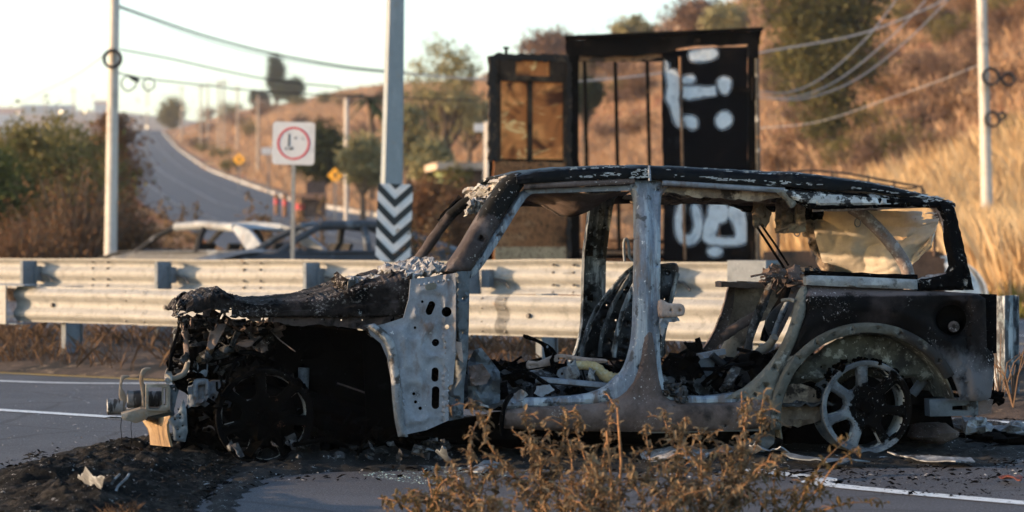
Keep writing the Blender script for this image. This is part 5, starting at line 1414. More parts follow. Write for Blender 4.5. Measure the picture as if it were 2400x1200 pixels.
# white spray marks lie on the door skin
def area2(o): return sum(a[0] * b[1] - b[0] * a[1] for a, b in zip(o, o[1:] + o[:1]))
hk_ = NT('overspray_haze')
hk_.b.inputs['Base Color'].default_value = (.45, .48, .54, 1); hk_.b.inputs['Roughness'].default_value = .9; hk_.b.inputs['Specular IOR Level'].default_value = .05
tr_ = hk_.n('ShaderNodeBsdfTransparent'); mx_ = hk_.n('ShaderNodeMixShader'); mx_.inputs[0].default_value = .16
hk_.l(tr_.outputs[0], mx_.inputs[1]); hk_.l(hk_.b.outputs[0], mx_.inputs[2]); hk_.l(mx_.outputs[0], hk_.out.inputs['Surface'])
M_HALO = hk_.m
def mark(pts, y=.022, k=3, am=.012, sd=1):
    o = [tuple(tp(px, py, 0)[i] for i in (0, 2)) for px, py in pts]
    mb = MB(); mb.panel(rough(cr(o, k), am * .5, .04, sd), lambda x, z, d: Vector((x, y + .008 * nz(x * 3, z * 3) + .006 * nz(x * 9, z * 9, 2) - .006, z)), .004, (), .05)
    o_ = mb.build('spray_mark', M_SPRAY, door, 0)
    for gr, yy in ((1.0, .0012), (2.0, .0024)):
        oh = []
        for ii in range(len(o)):
            a_, b_ = o[ii - 1], o[(ii + 1) % len(o)]
            tx, tz = b_[0] - a_[0], b_[1] - a_[1]; ll = math.hypot(tx, tz) or 1
            sg_ = 1 if area2(o) > 0 else -1
            oh.append((o[ii][0] + sg_ * tz / ll * .018 * gr, o[ii][1] - sg_ * tx / ll * .018 * gr))
        hb = MB(); hb.panel(cr(oh, k), lambda x, z, d: Vector((x, y + .008 * nz(x * 3, z * 3) + .006 * nz(x * 9, z * 9, 2) - .006 + yy * 2, z)), .0005, (), .08); hb.build('overspray', M_HALO, o_, 0)
    return o_
def uv(pts): return pts
mark([(1616, 124), (1630, 118), (1660, 115), (1678, 117), (1680, 130), (1668, 138), (1640, 143), (1620, 140)])
mark([(1561, 168), (1580, 165), (1592, 180), (1594, 215), (1590, 235), (1598, 280), (1596, 298), (1584, 290), (1572, 250), (1562, 232), (1566, 200)], sd=2)
mark([(1561, 140), (1566, 150), (1566, 165), (1561, 165)], k=1, sd=3)
mark([(1601, 182), (1622, 178), (1628, 186), (1620, 194), (1602, 195)], sd=4)
mark([(1601, 205), (1640, 204), (1662, 206), (1676, 202), (1677, 222), (1650, 225), (1615, 232), (1601, 228)], k=1, sd=5)
mark([(1684, 188), (1698, 182), (1711, 188), (1710, 206), (1702, 220), (1690, 214), (1684, 200)], sd=6)
mark([(1679, 278), (1690, 265), (1704, 263), (1714, 276), (1710, 292), (1694, 301), (1682, 294)], sd=7)
mark([(1603, 276), (1618, 272), (1632, 280), (1633, 296), (1622, 302), (1608, 292)], sd=8)
mark([(1592, 480), (1602, 480), (1598, 520), (1600, 545), (1612, 552), (1624, 545), (1628, 520), (1622, 484), (1636, 482), (1645, 520), (1640, 555), (1622, 572), (1600, 570), (1586, 550), (1584, 510)], sd=9)
mark([(1664, 480), (1694, 478), (1706, 486), (1704, 512), (1694, 520), (1684, 524), (1678, 540), (1676, 556), (1690, 558), (1722, 558), (1724, 540), (1716, 518), (1708, 510), (1708, 486), (1720, 480), (1738, 484), (1750, 520), (1756, 550), (1744, 570), (1700, 574), (1662, 570), (1648, 556), (1650, 530), (1660, 505)], k=2, sd=10)
mark([(1660, 586), (1674, 580), (1690, 584), (1690, 594), (1676, 600), (1662, 596)], sd=11)
# open left-hand door: plywood-lined inside faces the camera
M_PLY = mat('scorched_plywood', (0.27, 0.112, 0.05), [dict(c=(0.36, 0.18, 0.09), s=2.4, lo=.48, hi=.66, st=(.6, 1, 2)), dict(c=(.03, .018, .012), s=1.8, lo=.52, hi=.66), dict(c=(.07, .04, .022), s=24, lo=.5, hi=.64)], rough=.85, spec=.03, var=.1)
M_COPPER = mat('painted_sheen_panel', (0.55, 0.165, 0.048), [dict(c=(0.92, 0.33, 0.10), s=1.5, lo=.42, hi=.62, st=(1, 1, 1.3), det=2, dist=1.2), dict(c=(1.0, 0.56, 0.22), s=2.2, lo=.54, hi=.68, st=(1, 1, 1.8), det=2, dist=1.6), dict(c=(.10, .03, .014), s=1.8, lo=.50, hi=.68, st=(1, 1, 1.2), det=2, dist=.8, off=(9, 4, 2))],
               rough=.55, metal=.0, spec=.05, var=.05, bump=.3, bscale=4, bdist=.04)  # orange reflections and glossy highlights painted into the panel colour
M_CHARW = mat('charred_wood_edge', (0.025, 0.019, 0.016), [dict(c=(.10, .06, .038), s=6, lo=.52, hi=.64)], rough=.9, bump=1., bdist=.02)
od = empty('open_door', (-1.2, -.02, 0), math.radians(180 + 24), TR)
# door-local: x from the hinge outwards, -y faces away from the camera once swung, so build on both faces
Wd_ = 1.06
def dp(mb, out, y, th, grid=.1, disp=None, holes=()):
    mb.panel(out, lambda x, z, d: Vector((x, y + d, z)), th, holes, grid, disp); return mb
def dbuild(mb, name, m):
    o = mb.build(name, m, TR, 35); o.parent = od; return o
dbuild(dp(MB(), rough([(.0, .84), (Wd_, .84), (Wd_, 3.40), (.5, 3.44), (0, 3.42)], .012, .06, 4), 0, -.03), 'door_skin', M_TBLACK)
dbuild(dp(MB(), rough([(.03, .86), (Wd_ - .05, .86), (Wd_ - .05, 2.12), (.03, 2.10)], .008, .08, 6), .012, .02, .1, lambda x, y, d: .006 * nz(x * 4, y * 4)), 'plywood_lining', M_PLY)
dbuild(dp(MB(), [(.03, .87), (Wd_ - .06, .87), (Wd_ - .06, 1.05), (.03, 1.05)], .036, .012, .1), 'kick_plate', mat('tan_kick_plate', (.42, .28, .16), [dict(c=(.2, .12, .07), s=30, lo=.5, hi=.6)], rough=.7))
for a, b in ((.07, .50), (.55, .92)):
    dbuild(dp(MB(), [(a, 2.14), (b, 2.14), (b, 3.10), (a, 3.10)], .004, .012, .07, lambda x, y, d: .016 * nz(x * 3, y * 2.4, 4)), 'inner_panel', M_COPPER)
dbuild(dp(MB(), [(.25, 3.17), (.72, 3.17), (.72, 3.36), (.25, 3.36)], .004, .012, .07, lambda x, y, d: .014 * nz(x * 3, y * 3)), 'inner_panel', M_COPPER)
M_BATTEN = mat('charred_batten', (0.045, 0.027, 0.018), [dict(c=(.10, .06, .036), s=4, lo=.5, hi=.66), dict(c=(.01, .008, .007), s=3, lo=.52, hi=.62)], rough=.85, spec=.1)
for (x0, x1, z0, z1) in ((.0, .07, 2.1, 3.4), (.495, .555, 2.1, 3.14), (.92, 1.0, 2.1, 3.38), (.0, 1.0, 3.10, 3.17), (.72, .95, 3.17, 3.36), (.05, .25, 3.17, 3.36)):
    dbuild(dp(MB(), [(x0, z0), (x1, z0), (x1, z1), (x0, z1)], .016, .035, .1), 'door_batten', M_BATTEN)
dbuild(dp(MB(), rough([(.97, 2.1), (1.08, 2.1), (1.09, 3.38), (1.0, 3.42), (.985, 2.9)], .022, .05, 9), .02, .05, .05), 'charred_edge', M_CHARW)
dbuild(dp(MB(), rough([(.0, 3.36), (1.0, 3.36), (1.0, 3.44), (0, 3.45)], .016, .05, 10), .02, .04, .06), 'charred_edge', M_CHARW)
dbuild(dp(MB(), rough([(-.02, .9), (.03, .9), (.03, 3.36), (-.03, 3.36)], .014, .05, 11), .015, .05, .06), 'charred_edge', M_CHARW)
mb = MB(); mb.tube([(.84, .03, 3.42), (.84, .03, 3.50)], .02, 7); mb.tube([(.80, .03, 3.51), (.88, .03, 3.51)], .014, 6); dbuild(mb, 'latch_rod', M_TBLACK)
for z in (3.2, .98):
    tbar('door_hinge', (-1.24, -.02, z), (-1.10, -.03, z), .04, .06, M_TBLACK, up=(0, 0, 1))
# cab, wheels
def cab_out():
    return [(-.98, .75), (.98, .75), (1.0, 1.25), (.82, 1.68), (-.82, 1.68), (-1.0, 1.25)]
mb = MB(); mb.panel(cr(cab_out(), 2), lambda x, z, d: Vector((x, 3.1 + d * .3, z)), .05, [cr([(-.62, 1.12), (.62, 1.12), (.60, 1.42), (.50, 1.55), (-.50, 1.55), (-.60, 1.42)], 2)], .12); mb.build('cab_rear_wall', M_TRUSTY, TR, 40)
for s in (-1, 1):
    mb = MB(); mb.panel([(3.1, .6), (4.6, .6), (4.6, 1.15), (4.3, 1.2), (3.6, 1.7), (3.1, 1.68)], lambda y, z, d: Vector((s * (.98 - .18 * max(0, (z - 1.15) / .5)), y, z)), .03, [[(3.25, 1.18), (4.15, 1.18), (3.6, 1.58), (3.25, 1.58)]], .2, None, dirn=(-s, 0, 0)); mb.build('cab_side', M_TRUSTY, TR, 40)
MB().surf(lambda u, v: Vector((-.82 + 1.64 * v, 3.1 + .55 * u, 1.69 + .03 * math.sin(v * 3.1))), 6, 8, .02).build('cab_roof', M_TRUSTY, TR, 40)
MB().surf(lambda u, v: Vector((-.95 + 1.9 * v, 4.6 + 1.0 * u, 1.16 - .1 * u * u)), 6, 8, .02).build('cab_bonnet', M_TRUSTY, TR, 40)
tbar('cab_floor', (0, 3.1, .62), (0, 5.5, .62), 1.8, .1, M_TBLACK, up=(0, 0, 1))
for y in (1.1, 4.5):
    for s in (-1, 1):
        mb = MB(); mb.lathe([(.06, 0), (.2, 0), (.25, .02), (.25, .26), (.2, .28)], (s * .98, y, .26), (-s, 0, 0), 22); mb.build('wheel_rim', M_RUST, TR, 40)
    tbar('axle', (-.9, y, .27), (.9, y, .27), .1, .1, M_TBLACK, up=(0, 0, 1))

# ------------------------------------------------------------------ burnt van-like wagon with a roof rack on the right
RK = tag(empty('burnt_wagon', (0, 0, 0)), 'burnt wagon with a bent roof rack and pale rear wing, behind the off-roader roof', 'car')
DW = 27.5
def rp(px, py, y=0.0): return at(px, py, DW + y)
def rtube(name, pts, r, m, seg=7):
    mb = MB(); mb.tube([rp(*q) for q in pts], r, seg); return mb.build(name, m, RK, 60)
M_RACK = mat('rack_rust', (0.045, 0.032, 0.028), [dict(c=(.12, .07, .05), s=6, lo=.55, hi=.66)], rough=.8)
for y in (0.0, 1.15):
    rtube('rack_rail', [(1846, 404, y), (1900, 399, y), (1990, 407, y), (2080, 424, y), (2160, 438, y), (2166, 448, y), (2168, 470, y)], .013, M_RACK)
    rtube('rack_rail', [(1870, 412, y), (1980, 418, y), (2060, 432, y), (2120, 442, y), (2150, 440, y)], .011, M_RACK)
for px, py in ((1900, 399), (1950, 403), (2035, 414), (2095, 426), (2160, 438)):
    mb = MB(); mb.tube([rp(px, py, 0), rp(px, py - 2, .6), rp(px, py, 1.15)], .011, 6); mb.build('rack_slat', M_RACK, RK, 60)
    rtube('rack_upright', [(px, py, 0), (px + 2, py + 26, 0)], .010, M_RACK, 6)
rtube('roof_rail', [(1822, 470, .0), (1860, 440, 0), (1960, 432, 0), (2100, 452, 0), (2180, 475, 0), (2230, 560, 0), (2240, 600, 0)], .03, M_RACK)
rtube('roof_rail', [(1822, 470, 1.2), (1860, 440, 1.2), (1960, 432, 1.2), (2100, 452, 1.2), (2180, 475, 1.2), (2230, 560, 1.2)], .03, M_RACK)
for px in (1823, 1904, 2060, 2190):
    for y in (0, 1.2): rtube('pillar', [(px, 460, y), (px, 600, y)], .022, M_RACK)
mb = MB(); mb.panel([(1790, 590), (1830, 588), (2200, 588), (2215, 600), (2215, 690), (2170, 690), (2140, 660), (2090, 660), (2060, 690), (1920, 690), (1890, 660), (1840, 660), (1810, 690), (1790, 690)], lambda x, y, d: rp(x, y, d), .05, (), 30, lambda x, y, d: .02 * nz(x * .03, y * .03))
mb.build('body_side', mat('wagon_brown', (.075, .045, .032), [dict(c=(.02, .016, .014), s=2, lo=.5, hi=.66)], rough=.85), RK, 40)
mb = MB(); mb.panel([(1800, 592), (2210, 592), (2210, 690), (1800, 690)], lambda x, y, d: rp(x, y, 1.3), .05, (), 40); mb.build('body_side', M_INNER, RK, 40)
mb = MB(); mb.surf(lambda u, v: rp(1800 + 410 * u, 690, 1.3 * v), 8, 4, .02); mb.build('floor_pan', M_INNER, RK, 40)
mb = MB(); mb.surf(lambda u, v: rp(2205 + 108 * math.sin(u * math.pi / 2), 700 - 95 * math.cos(u * math.pi / 2), 0) + Vector((0, 1.3 * v, .03 * math.sin(v * 3.1))), 12, 8, .02); mb.build('pale_wing', mat('pale_wing', (.50, .52, .55), [dict(c=(.68, .69, .7), s=4, lo=.5, hi=.64), dict(c=(.2, .2, .2), s=3, lo=.6, hi=.7)], rough=.6), RK, 60)
mb = MB(); mb.panel(arc(95, 0, 90, 10, (2205, 700)) + [(2205, 700)], lambda x, y, d: rp(x, y, -.01 + d), .03, (), 20, lambda x, y, d: rnd(14, .03)(x, y, d)); mb.build('wing_side', bpy.data.materials['pale_wing'], RK, 40)
for px in (1865, 2115):
    for y in (.05, 1.1):
        mb = MB(); mb.lathe([(.05, 0), (.2, 0), (.235, .02), (.235, .17)], at(px, 0, DW + y) * 1.0 + Vector((0, 0, -at(px, 0, DW + y).z + .24)), (0, 1, 0), 20); mb.build('wheel_rim', M_RUST, RK, 40)
RK.location = (0, 0, 0)

# ------------------------------------------------------------------ signs
M_SIGNW = mat('sign_white', (0.58, 0.58, 0.60), [dict(c=(.50, .50, .52), s=6, lo=.5, hi=.66)], rough=.45, var=.05, bump=.05)
M_SIGNK = mat('sign_black', (0.012, 0.018, 0.024), rough=.45, var=.2, bump=.05)
M_SIGNR = mat('sign_red', (0.52, 0.03, 0.045), [dict(c=(.62, .2, .2), s=8, lo=.55, hi=.68)], rough=.45, var=.1, bump=.05)
M_SIGNY = mat('sign_yellow', (0.75, 0.36, 0.02), rough=.5, var=.15, bump=.05)
M_SIGNB = mat('sign_back', (0.45, 0.45, 0.46), rough=.5, metal=.5)

# chevron board
DC = 27.0
cb = tag(empty('chevron_board', at(913, 0, DC) * 1.0), 'black and white chevron board pointing down, standing before the light pole', 'sign')
cb.location.z = 0
cb.rotation_euler = (0, math.radians(2.2), math.radians(4))
sc_ = DC / FPX
def ctop(px, py): return ((px - 914) * sc_, CAMH - (py - HY) * sc_)
w2 = 41 * sc_; z1 = CAMH - (431 - HY) * sc_; z0 = CAMH - (612 - HY) * sc_
mb = MB(); mb.panel([(-w2, z0), (w2, z0), (w2, z1), (-w2, z1)], lambda x, z, d: Vector((x, 0, z)), .006, (), .2); mb.build('board', M_SIGNW, cb, 0)
pitch = 43 * sc_; th = 20 * sc_; dip = 40 * sc_
kz = 0
for i in range(-1, 6):
    zc = z1 - i * pitch + 4 * sc_           # top of the stripe at the side edges
    for s in (-1, 1):
        poly = [(s * w2, zc), (0, zc - dip), (0, zc - dip - th), (s * w2, zc - th)]
        poly = [(x, z) for x, z in poly]
        # clip to the board
        def clip(pl, zlim, keep_below):
            out = []
            for a, b in zip(pl, pl[1:] + pl[:1]):
                ina, inb = (a[1] <= zlim) == keep_below, (b[1] <= zlim) == keep_below
                if ina: out.append(a)
                if ina != inb:
                    t = (zlim - a[1]) / (b[1] - a[1]); out.append((a[0] + (b[0] - a[0]) * t, zlim))
            return out
        poly = clip(clip(poly, z1, True), z0, False)
        if len(poly) > 2:
            vs = [Vector((x, -.004, z)) for x, z in poly]
            mb = MB(); mb.add(vs, [tuple(range(len(vs)))]); mb.build('stripe', M_SIGNK, cb, 0)
mb = MB(); mb.bar((0, .03, -.02), (0, .03, z1 - .1), .05, .05, up=(0, 1, 0)); mb.build('post', M_POST, cb, 0)

# square sign with a faded red ring
DS = 33.5
p = at(688, 336, DS); ss = DS / FPX
sg = tag(empty('road_sign', (p.x, p.y, 0), math.radians(-4)), 'white square road sign with a faded red ring on a thin post', 'sign')
h = 50 * ss; zc = p.z
def rrect(hw, hh, r, n=5):
    out = []
    for cx_, cy_, a0 in ((hw - r, hh - r, 0), (-hw + r, hh - r, 90), (-hw + r, -hh + r, 180), (hw - r, -hh + r, 270)):
        out += [(cx_ + r * math.cos(math.radians(a0 + 90 * i / n)), cy_ + r * math.sin(math.radians(a0 + 90 * i / n))) for i in range(n + 1)]
    return out
T_ = math.radians(-1.6)
def sgm(x, z, y): return Vector((x * math.cos(T_) - z * math.sin(T_), y, zc + x * math.sin(T_) + z * math.cos(T_)))
mb = MB(); mb.panel(rrect(h, h, .05), lambda x, z, d: sgm(x, z, 0), .006, (), .2); mb.build('plate', M_SIGNW, sg, 0)
mb = MB(); mb.panel(circ(0, 0, 38.5 * ss, 48), lambda x, z, d: sgm(x, z, -.004), .003, [circ(0, 0, 34 * ss, 48)], .03); mb.build('red_ring', M_SIGNR, sg, 0)
for q in ([(-13, 22), (-9, 22), (-9, -8), (-13, -8)], [(-20, -12), (-17, -9), (-15, -14), (-19, -15)], [(-11, -12), (-2, -8), (0, -11), (-3, -16), (-10, -15)], [(2, 14), (7, 16), (6, 11), (2, 10)], [(18, 14), (22, 12), (24, 8), (22, 9)]):
    mb = MB(); mb.panel([(x * ss, z * ss) for x, z in q], lambda x, z, d: sgm(x, z, -.004), .003, (), .05); mb.build('faded_symbol', M_BOLT, sg, 0)
mb = MB(); mb.bar((-.03, .035, -.02), (.0, .035, zc + h * .7), .05, .05, up=(0, 1, 0)); mb.build('post', M_GALV, sg, 0)

def diamond(px, py, D, r, lab):
    p = at(px, py, D)
    zb = hz(p.x, p.y)
    o = tag(empty('warning_sign', (p.x, p.y, zb), math.radians(-12)), lab, 'sign', 'yellow warning signs on the hill road')
    s = r * D / FPX
    z = p.z - zb
    mb = MB(); mb.panel([(-s, z), (0, z - s), (s, z), (0, z + s)], lambda x, zz, d: Vector((x, 0, zz)), .01, (), s); mb.build('plate', M_SIGNY, o, 0)
    mb = MB(); mb.panel([(-s * .25, z - s * .1), (s * .2, z - s * .35), (s * .3, z + s * .2), (-s * .1, z + s * .4)], lambda x, zz, d: Vector((x, -.006, zz)), .003, (), s); mb.build('symbol', M_SIGNK, o, 0)
    mb = MB(); mb.bar((0, .03, -.1), (0, .03, z + s * .5), .06, .06, up=(0, 1, 0)); mb.build('post', M_POST, o, 0)
diamond(560, 374, 175, 15, 'yellow diamond warning sign beside the climbing road, farther one')
diamond(785, 411, 105, 18, 'yellow diamond warning sign under the dark round tree, nearer one')
p = stand(625, 120); zz = at(625, 354, 120).z - p.z
o = tag(empty('white_board', p), 'small white board at left of the red-ringed sign', 'sign')
mb = MB(); mb.panel([(-.26, zz - .17), (.26, zz - .17), (.26, zz + .17), (-.26, zz + .17)], lambda x, z, d: Vector((x, 0, z)), .02, (), .2); mb.build('plate', M_SIGNW, o, 0)
mb = MB(); mb.bar((.1, .04, 0), (.1, .04, zz + .1), .06, .06, up=(0, 1, 0)); mb.build('post', M_POST, o, 0)

# ------------------------------------------------------------------ light pole
DL = 29.5
M_LPOLE = mat('galvanised_pole', (0.22, 0.25, 0.275), [dict(c=(.30, .32, .34), s=5, lo=.5, hi=.66, st=(1, 1, .25)), dict(c=(.24, .24, .24), s=8, lo=.6, hi=.7)], rough=.6, metal=.15, var=.08, bump=.1)
lp = tag(empty('light_pole', (at(911, 0, DL).x, DL, 0), math.radians(11)), 'tall tapered grey steel light pole behind the chevron board', 'pole')
mb = MB()
def lpp(z):
    px = 913 + (CAMH + (569 - 0) * 0 - z) * 0
    return Vector((0.012 * z, 0, z))
mb2 = []
zs = [0, .5, 1.6, 3.0, 4.2, 6, 8, 9.0]
vs, fs = [], []
for i, z in enumerate(zs):
    r = .185 - .0145 * z
    for a in range(4):
        t = math.radians(45 + 90 * a)
        for dt in (-.10, .10):
            vs.append(Vector((.02 * z + r * math.cos(t + dt), r * math.sin(t + dt), z)))
for i in range(len(zs) - 1):
    for k in range(8):
        fs.append((i * 8 + k, i * 8 + (k + 1) % 8, (i + 1) * 8 + (k + 1) % 8, (i + 1) * 8 + k))
mb.add(vs, fs).build('shaft', M_LPOLE, lp, 0)
mb = MB(); mb.box((0, 0, .02), (.5, .5, .04)); mb.build('base_plate', M_LPOLE, lp, 0)
for sx in (-.19, .19):
    for sy in (-.19, .19):
        mb = MB(); mb.tube([(sx, sy, .03), (sx, sy, .12)], .016, 6); mb.build('anchor_bolt', M_BOLT, lp, 0)
mb = MB(); mb.tube([(.18, 0, 8.9), (.9, 0, 9.5), (1.8, 0, 9.7)], [.06, .05, .045], 8); mb.build('arm', M_LPOLE, lp, 50)
mb = MB(); mb.tube([(1.7, 0, 9.7), (1.9, 0, 9.72), (2.3, 0, 9.7), (2.4, 0, 9.68)], [.06, .14, .12, .04], 10, .5); mb.build('lamp_head', M_LPOLE, lp, 50)

# ------------------------------------------------------------------ utility poles, coils and wires
M_CONC = mat('concrete_pole', (0.52, 0.475, 0.43), [dict(c=(.38, .34, .30), s=5, lo=.5, hi=.66, st=(1, 1, .3)), dict(c=(.25, .22, .2), s=3, lo=.62, hi=.7)], rough=.85, var=.1)
M_WOODP = mat('weathered_pole', (0.36, 0.30, 0.25), [dict(c=(.24, .19, .15), s=3, lo=.5, hi=.66, st=(1, 1, .2))], rough=.9)
M_CABLE = mat('black_cable', (0.022, 0.022, 0.025), rough=.7, var=.2, bump=0)
M_WIRE = mat('aluminium_wire', (0.30, 0.30, 0.32), rough=.6, metal=.2, var=.1, bump=0)
def upole(px0, py0, px1, D, r0, r1, lab, m, arms=(), top=None):
    b = at(px0, py0, D); b.z = hz(b.x, b.y)
    z_top = at(0, -260, D).z if top is None else top
    dx = ((px1 - px0) / FPX * D)
    o = tag(empty('utility_pole', b), lab, 'pole', 'utility poles')
    mb = MB(); mb.tube([(0, 0, -.3), (dx * .5, 0, (z_top - b.z) * .5), (dx, 0, z_top - b.z)], [r0, (r0 + r1) / 2, r1], 16); mb.build('shaft', m, o, 60)
    for z in arms:
        mb = MB(); mb.bar((dx * .9 - .9, -.12, z), (dx * .9 + .9, -.12, z), .09, .1, up=(0, 1, 0)); mb.build('cross_arm', M_POST, o, 0)
        for xx in (-.8, -.3, .3, .8):
            mb = MB(); mb.lathe([(.03, 0), (.05, .04), (.03, .08), (.05, .12), (.02, .16)], (dx * .9 + xx, -.12, z + .05), (0, 0, 1), 10); mb.build('insulator', M_RUST, o, 50)
    return o, b, dx
LPo, LPb, LPdx = upole(257, 605, 272, 45.0, .122, .085, 'pale concrete utility pole with hanging cable loops at far left', M_CONC, (8.2,))
def coil(name, px, py, D, r, lab, tr=.03, n=4, tilt=.2):
    c = at(px, py, D)
    mb = MB()
    for i in range(n):
        pts = [c + Vector((r * (1 + .04 * nz(i, a)) * math.cos(a), (i - n / 2) * tr * .8 + tilt * r * math.sin(a), r * math.sin(a) + .02 * nz(i * 3, a))) for a in np.linspace(0, 2 * math.pi, 29)]
        mb.tube(pts, tr * (.55 if n > 1 else 1), 6)
    return tag(mb.build(name, M_CABLE, None, 60), lab, 'cable', 'cable coils on the utility poles')
coil('cable_coil', 264, 138, 44.8, .155, 'thick black cable coil hung on the left utility pole', .045, 4)
coil('cable_coil', 302, 195, 44.6, .135, 'grey cable loop with a black splice box, right of the left pole', .022, 2)
coil('cable_coil', 349, 198, 44.6, .110, 'thin empty cable loop, second one right of the left pole', .020, 2)
mb = MB(); a, b = at(304, 180, 44.5), at(326, 190, 44.5); mb.tube([a, a * .5 + b * .5, b], [.03, .045, .03], 8); tag(mb.build('splice_box', M_CABLE, None, 50), 'black cable splice box hanging on the loop', 'splice box')
RPo, RPb, RPdx = upole(2318, 430, 2294, 52.0, .13, .095, 'pale leaning concrete utility pole in the tall grass at right', M_CONC, (7.2,))
for px, py, r, lab in ((2322, 180, .17, 'black cable coil high on the right utility pole'), (2363, 186, .13, 'small black cable coil beside the right utility pole, upper'),
                       (2326, 280, .15, 'black cable coil low on the right utility pole'), (2348, 272, .07, 'tiny black cable coil beside the right utility pole, lower')):
    coil('cable_coil', px, py, 51.7, r, lab, .05, 4)
def wire(px, D0, D1, r, lab, m=None, grp='overhead wires'):
    pts = []
    n = len(px)
    P2 = cr(px, 10, False)
    for i, (x, y) in enumerate(P2): pts.append(at(x, y, D0 + (D1 - D0) * i / (len(P2) - 1)))
    mb = MB(); mb.tube(pts, r * .6, 5)
    return tag(mb.build('overhead_wire', m or M_WIRE, None, 60), lab, 'wire', grp)
wire([(278, 14), (340, 36), (480, 84), (640, 126), (800, 155), (920, 168)], 45, 46, .030, 'thick cable from the left pole top sagging down to the light pole', M_CABLE)
wire([(278, 18), (480, 92), (640, 134), (800, 160), (920, 172)], 45, 46, .016, 'thin wire just under the thick cable from the left pole top')
wire([(282, 116), (400, 138), (520, 165), (640, 188), (800, 205)], 45, 50, .022, 'cable leaving the left pole beside its thick coil', M_CABLE)
wire([(275, 170), (340, 184), (480, 200), (640, 216), (900, 228), (1120, 236)], 45, 60, .022, 'low cable carrying the two loops right of the left pole', M_CABLE)
wire([(945, 172), (1120, 186), (1320, 192), (1560, 170), (1780, 124), (2000, 84), (2150, 30), (2230, -10)], 52, 52, .034, 'thick bundle passing behind the truck and rising to the right', M_WIRE)
wire([(1780, 214), (1850, 216), (1930, 180), (2030, 90), (2100, 0)], 50, 52, .022, 'uppermost of the three sagging wires right of the truck', M_WIRE)
wire([(1780, 222), (1860, 228), (1960, 190), (2080, 95), (2170, 0)], 50, 52, .022, 'middle one of the three sagging wires right of the truck', M_WIRE)
wire([(1780, 230), (1880, 232), (2000, 190), (2120, 100), (2222, 0)], 50, 52, .022, 'lowest of the three sagging wires right of the truck', M_WIRE)
wire([(1780, 300), (1920, 285), (2080, 232), (2200, 190), (2300, 150)], 56, 52, .016, 'thin low wire meeting the right utility pole', M_WIRE)
wire([(2310, 150), (2345, 170), (2400, 192), (2500, 215)], 52, 52, .02, 'cable leaving the right pole towards the frame edge', M_CABLE)
for i, q in enumerate(([(-60, 80), (110, 0), (160, -30)], [(-60, 118), (110, 30), (230, -40)], [(-60, 145), (120, 70), (240, 5)])):
    wire(q, 60, 58, .010, ('topmost', 'middle', 'lowest')[i] + ' of the three faint wires crossing the top left corner')
wire([(240, 132), (180, 175), (100, 215), (40, 245)], 45, 90, .018, 'cable running left from the coil pole down to the town')

# ------------------------------------------------------------------ far poles, houses, lamps
def small_pole(px, D, hgt, lab):
    b = stand(px, D)
    o = tag(empty('utility_pole', b), lab, 'pole', 'small utility poles on the far slope')
    mb = MB(); mb.tube([(0, 0, -.2), (.05, 0, hgt)], [.14, .09], 8); mb.build('shaft', M_WOODP, o, 60)
    mb = MB(); mb.bar((-.7, 0, hgt - .5), (.7, 0, hgt - .5), .1, .1, up=(0, 1, 0)); mb.build('cross_arm', M_WOODP, o, 0)
for i, (px, D, hg) in enumerate(((470, 330, 9), (486, 340, 9), (512, 300, 9), (524, 300, 9), (556, 280, 8), (604, 210, 7), (345, 420, 10), (425, 390, 9), (105, 420, 9), (172, 430, 10))):
    small_pole(px, D, hg, 'small distant utility pole on the slope beyond the road')
for px, top, D, lab in ((812, 235, 95, 'thin pale pole left of the palm tree'), (1143, 290, 70, 'pale pole just left of the open truck door')):
    b = stand(px, D); zt_ = at(px, top, D).z
    o = tag(empty('thin_pole', b), lab, 'pole')
    mb = MB(); mb.tube([(0, 0, -.2), (0, 0, zt_ - b.z)], .09, 10); mb.build('shaft', M_CONC, o, 60)
    mb = MB(); mb.lathe([(.10, 0), (.11, .05), (0, .08)], (0, 0, zt_ - b.z), (0, 0, 1), 10); mb.build('cap', M_CONC, o, 60)
b = on_hill(1592, 105, 60, 500); o = tag(empty('thin_pole', b), 'pale pole rising on the ridge above the truck', 'pole')
mb = MB(); mb.tube([(0, 0, -.3), (0, 0, at(0, 20, b.y).z - b.z)], .16, 10); mb.build('shaft', M_CONC, o, 60)
mb = MB(); mb.bar((-.5, 0, at(0, 28, b.y).z - b.z), (.5, 0, at(0, 28, b.y).z - b.z), .08, .08, up=(0, 1, 0)); mb.build('cross_arm', M_CONC, o, 0)

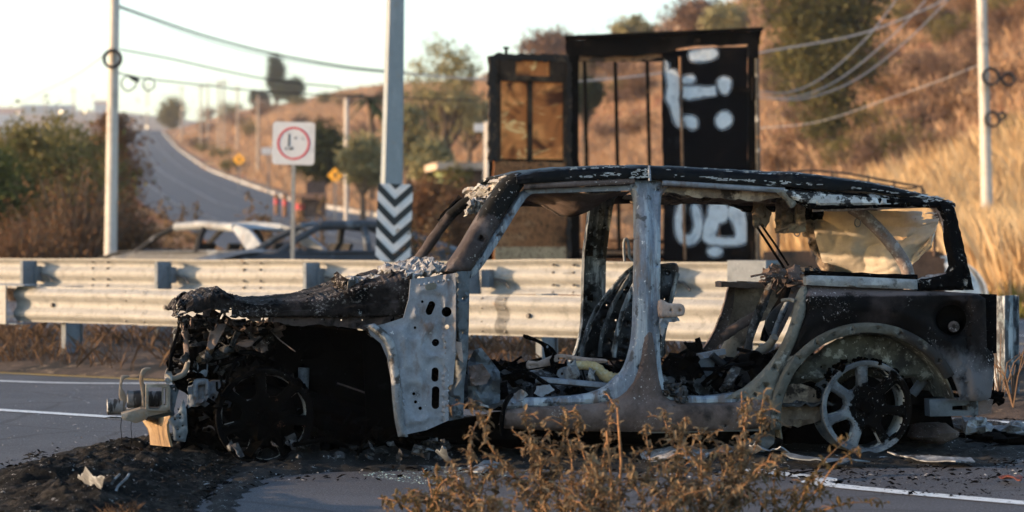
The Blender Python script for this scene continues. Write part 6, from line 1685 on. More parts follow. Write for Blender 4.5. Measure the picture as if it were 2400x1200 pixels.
def house(px, D, w, dpt, hgt, rz, wallc, roofc, lab, pitch=.0, lift=0.0):
    b = stand(px, D); b.z += lift
    o = tag(empty('house', b, rz), lab, 'building', 'far houses')
    mw = mat('wall_' + str(len(bpy.data.materials)), wallc, [dict(c=tuple(x * .75 for x in wallc), s=1.5, lo=.52, hi=.66)], rough=.9, var=.08, bump=0)
    mr = mat('roof_' + str(len(bpy.data.materials)), roofc, [dict(c=tuple(x * .7 for x in roofc), s=2, lo=.5, hi=.66)], rough=.85, var=.1, bump=0)
    mb = MB(); mb.box((0, 0, hgt / 2 - .5), (w, dpt, hgt + 1)); mb.build('wall', mw, o, 0)
    if pitch:
        vs = [(-w / 2 - .3, -dpt / 2 - .3, hgt), (w / 2 + .3, -dpt / 2 - .3, hgt), (w / 2 + .3, dpt / 2 + .3, hgt), (-w / 2 - .3, dpt / 2 + .3, hgt), (-w / 2 - .3, 0, hgt + pitch), (w / 2 + .3, 0, hgt + pitch)]
        mb = MB(); mb.add(vs, [(0, 1, 5, 4), (2, 3, 4, 5), (0, 4, 3), (1, 2, 5), (3, 2, 1, 0)]); mb.build('roof', mr, o, 0)
    else:
        mb = MB(); mb.box((0, -.3, hgt + .12), (w + .6, dpt + 1.2, .22)); mb.build('roof', mr, o, 0)
    nw = max(1, int(w / 2.6))
    for i in range(nw):
        x = -w / 2 + w * (i + .5) / nw
        mb = MB(); mb.box((x, -dpt / 2 - .02, hgt * .55), (.9, .06, 1.0)); wi = mb.build('window', M_INNER, o, 0)
        mb = MB(); mb.box((x, -dpt / 2 - .05, hgt * .55 - .55), (1.1, .12, .08)); mb.build('sill', mw, wi, 0)
    mb = MB(); mb.box((w * .32, -dpt / 2 - .03, .9), (.9, .08, 2.0)); mb.build('door', M_RUST, o, 0)
def far_house(px, pyb, wpx, hpx, wallc, roofc, lab, pitch=.3):
    b = on_hill(px, pyb, 120, 2200); s = b.y / FPX
    house(px, b.y, wpx * s, wpx * s * .6, hpx * s, .1, wallc, roofc, lab, pitch * hpx * s, 0)
far_house(18, 300, 60, 32, (.42, .43, .46), (.34, .17, .12), 'white house with red roof edge at the far left', .5)
far_house(53, 292, 14, 42, (.36, .28, .23), (.30, .24, .2), 'narrow tan house behind the white one', 0)
far_house(115, 268, 120, 15, (.24, .27, .28), (.20, .24, .26), 'long grey-roofed shed on the far left skyline', .5)
far_house(236, 266, 30, 22, (.40, .41, .43), (.36, .16, .10), 'far house with orange roof behind the left pole', .35)
far_house(40, 318, 70, 14, (.16, .25, .26), (.18, .26, .27), 'low teal roof above the left bushes', .3)
house(1092, 78, 1.75, 2.2, 1.75, .15, (.16, .20, .10), (.50, .38, .29), 'small green shack with pale flat roof, left of the truck', 0, .6)
house(975, 82, .65, .9, 1.5, 0, (.07, .17, .36), (.3, .3, .32), 'little blue booth right of the light pole', 0, .0)
house(722, 112, 1.1, 1.4, 1.1, .1, (.46, .24, .15), (.40, .21, .13), 'small brick-red kiosk behind the red-ringed sign', 0, -.1)
b = stand(1128, 74); o = tag(empty('white_signboard', b), 'bright white panel on a pole left of the truck door', 'sign')
zz = at(0, 299, 74).z - b.z
mb = MB(); mb.box((0, 0, zz), (.44, .05, .24)); mb.build('plate', M_SIGNW, o, 0)
mb = MB(); mb.tube([(.1, .06, -.1), (.1, .06, zz)], .04, 8); mb.build('post', M_POST, o, 60)
M_LIT = NT('lit_lamp'); M_LIT.b.inputs['Emission Color'].default_value = (1, .72, .36, 1); M_LIT.b.inputs['Emission Strength'].default_value = 0.9; M_LIT = M_LIT.m
for i, (px, py, D, r) in enumerate(((143, 263, 300, .22), (157, 261, 310, .13), (200, 262, 320, .17), (346, 254, 420, .2), (344, 298, 330, .15), (41, 265, 330, .13), (428, 254, 420, .14))):
    b = at(px, py, D); zb = hz(b.x, b.y)
    o = tag(empty('street_lamp', (b.x, b.y, zb)), 'tiny lit street lamp in the far town', 'lamp', 'lit lamps in the far town')
    mb = MB(); mb.tube([(0, 0, -.2), (0, 0, max(.4, b.z - zb))], .07, 6); mb.build('post', M_POST, o, 60)
    mb = MB(); mb.lathe([(0, -r), (r * .7, -r * .7), (r, 0), (r * .7, r * .7), (0, r)], (0, 0, max(.4, b.z - zb)), (0, 0, 1), 10); mb.build('lamp_globe', M_LIT, o, 60)
# red and white posts of a barrier by the climbing road
for i, (px, D) in enumerate(((648, 118), (668, 114), (697, 104), (706, 103))):
    b = stand(px, D)
    o = tag(empty('barrier_post', b), 'short orange-red post beside the kiosk near the red-ringed sign', 'post', 'orange posts by the kiosk')
    mb = MB(); mb.tube([(0, 0, -.1), (0, 0, 1.25)], .11, 8); mb.build('shaft', M_TRUSTY, o, 60)
    mb = MB(); mb.tube([(0, 0, .7), (0, 0, .95)], .118, 8); mb.build('band', M_SIGNR, o, 60)
# ------------------------------------------------------------------ vegetation
M_BARK = mat('bark', (0.10, 0.07, 0.05), [dict(c=(.18, .13, .09), s=6, lo=.5, hi=.66)], rough=.95)
M_LEAF_G = leaf_mat('green_leaves', [(.035, .045, .012), (.075, .085, .022), (.13, .13, .035)])
M_LEAF_OL = leaf_mat('olive_leaves', [(.07, .06, .02), (.14, .12, .038), (.25, .195, .065)])
M_LEAF_HT = leaf_mat('hillside_olive_leaves', [(.045, .042, .016), (.09, .084, .03), (.18, .145, .052)])
M_LEAF_DK = leaf_mat('dark_leaves', [(.015, .024, .010), (.03, .042, .014), (.055, .065, .02)])
M_LEAF_BR = leaf_mat('dry_brown_leaves', [(.075, .035, .018), (.15, .07, .03), (.24, .13, .055)])
M_LEAF_GR = leaf_mat('grey_green_leaves', [(.15, .14, .07), (.25, .225, .11), (.36, .30, .15)])
M_LEAF_PK = leaf_mat('bare_twigs', [(.085, .05, .038), (.15, .09, .065), (.22, .135, .09)])
M_PALM = leaf_mat('palm_fronds', [(.02, .035, .014), (.04, .06, .02)])

def quads(c, size, asp, rng, flat=0.0):
    n = len(c)
    a = rng.normal(size=(n, 3)); a[:, 2] *= (1 - flat); a /= np.linalg.norm(a, axis=1)[:, None]
    b = rng.normal(size=(n, 3)); b -= a * (a * b).sum(1)[:, None]; b /= np.linalg.norm(b, axis=1)[:, None]
    a *= size[:, None]; b *= (size * asp)[:, None]
    v = np.stack([c - a, c - b * .9 + a * .1, c + a, c + b * .9 + a * .1], 1).reshape(-1, 3)
    return v

def leaf_obj(name, c, size, m, parent, rng, asp=.45):
    v = quads(c, size, asp, rng)
    me = fast_mesh(name, v, 4, np.arange(len(v)))
    o = link_mesh(name, me, m, parent)
    o['kind'] = 'stuff'
    return o

def tree(name, label, cat_, base, crown_c, radii, ncl, nleaf, lsize, m, group=None, trunk=.12, sig=.22, seed=0, limbs=18, bark=None, lobes=None):
    """crown_c, radii relative to the base; every clump is a cloud of single leaves"""
    rng = np.random.default_rng(seed)
    o = tag(empty(name, base), label, cat_, group)
    C = np.array(crown_c, float); R = np.array(radii, float)
    d = rng.normal(size=(ncl, 3)); d /= np.linalg.norm(d, axis=1)[:, None]
    cl = C + d * (rng.uniform(.15, 1, ncl) ** .55)[:, None] * R * .92
    if lobes:
        for (lc, lr, k) in lobes:
            d = rng.normal(size=(k, 3)); d /= np.linalg.norm(d, axis=1)[:, None]
            cl = np.concatenate([cl, np.array(lc) + d * (rng.uniform(.1, 1, k) ** .55)[:, None] * np.array(lr)])
    ncl = len(cl)
    s = sig * 1.25 * R.mean() * rng.uniform(.35, 1.3, ncl)
    idx = rng.integers(0, ncl, nleaf)
    pts = cl[idx] + rng.normal(size=(nleaf, 3)) * s[idx][:, None] * np.array([1, 1, .75])
    pts[:, 2] = np.maximum(pts[:, 2], .05)
    leaf_obj('crown', pts, lsize * rng.uniform(.6, 1.3, nleaf), m, o, rng)
    mb = MB()
    fork = Vector((C[0] * .5, C[1] * .5, max(.3, (C[2] - R[2]) * .8)))
    mb.tube([(0, 0, -.3), Vector((fork.x * .3, fork.y * .3, fork.z * .5)), fork], [trunk * 1.3, trunk, trunk * .85], 8, 1, .08)
    for i in range(limbs):
        t = Vector(cl[rng.integers(0, ncl)])
        mid = (fork + t) / 2 + Vector(rng.normal(size=3) * .08 * R.mean())
        mb.tube([fork, mid, t], [trunk * .6, trunk * .35, trunk * .1], 6, 1, .1)
    mb.build('trunk', bark or M_BARK, o, 60)
    return o

def twig_bush(name, label, base, rad, hgt, nst, nleaf, m, ms, seed, lsize=.05, group=None, cat_='bush'):
    rng = np.random.default_rng(seed); r = random.Random(seed)
    o = tag(empty(name, base), label, cat_, group)
    mb = MB(); tips = []
    for i in range(nst):
        a = r.uniform(0, 6.28); k = r.uniform(.1, 1) ** .6
        top = Vector((math.cos(a) * rad * k, math.sin(a) * rad * k, hgt * r.uniform(.55, 1.05) * (1 - .35 * k * k)))
        b0 = Vector((top.x * .18, top.y * .18, -.05))
        mid = (b0 + top) / 2 + Vector((r.uniform(-.1, .1), r.uniform(-.1, .1), .12 * hgt))
        mb.tube([b0, mid, top], [.012 * hgt, .007 * hgt, .002 * hgt], 4)
        tips.append((b0, mid, top))
    mb.build('stems', ms, o, 0)
    pts = []
    for i in range(nleaf):
        b0, mid, top = tips[r.randrange(nst)]
        t = r.uniform(.25, 1.02)
        p = b0.lerp(mid, t * 2) if t < .5 else mid.lerp(top, t * 2 - 1)
        pts.append(p + Vector((r.gauss(0, 1), r.gauss(0, 1), r.gauss(0, 1))) * .09 * hgt * (.4 + t))
    pts = np.array([tuple(p) for p in pts]); pts[:, 2] = np.maximum(pts[:, 2], .02)
    leaf_obj('foliage', pts, lsize * rng.uniform(.5, 1.3, nleaf), m, o, rng, .35)
    return o

def T(px, D, top, wpx, name, label, m, cat_='tree', bottom=None, seed=1, dens=1.0, group=None, ncl=46, sig=.22, ls=None, lobes=None, trunk=None):
    """tree standing at depth D: crown spans photo rows top..bottom and wpx columns"""
    if D > 350 and bottom is not None: b = on_hill(px, bottom + 4, 150, 900); D = b.y
    else: b = stand(px, D)
    s = D / FPX
    zt_ = at(px, top, D).z - b.z
    zb_ = max(.1, (at(px, bottom, D).z - b.z) if bottom is not None else .15)
    R = (wpx / 2 * s, wpx / 2 * s * .9, max(.3, (zt_ - zb_) / 2))
    n = int(14000 * dens); ncl = int(ncl * 1.5)
    return tree(name, label, cat_, b, (0, 0, (zt_ + zb_) / 2), R, ncl, n, (ls or (.018 * D / 12 + .035)) * .62, m, group, trunk or max(.06, .03 * zt_), sig, seed, lobes=lobes)

T(70, 58, 285, 330, 'leafy_bush', 'large green leafy bush at the left edge behind the brown one', M_LEAF_OL, 'bush', None, 3, 1.7, ncl=70)
T(160, 66, 262, 230, 'leafy_bush', 'second green bush reaching up beside the left pole', M_LEAF_OL, 'bush', None, 5, 1.2, ncl=50)
T(-60, 50, 330, 260, 'leafy_bush', 'dark green bush cut by the left frame edge', M_LEAF_G, 'bush', None, 6, 1.1)
T(262, 90, 250, 120, 'dry_bush', 'brownish bush just behind the left utility pole', M_LEAF_BR, 'bush', None, 8, .6)
for i, (px, D, rad, hh, lab) in enumerate(((175, 49, 1.35, 2.75, 'big rust-brown dry bush in front of the left utility pole'), (310, 50, .75, 2.0, 'smaller rust-brown dry bush right of the left pole'), (50, 46, .95, 1.75, 'low rust-brown dry bush at the left above the rail'))):
    twig_bush('dry_bush', lab, stand(px, D), rad, hh, 150, 5200, M_LEAF_BR, M_BARK, 20 + i, .055)
T(748, 112, 288, 118, 'round_tree', 'dense dark green round tree behind the red-ringed sign', M_LEAF_DK, 'tree', 425, 11, 1.0, ncl=60, sig=.25)
T(1035, 118, 90, 200, 'open_tree', 'tall airy tree right of the light pole against the sky', M_LEAF_GR, 'tree', 330, 12, .42, ncl=60, sig=.12, ls=.17)
T(1100, 140, 215, 130, 'open_tree', 'low airy tree left of the truck on the slope', M_LEAF_GR, 'tree', 330, 13, .25, sig=.13)
T(955, 100, 230, 110, 'open_tree', 'grey-green tree directly right of the light pole', M_LEAF_GR, 'tree', 400, 14, .3, sig=.13)
T(850, 92, 315, 130, 'feathery_shrub', 'light green feathery shrub left of the light pole', M_LEAF_GR, 'shrub', 440, 15, .5, sig=.14)
T(1010, 80, 330, 120, 'feathery_shrub', 'grey-green shrub between light pole and green shack', M_LEAF_GR, 'shrub', 440, 16, .35, sig=.14)
T(1005, 62, 420, 130, 'dry_bush', 'orange-brown dry bush right of the chevron board', M_LEAF_BR, 'bush', None, 17, .7)
T(1095, 60, 428, 110, 'dry_bush', 'orange-brown dry bush left of the open truck door', M_LEAF_BR, 'bush', None, 18, .6)
T(1068, 76, 380, 60, 'dry_bush', 'small green bush before the green shack', M_LEAF_OL, 'bush', None, 19, .3)
T(648, 420, 118, 36, 'tall_tree', 'tall narrow dark tree alone on the skyline', M_LEAF_DK, 'tree', 243, 21, 1.6, ls=.26, ncl=80, sig=.16)
T(685, 420, 182, 66, 'skyline_tree', 'low dark tree right beside the tall narrow one', M_LEAF_DK, 'tree', 240, 22, 1.4, ls=.26, ncl=70, sig=.16)
T(608, 400, 210, 48, 'skyline_tree', 'small dark tree left of the tall narrow one', M_LEAF_DK, 'tree', 248, 23, .8, ls=.26, ncl=50, sig=.16)
T(405, 430, 228, 60, 'skyline_tree', 'small olive tree on the skyline above the road crest', M_LEAF_OL, 'tree', 300, 24, .4, ls=.4)
T(1372, 120, 185, 80, 'dark_shrub', 'dark green shrub seen between the truck stakes', M_LEAF_DK, 'shrub', 260, 25, .5)
# the big tree on the hillside
b = on_hill(1955, 385, 60, 200)
s = b.y / FPX
tree('hillside_tree', 'big olive green tree on the hillside right of the truck', 'tree', b, (-.3, 0, 4.2), (120 * s, 95 * s, 2.7), 110, 26000, .10, M_LEAF_HT, None, .16, .2, 31,
     lobes=[((-.15 - 100 * s, 0, 6.4), (90 * s, 1.2, 1.0), 24), ((60 * s, 0, 6.3), (80 * s, 1.2, 1.1), 22), ((-20 * s, 0, 1.7), (40 * s, .6, 1.0), 14)])
for i, (px, top, w, D, mm, lab) in enumerate(((1480, 38, 90, 210, M_LEAF_GR, 'small airy tree on the ridge left above the truck'), (1640, 0, 150, 190, M_LEAF_PK, 'bare brown thicket on the ridge above the truck'),
        (1700, 15, 110, 180, M_LEAF_GR, 'grey-green thicket on the ridge right above the truck'), (1290, 85, 130, 220, M_LEAF_PK, 'pinkish bare tree on the ridge above the open door'),
        (1400, 95, 160, 200, M_LEAF_PK, 'bare brown shrub on the ridge just left of the truck top'), (1215, 140, 120, 230, M_LEAF_PK, 'faint bare shrub on the ridge left of the open door'))):
    b = on_hill(px, top + 75, 60, 400); D = b.y; s = D / FPX
    zt_ = at(px, top, D).z - b.z
    tree('ridge_tree', lab, 'tree', b, (0, 0, zt_ * .55), (w / 2 * s, w / 2 * s, zt_ * .48), 34, 3500, .06 + D * .0009, mm, 'trees along the ridge', .1, .22, 40 + i)
# palm
b = stand(868, 128); z = at(868, 235, 128).z - b.z
o = tag(empty('palm_tree', b), 'dark palm tree half hidden left of the light pole', 'tree')
mb = MB(); mb.tube([(0, 0, -.3), (.1, 0, z * .5), (0, 0, z)], [.2, .16, .14], 9, 1, .06); mb.build('trunk', M_BARK, o, 60)
r = random.Random(4)
for i in range(24):
    a = r.uniform(0, 6.28); el = r.uniform(-.5, 1.2); L = r.uniform(1.0, 1.5)
    mb = MB()
    def fr(u, v):
        d = Vector((math.cos(a), math.sin(a), 0)); sd = Vector((-math.sin(a), math.cos(a), 0))
        return Vector((0, 0, z)) + d * (L * u * math.cos(el * (1 - .5 * u))) + Vector((0, 0, L * (u * math.sin(el) - .6 * u * u))) + sd * ((v - .5) * .34 * math.sin(math.pi * min(1, u * .9 + .1))) + Vector((0, 0, -.1 * abs(v - .5)))
    mb.surf(fr, 8, 6, 0, skip=lambda u, v: (int(u * 16) % 2 == 0 and abs(v - .5) > .2)); mb.build('frond', M_PALM, o, 0)
# scattered dry shrubs on the hillside
r = random.Random(9)
cnt = 0
HS = [(1830, 430), (2080, 250), (2150, 330), (2210, 120), (2240, 300), (2350, 90), (2380, 230), (2120, 60), (2050, 420), (2170, 200), (2290, 400), (1470, 250), (1420, 330), (1500, 330), (1300, 300), (1250, 210), (950, 300), (900, 260), (760, 250), (560, 300), (480, 320), (620, 270), (460, 350), (700, 300), (2190, 30), (2390, 330), (1880, 300), (2040, 180)]
HS += [(r.uniform(1800, 2420), r.uniform(20, 420)) for _ in range(46)] + [(r.uniform(1180, 1560), r.uniform(150, 330)) for _ in range(14)] + [(r.uniform(480, 1100), r.uniform(240, 330)) for _ in range(16)]
for i, (px, py) in enumerate(HS):
    b = on_hill(px, py, 45, 500); k = b.y / 90
    mm = r.choice((M_LEAF_BR, M_LEAF_PK, M_LEAF_OL, M_LEAF_PK))
    where = 'on the steep hillside right of the truck' if px > 1700 else ('on the slope seen behind the truck' if px > 1170 else 'on the slope between climbing road and truck')
    if px > 1700: where += ', high up' if py < 160 else (', halfway up' if py < 300 else ', near its foot')
    lab = {M_LEAF_BR: 'rust-brown dry shrub', M_LEAF_PK: 'bare grey-brown shrub', M_LEAF_OL: 'olive green shrub'}[mm] + ' ' + where
    twig_bush('dry_shrub', lab, b, r.uniform(.7, 1.4) * k ** .5, r.uniform(.9, 1.8) * k ** .5, 40, 900, mm, M_BARK, 60 + i, .085 * k ** .5, 'shrubs on the hillside', 'shrub')
for i, (px, py) in enumerate(((480, 360), (520, 375), (540, 405), (470, 345))):
    b = on_hill(px, py, 60, 500)
    twig_bush('green_shrub', 'low green shrub on the verge between climbing road and slope', b, 1.8, 1.4, 50, 1500, M_LEAF_OL, M_BARK, 90 + i, .14, 'green shrubs beside the climbing road', 'shrub')

# --- grass: blades nobody could count
def grass(name, label, pts, hmin, hmax, wid, m, seed, per=4, lean_=.35, spread=.12):
    rng = np.random.default_rng(seed)
    n = len(pts) * per
    c = np.repeat(pts, per, 0) + np.c_[rng.normal(0, spread, (n, 2)), np.zeros(n)]
    hgt = rng.uniform(hmin, hmax, n); a = rng.uniform(0, 2 * np.pi, n)
    d = np.c_[np.cos(a), np.sin(a), np.zeros(n)] * (wid * rng.uniform(.5, 1.2, n))[:, None]
    l = np.c_[rng.normal(0, lean_, (n, 2)) * hgt[:, None], hgt]
    v = np.stack([c - d, c + d, c + l * .55 + d * .6 + np.c_[np.zeros((n, 2)), hgt * .08], c + l * np.array([1, 1, .95])], 1).reshape(-1, 3)
    q = np.arange(n * 4).reshape(-1, 4)
    me = fast_mesh(name, v, 4, q)
    return tag(link_mesh(name, me, m), label, 'grass', kind='stuff')
M_GRASS = leaf_mat('dry_grass', [(.22, .125, .08), (.38, .235, .14), (.54, .38, .235)], .9, .3, .55)
M_GRASS2 = leaf_mat('golden_tall_grass', [(.42, .26, .13), (.58, .40, .21), (.70, .54, .33)], .9, .35, .45)
M_GRASSG = leaf_mat('green_grass', [(.12, .12, .03), (.22, .20, .05), (.30, .24, .07)], .9, .3, .4)
M_GRASSB = leaf_mat('burnt_grass', [(.03, .02, .014), (.09, .052, .03), (.19, .115, .065)], .9, .2, .5)
rng = np.random.default_rng(5)
def scatter(n, y0, y1, f0, f1, cond=None, pw=1.0):
    Y = y0 + (y1 - y0) * rng.uniform(0, 1, n) ** pw
    X = Y * rng.uniform(f0, f1, n)
    k = (0.6 * X + 0.8 * Y) > 33.2
    rx = np.interp(Y, ROAD_Y, ROAD_X)
    k &= np.abs(X - rx) > 6.4 + .2 * np.abs(np.gradient(np.interp(Y, ROAD_Y, ROAD_X)) * 0)
    if cond is not None: k &= cond(X, Y)
    X, Y = X[k], Y[k]
    return np.c_[X, Y, height(X, Y) - .03]
grass('hillside_grass', 'dry golden grass covering the hillside', scatter(40000, 40, 230, -.10, .27, lambda X, Y: X > np.interp(Y, ROAD_Y, ROAD_X)), .3, .85, .045, M_GRASS, 1, 4, .4, .25)
grass('slope_grass', 'dry grass on the far slope left of the hill', scatter(16000, 120, 420, -.17, .0, lambda X, Y: X > np.interp(Y, ROAD_Y, ROAD_X) + 6), .4, 1.0, .11, M_GRASS, 2, 3, .4, .5)
grass('tall_grass', 'tall golden grass at the foot of the hill on the right', scatter(9000, 33, 66, .07, .27, lambda X, Y: X > 4.8 + (Y - 40) * .02), .7, 1.75, .022, M_GRASS2, 3, 7, .22, .18)
grass('green_verge_grass', 'greenish grass low beside the far carriageway', scatter(2600, 33, 48, .12, .27), .2, .65, .02, M_GRASSG, 4, 6, .3, .15)
grass('left_verge_grass', 'dry grass under the bushes on the left', scatter(5000, 38, 70, -.30, -.05, lambda X, Y: np.ones(len(X), bool)), .25, .8, .02, M_GRASSB, 6, 5, .35, .15)
# median: charred tufts
tt = rng.uniform(-30, -3.5, 2600); nn = rng.uniform(14.25, 18.0, 2600)
keep = np.array([nz(t * 1.1, n * 1.6, 8) > -.12 for t, n in zip(tt, nn)])
mp = np.array([tuple(road(n, t, .17 * math.sin(math.pi * (n - 13.95) / 4.35) ** .7 - .02)) for n, t in zip(nn[keep], tt[keep])])
grass('median_grass', 'burnt brown grass tufts on the median between the rails', mp, .06, .24, .006, M_GRASSB, 7, 9, .5, .07)
r = random.Random(12)
def dead_stalk(px, n, sd, hgt=.4):
    rr = random.Random(sd)
    # find t for the column
    f = (px - CX) / FPX
    t = n * (.8 * f - .6) / (.6 * f + .8) * 1.0
    t = (n * .6 - f * n * .8) / (-.8 - .6 * f)
    b = road(n, t, .08)
    o = tag(empty('dry_stalk', b), 'leafless dry stalk on the median by the rails', 'plant', 'dry stalks on the median')
    mb = MB()
    for i in range(8):
        a = rr.uniform(0, 6.28); k = rr.uniform(.2, .5) * hgt
        mb.tube([(0, 0, -.02), (math.cos(a) * k * .5, math.sin(a) * k * .5, hgt * .5), (math.cos(a) * k * 1.3, math.sin(a) * k, hgt * rr.uniform(.6, 1.1))], [.006, .004, .002], 4)
    mb.build('stems', M_BARK_O, o, 0)
M_BARK_O = mat('orange_stem', (.13, .08, .05), rough=.9, bump=0)
for i, (px, n) in enumerate(((30, 15.5), (330, 16.2), (350, 15.2), (60, 17.6), (1160, 16), (1200, 15.4), (1300, 15.1), (460, 15.3), (2345, 14.3), (2375, 14.2))): dead_stalk(px, n, 30 + i, .35 if i != 8 else .5)

# --- leafy dry weeds: foreground clump and behind the far rail
M_WEED = leaf_mat('withered_weed_leaves', [(.065, .042, .025), (.15, .098, .056), (.25, .172, .10), (.18, .135, .075)], .8, .3, .25)
M_WEEDG = leaf_mat('half_green_weed_leaves', [(.055, .040, .018), (.11, .075, .032), (.19, .115, .05)], .8, .3, .25)
M_STEM = mat('weed_stem', (.27, .135, .06), [dict(c=(.14, .07, .035), s=30, lo=.5, hi=.6)], rough=.8, bump=0)
def leaf_blades(items, m, parent):
    """items: (base, direction, length, width, curl) -> folded, curled six-vertex leaves"""
    vs, fs = [], []
    for b, d, L, w, cu in items:
        d = d.normalized()
        s = d.cross(Vector((random.uniform(-.4, .4), random.uniform(-.4, .4), 1)))
        if s.length < 1e-3: s = Vector((1, 0, 0))
        s.normalize(); n = s.cross(d)
        k = len(vs)
        m1 = b + d * L * .35 + n * cu * L * .12; m2 = b + d * L * .72 + n * cu * L * .02; t = b + d * L * .95 - n * cu * L * .25
        vs += [b, m1 + s * w + n * w * .5, m1, m1 - s * w + n * w * .5, m2 + s * w * .7 + n * w * .4, m2, m2 - s * w * .7 + n * w * .4, t]
        fs += [(k, k + 2, k + 1), (k, k + 3, k + 2), (k + 1, k + 2, k + 5, k + 4), (k + 2, k + 3, k + 6, k + 5), (k + 4, k + 5, k + 7), (k + 5, k + 6, k + 7)]
    me = bpy.data.meshes.new('leaves'); me.from_pydata([tuple(v) for v in vs], [], fs); me.update()
    o = link_mesh('leaves', me, m, parent); o['kind'] = 'stuff'
    return o
def weed(base, stems, label, seed, m, leafL=.05, dens=60, group='withered weeds in the foreground', name='withered_weed'):
    """stems: list of tip points relative to base"""
    rr = random.Random(seed); random.seed(seed)
    o = tag(empty(name, base), label, 'weed', group)
    mb = MB(); items = []
    for tip in stems:
        tip = Vector(tip); L = tip.length
        b0 = Vector((rr.uniform(-.03, .03), rr.uniform(-.03, .03), -.02))
        mid = b0.lerp(tip, .5) + Vector((rr.uniform(-.06, .06), rr.uniform(-.05, .05), rr.uniform(.0, .06))) * (L / .4)
        pts = [b0, b0.lerp(mid, .5) + Vector((0, 0, .02)), mid, mid.lerp(tip, .5) + Vector((rr.uniform(-.02, .02), 0, .015)), tip]
        pts = [Vector(q) for q in cr([tuple(q) for q in pts], 3, False)]
        n = len(pts)
        mb.tube(pts, [.0045 * (1 - .75 * i / n) * (leafL / .05) ** .6 for i in range(n)], 5)
        nb = max(3, int(L / .075))
        for j in range(nb):
            i = rr.randrange(n // 4, n - 1); p = pts[i]
            dr_ = Vector((rr.gauss(0, 1), rr.gauss(0, .8), rr.uniform(-.1, .9))).normalized()
            bl = rr.uniform(.5, 1.7) * leafL * 1.6
            q1 = p + dr_ * bl * .6; q2 = p + dr_ * bl + Vector((0, 0, -.25 * bl))
            mb.tube([p, q1, q2], [.0022, .0016, .001], 4)
            for u in range(int(dens / 12)):
                t = rr.random(); bp = p.lerp(q1, t * 2) if t < .5 else q1.lerp(q2, t * 2 - 1)
                d = Vector((rr.gauss(0, 1), rr.gauss(0, 1), rr.gauss(-.25, .8)))
                items.append((bp, d, leafL * rr.uniform(.45, 1.15), leafL * rr.uniform(.12, .24), rr.uniform(-.6, 1.6)))
        for j in range(int(dens * L / .35)):
            t = rr.uniform(.2, 1); f = t * (n - 1); i = min(int(f), n - 2)
            bp = pts[i].lerp(pts[i + 1], f - i)
            d = Vector((rr.gauss(0, 1), rr.gauss(0, 1), rr.gauss(0, .8)))
            items.append((bp, d, leafL * rr.uniform(.4, 1.1), leafL * rr.uniform(.12, .24), rr.uniform(-.6, 1.6)))
    mb.build('stems', M_STEM, o, 0)
    leaf_blades(items, m, o)
    return o
def weed_px(bpx, D, tips, label, seed, m=None, leafL=.045, dens=52):
    b = at(bpx, 0, D); b.z = 0.0
    rr = random.Random(seed + 100)
    st = []
    for px, py in tips:
        q = at(px, py, D) - b
        q.y = rr.uniform(-.25, .25); st.append(tuple(q))
    return weed(b, st, label, seed, m or M_WEED, leafL, dens)
weed_px(1130, 9.5, [(1020, 1120), (1060, 1070), (1010, 1175), (960, 1165), (900, 1175), (1120, 985), (1150, 1060), (1180, 1090), (1075, 1130)], 'leftmost withered weed clump, reaching low over the asphalt', 1)
weed_px(1270, 9.6, [(1105, 935), (1200, 1010), (1230, 955), (1255, 1060), (1290, 1010), (1170, 1075), (1320, 960), (1340, 1050), (1215, 1120), (1300, 1110)], 'withered weed clump with the stem leaning left before the sill', 2)
weed_px(1420, 9.4, [(1360, 975), (1405, 1040), (1445, 940), (1450, 1050), (1380, 1090), (1480, 1090), (1500, 1060), (1430, 1120), (1340, 1130)], 'tallest withered weed clump below the centre pillar', 3)
weed_px(1570, 9.6, [(1520, 1010), (1560, 965), (1590, 1000), (1600, 970), (1640, 1060), (1550, 1080), (1610, 1110), (1500, 1110), (1660, 1100)], 'withered weed clump before the rocker, right of the tallest', 4)
weed_px(1700, 9.5, [(1650, 1010), (1700, 1050), (1745, 960), (1770, 945), (1740, 1040), (1800, 920), (1760, 1100), (1690, 1110), (1800, 1080), (1820, 1110)], 'withered weed clump reaching up to the rear wheel arch', 5)
weed_px(1830, 9.2, [(1800, 1140), (1850, 1110), (1900, 1100), (1880, 1160), (1940, 1165), (1990, 1040), (2010, 1030), (1780, 1130), (2060, 1170)], 'rightmost withered weed clump, sparse, before the rear wheel', 6, M_WEEDG, .042, 34)
weed_px(1500, 9.05, [(1380, 1130), (1430, 1150), (1480, 1120), (1540, 1140), (1600, 1150), (1660, 1140), (1330, 1160), (1700, 1165), (1270, 1150)], 'low withered weed clump at the bottom frame edge', 7, M_WEED, .044, 40)
weed_px(1000, 9.3, [(880, 1178), (930, 1150), (985, 1110), (1020, 1095), (1040, 1150), (960, 1175), (1060, 1110)], 'small withered weed sprig at the left end of the clumps', 11, M_WEEDG, .04, 40)
weed_px(1640, 9.2, [(1560, 1080), (1600, 1050), (1640, 1010), (1680, 1080), (1720, 1090), (1760, 1130), (1820, 1060), (1590, 1130), (1850, 1150)], 'withered weed clump in front, below the rear door sill', 12, M_WEED, .044, 44)
weed_px(1350, 9.25, [(1240, 1100), (1290, 1060), (1330, 1030), (1380, 1060), (1410, 1100), (1300, 1130), (1200, 1140), (1440, 1130)], 'withered weed clump in front, below the front door sill', 13, M_WEED, .044, 44)
weed_px(1260, 9.0, [(1150, 1160), (1200, 1150), (1250, 1165), (1290, 1150), (1340, 1170), (1080, 1180), (1110, 1165)], 'low withered weed clump at the frame edge, further left', 8, M_WEED, .044, 36)
b = at(1447, 0, 9.35); b.z = 0
o = tag(empty('bare_stalk', b), 'upright bare orange stalk rising through the foreground weeds', 'plant')
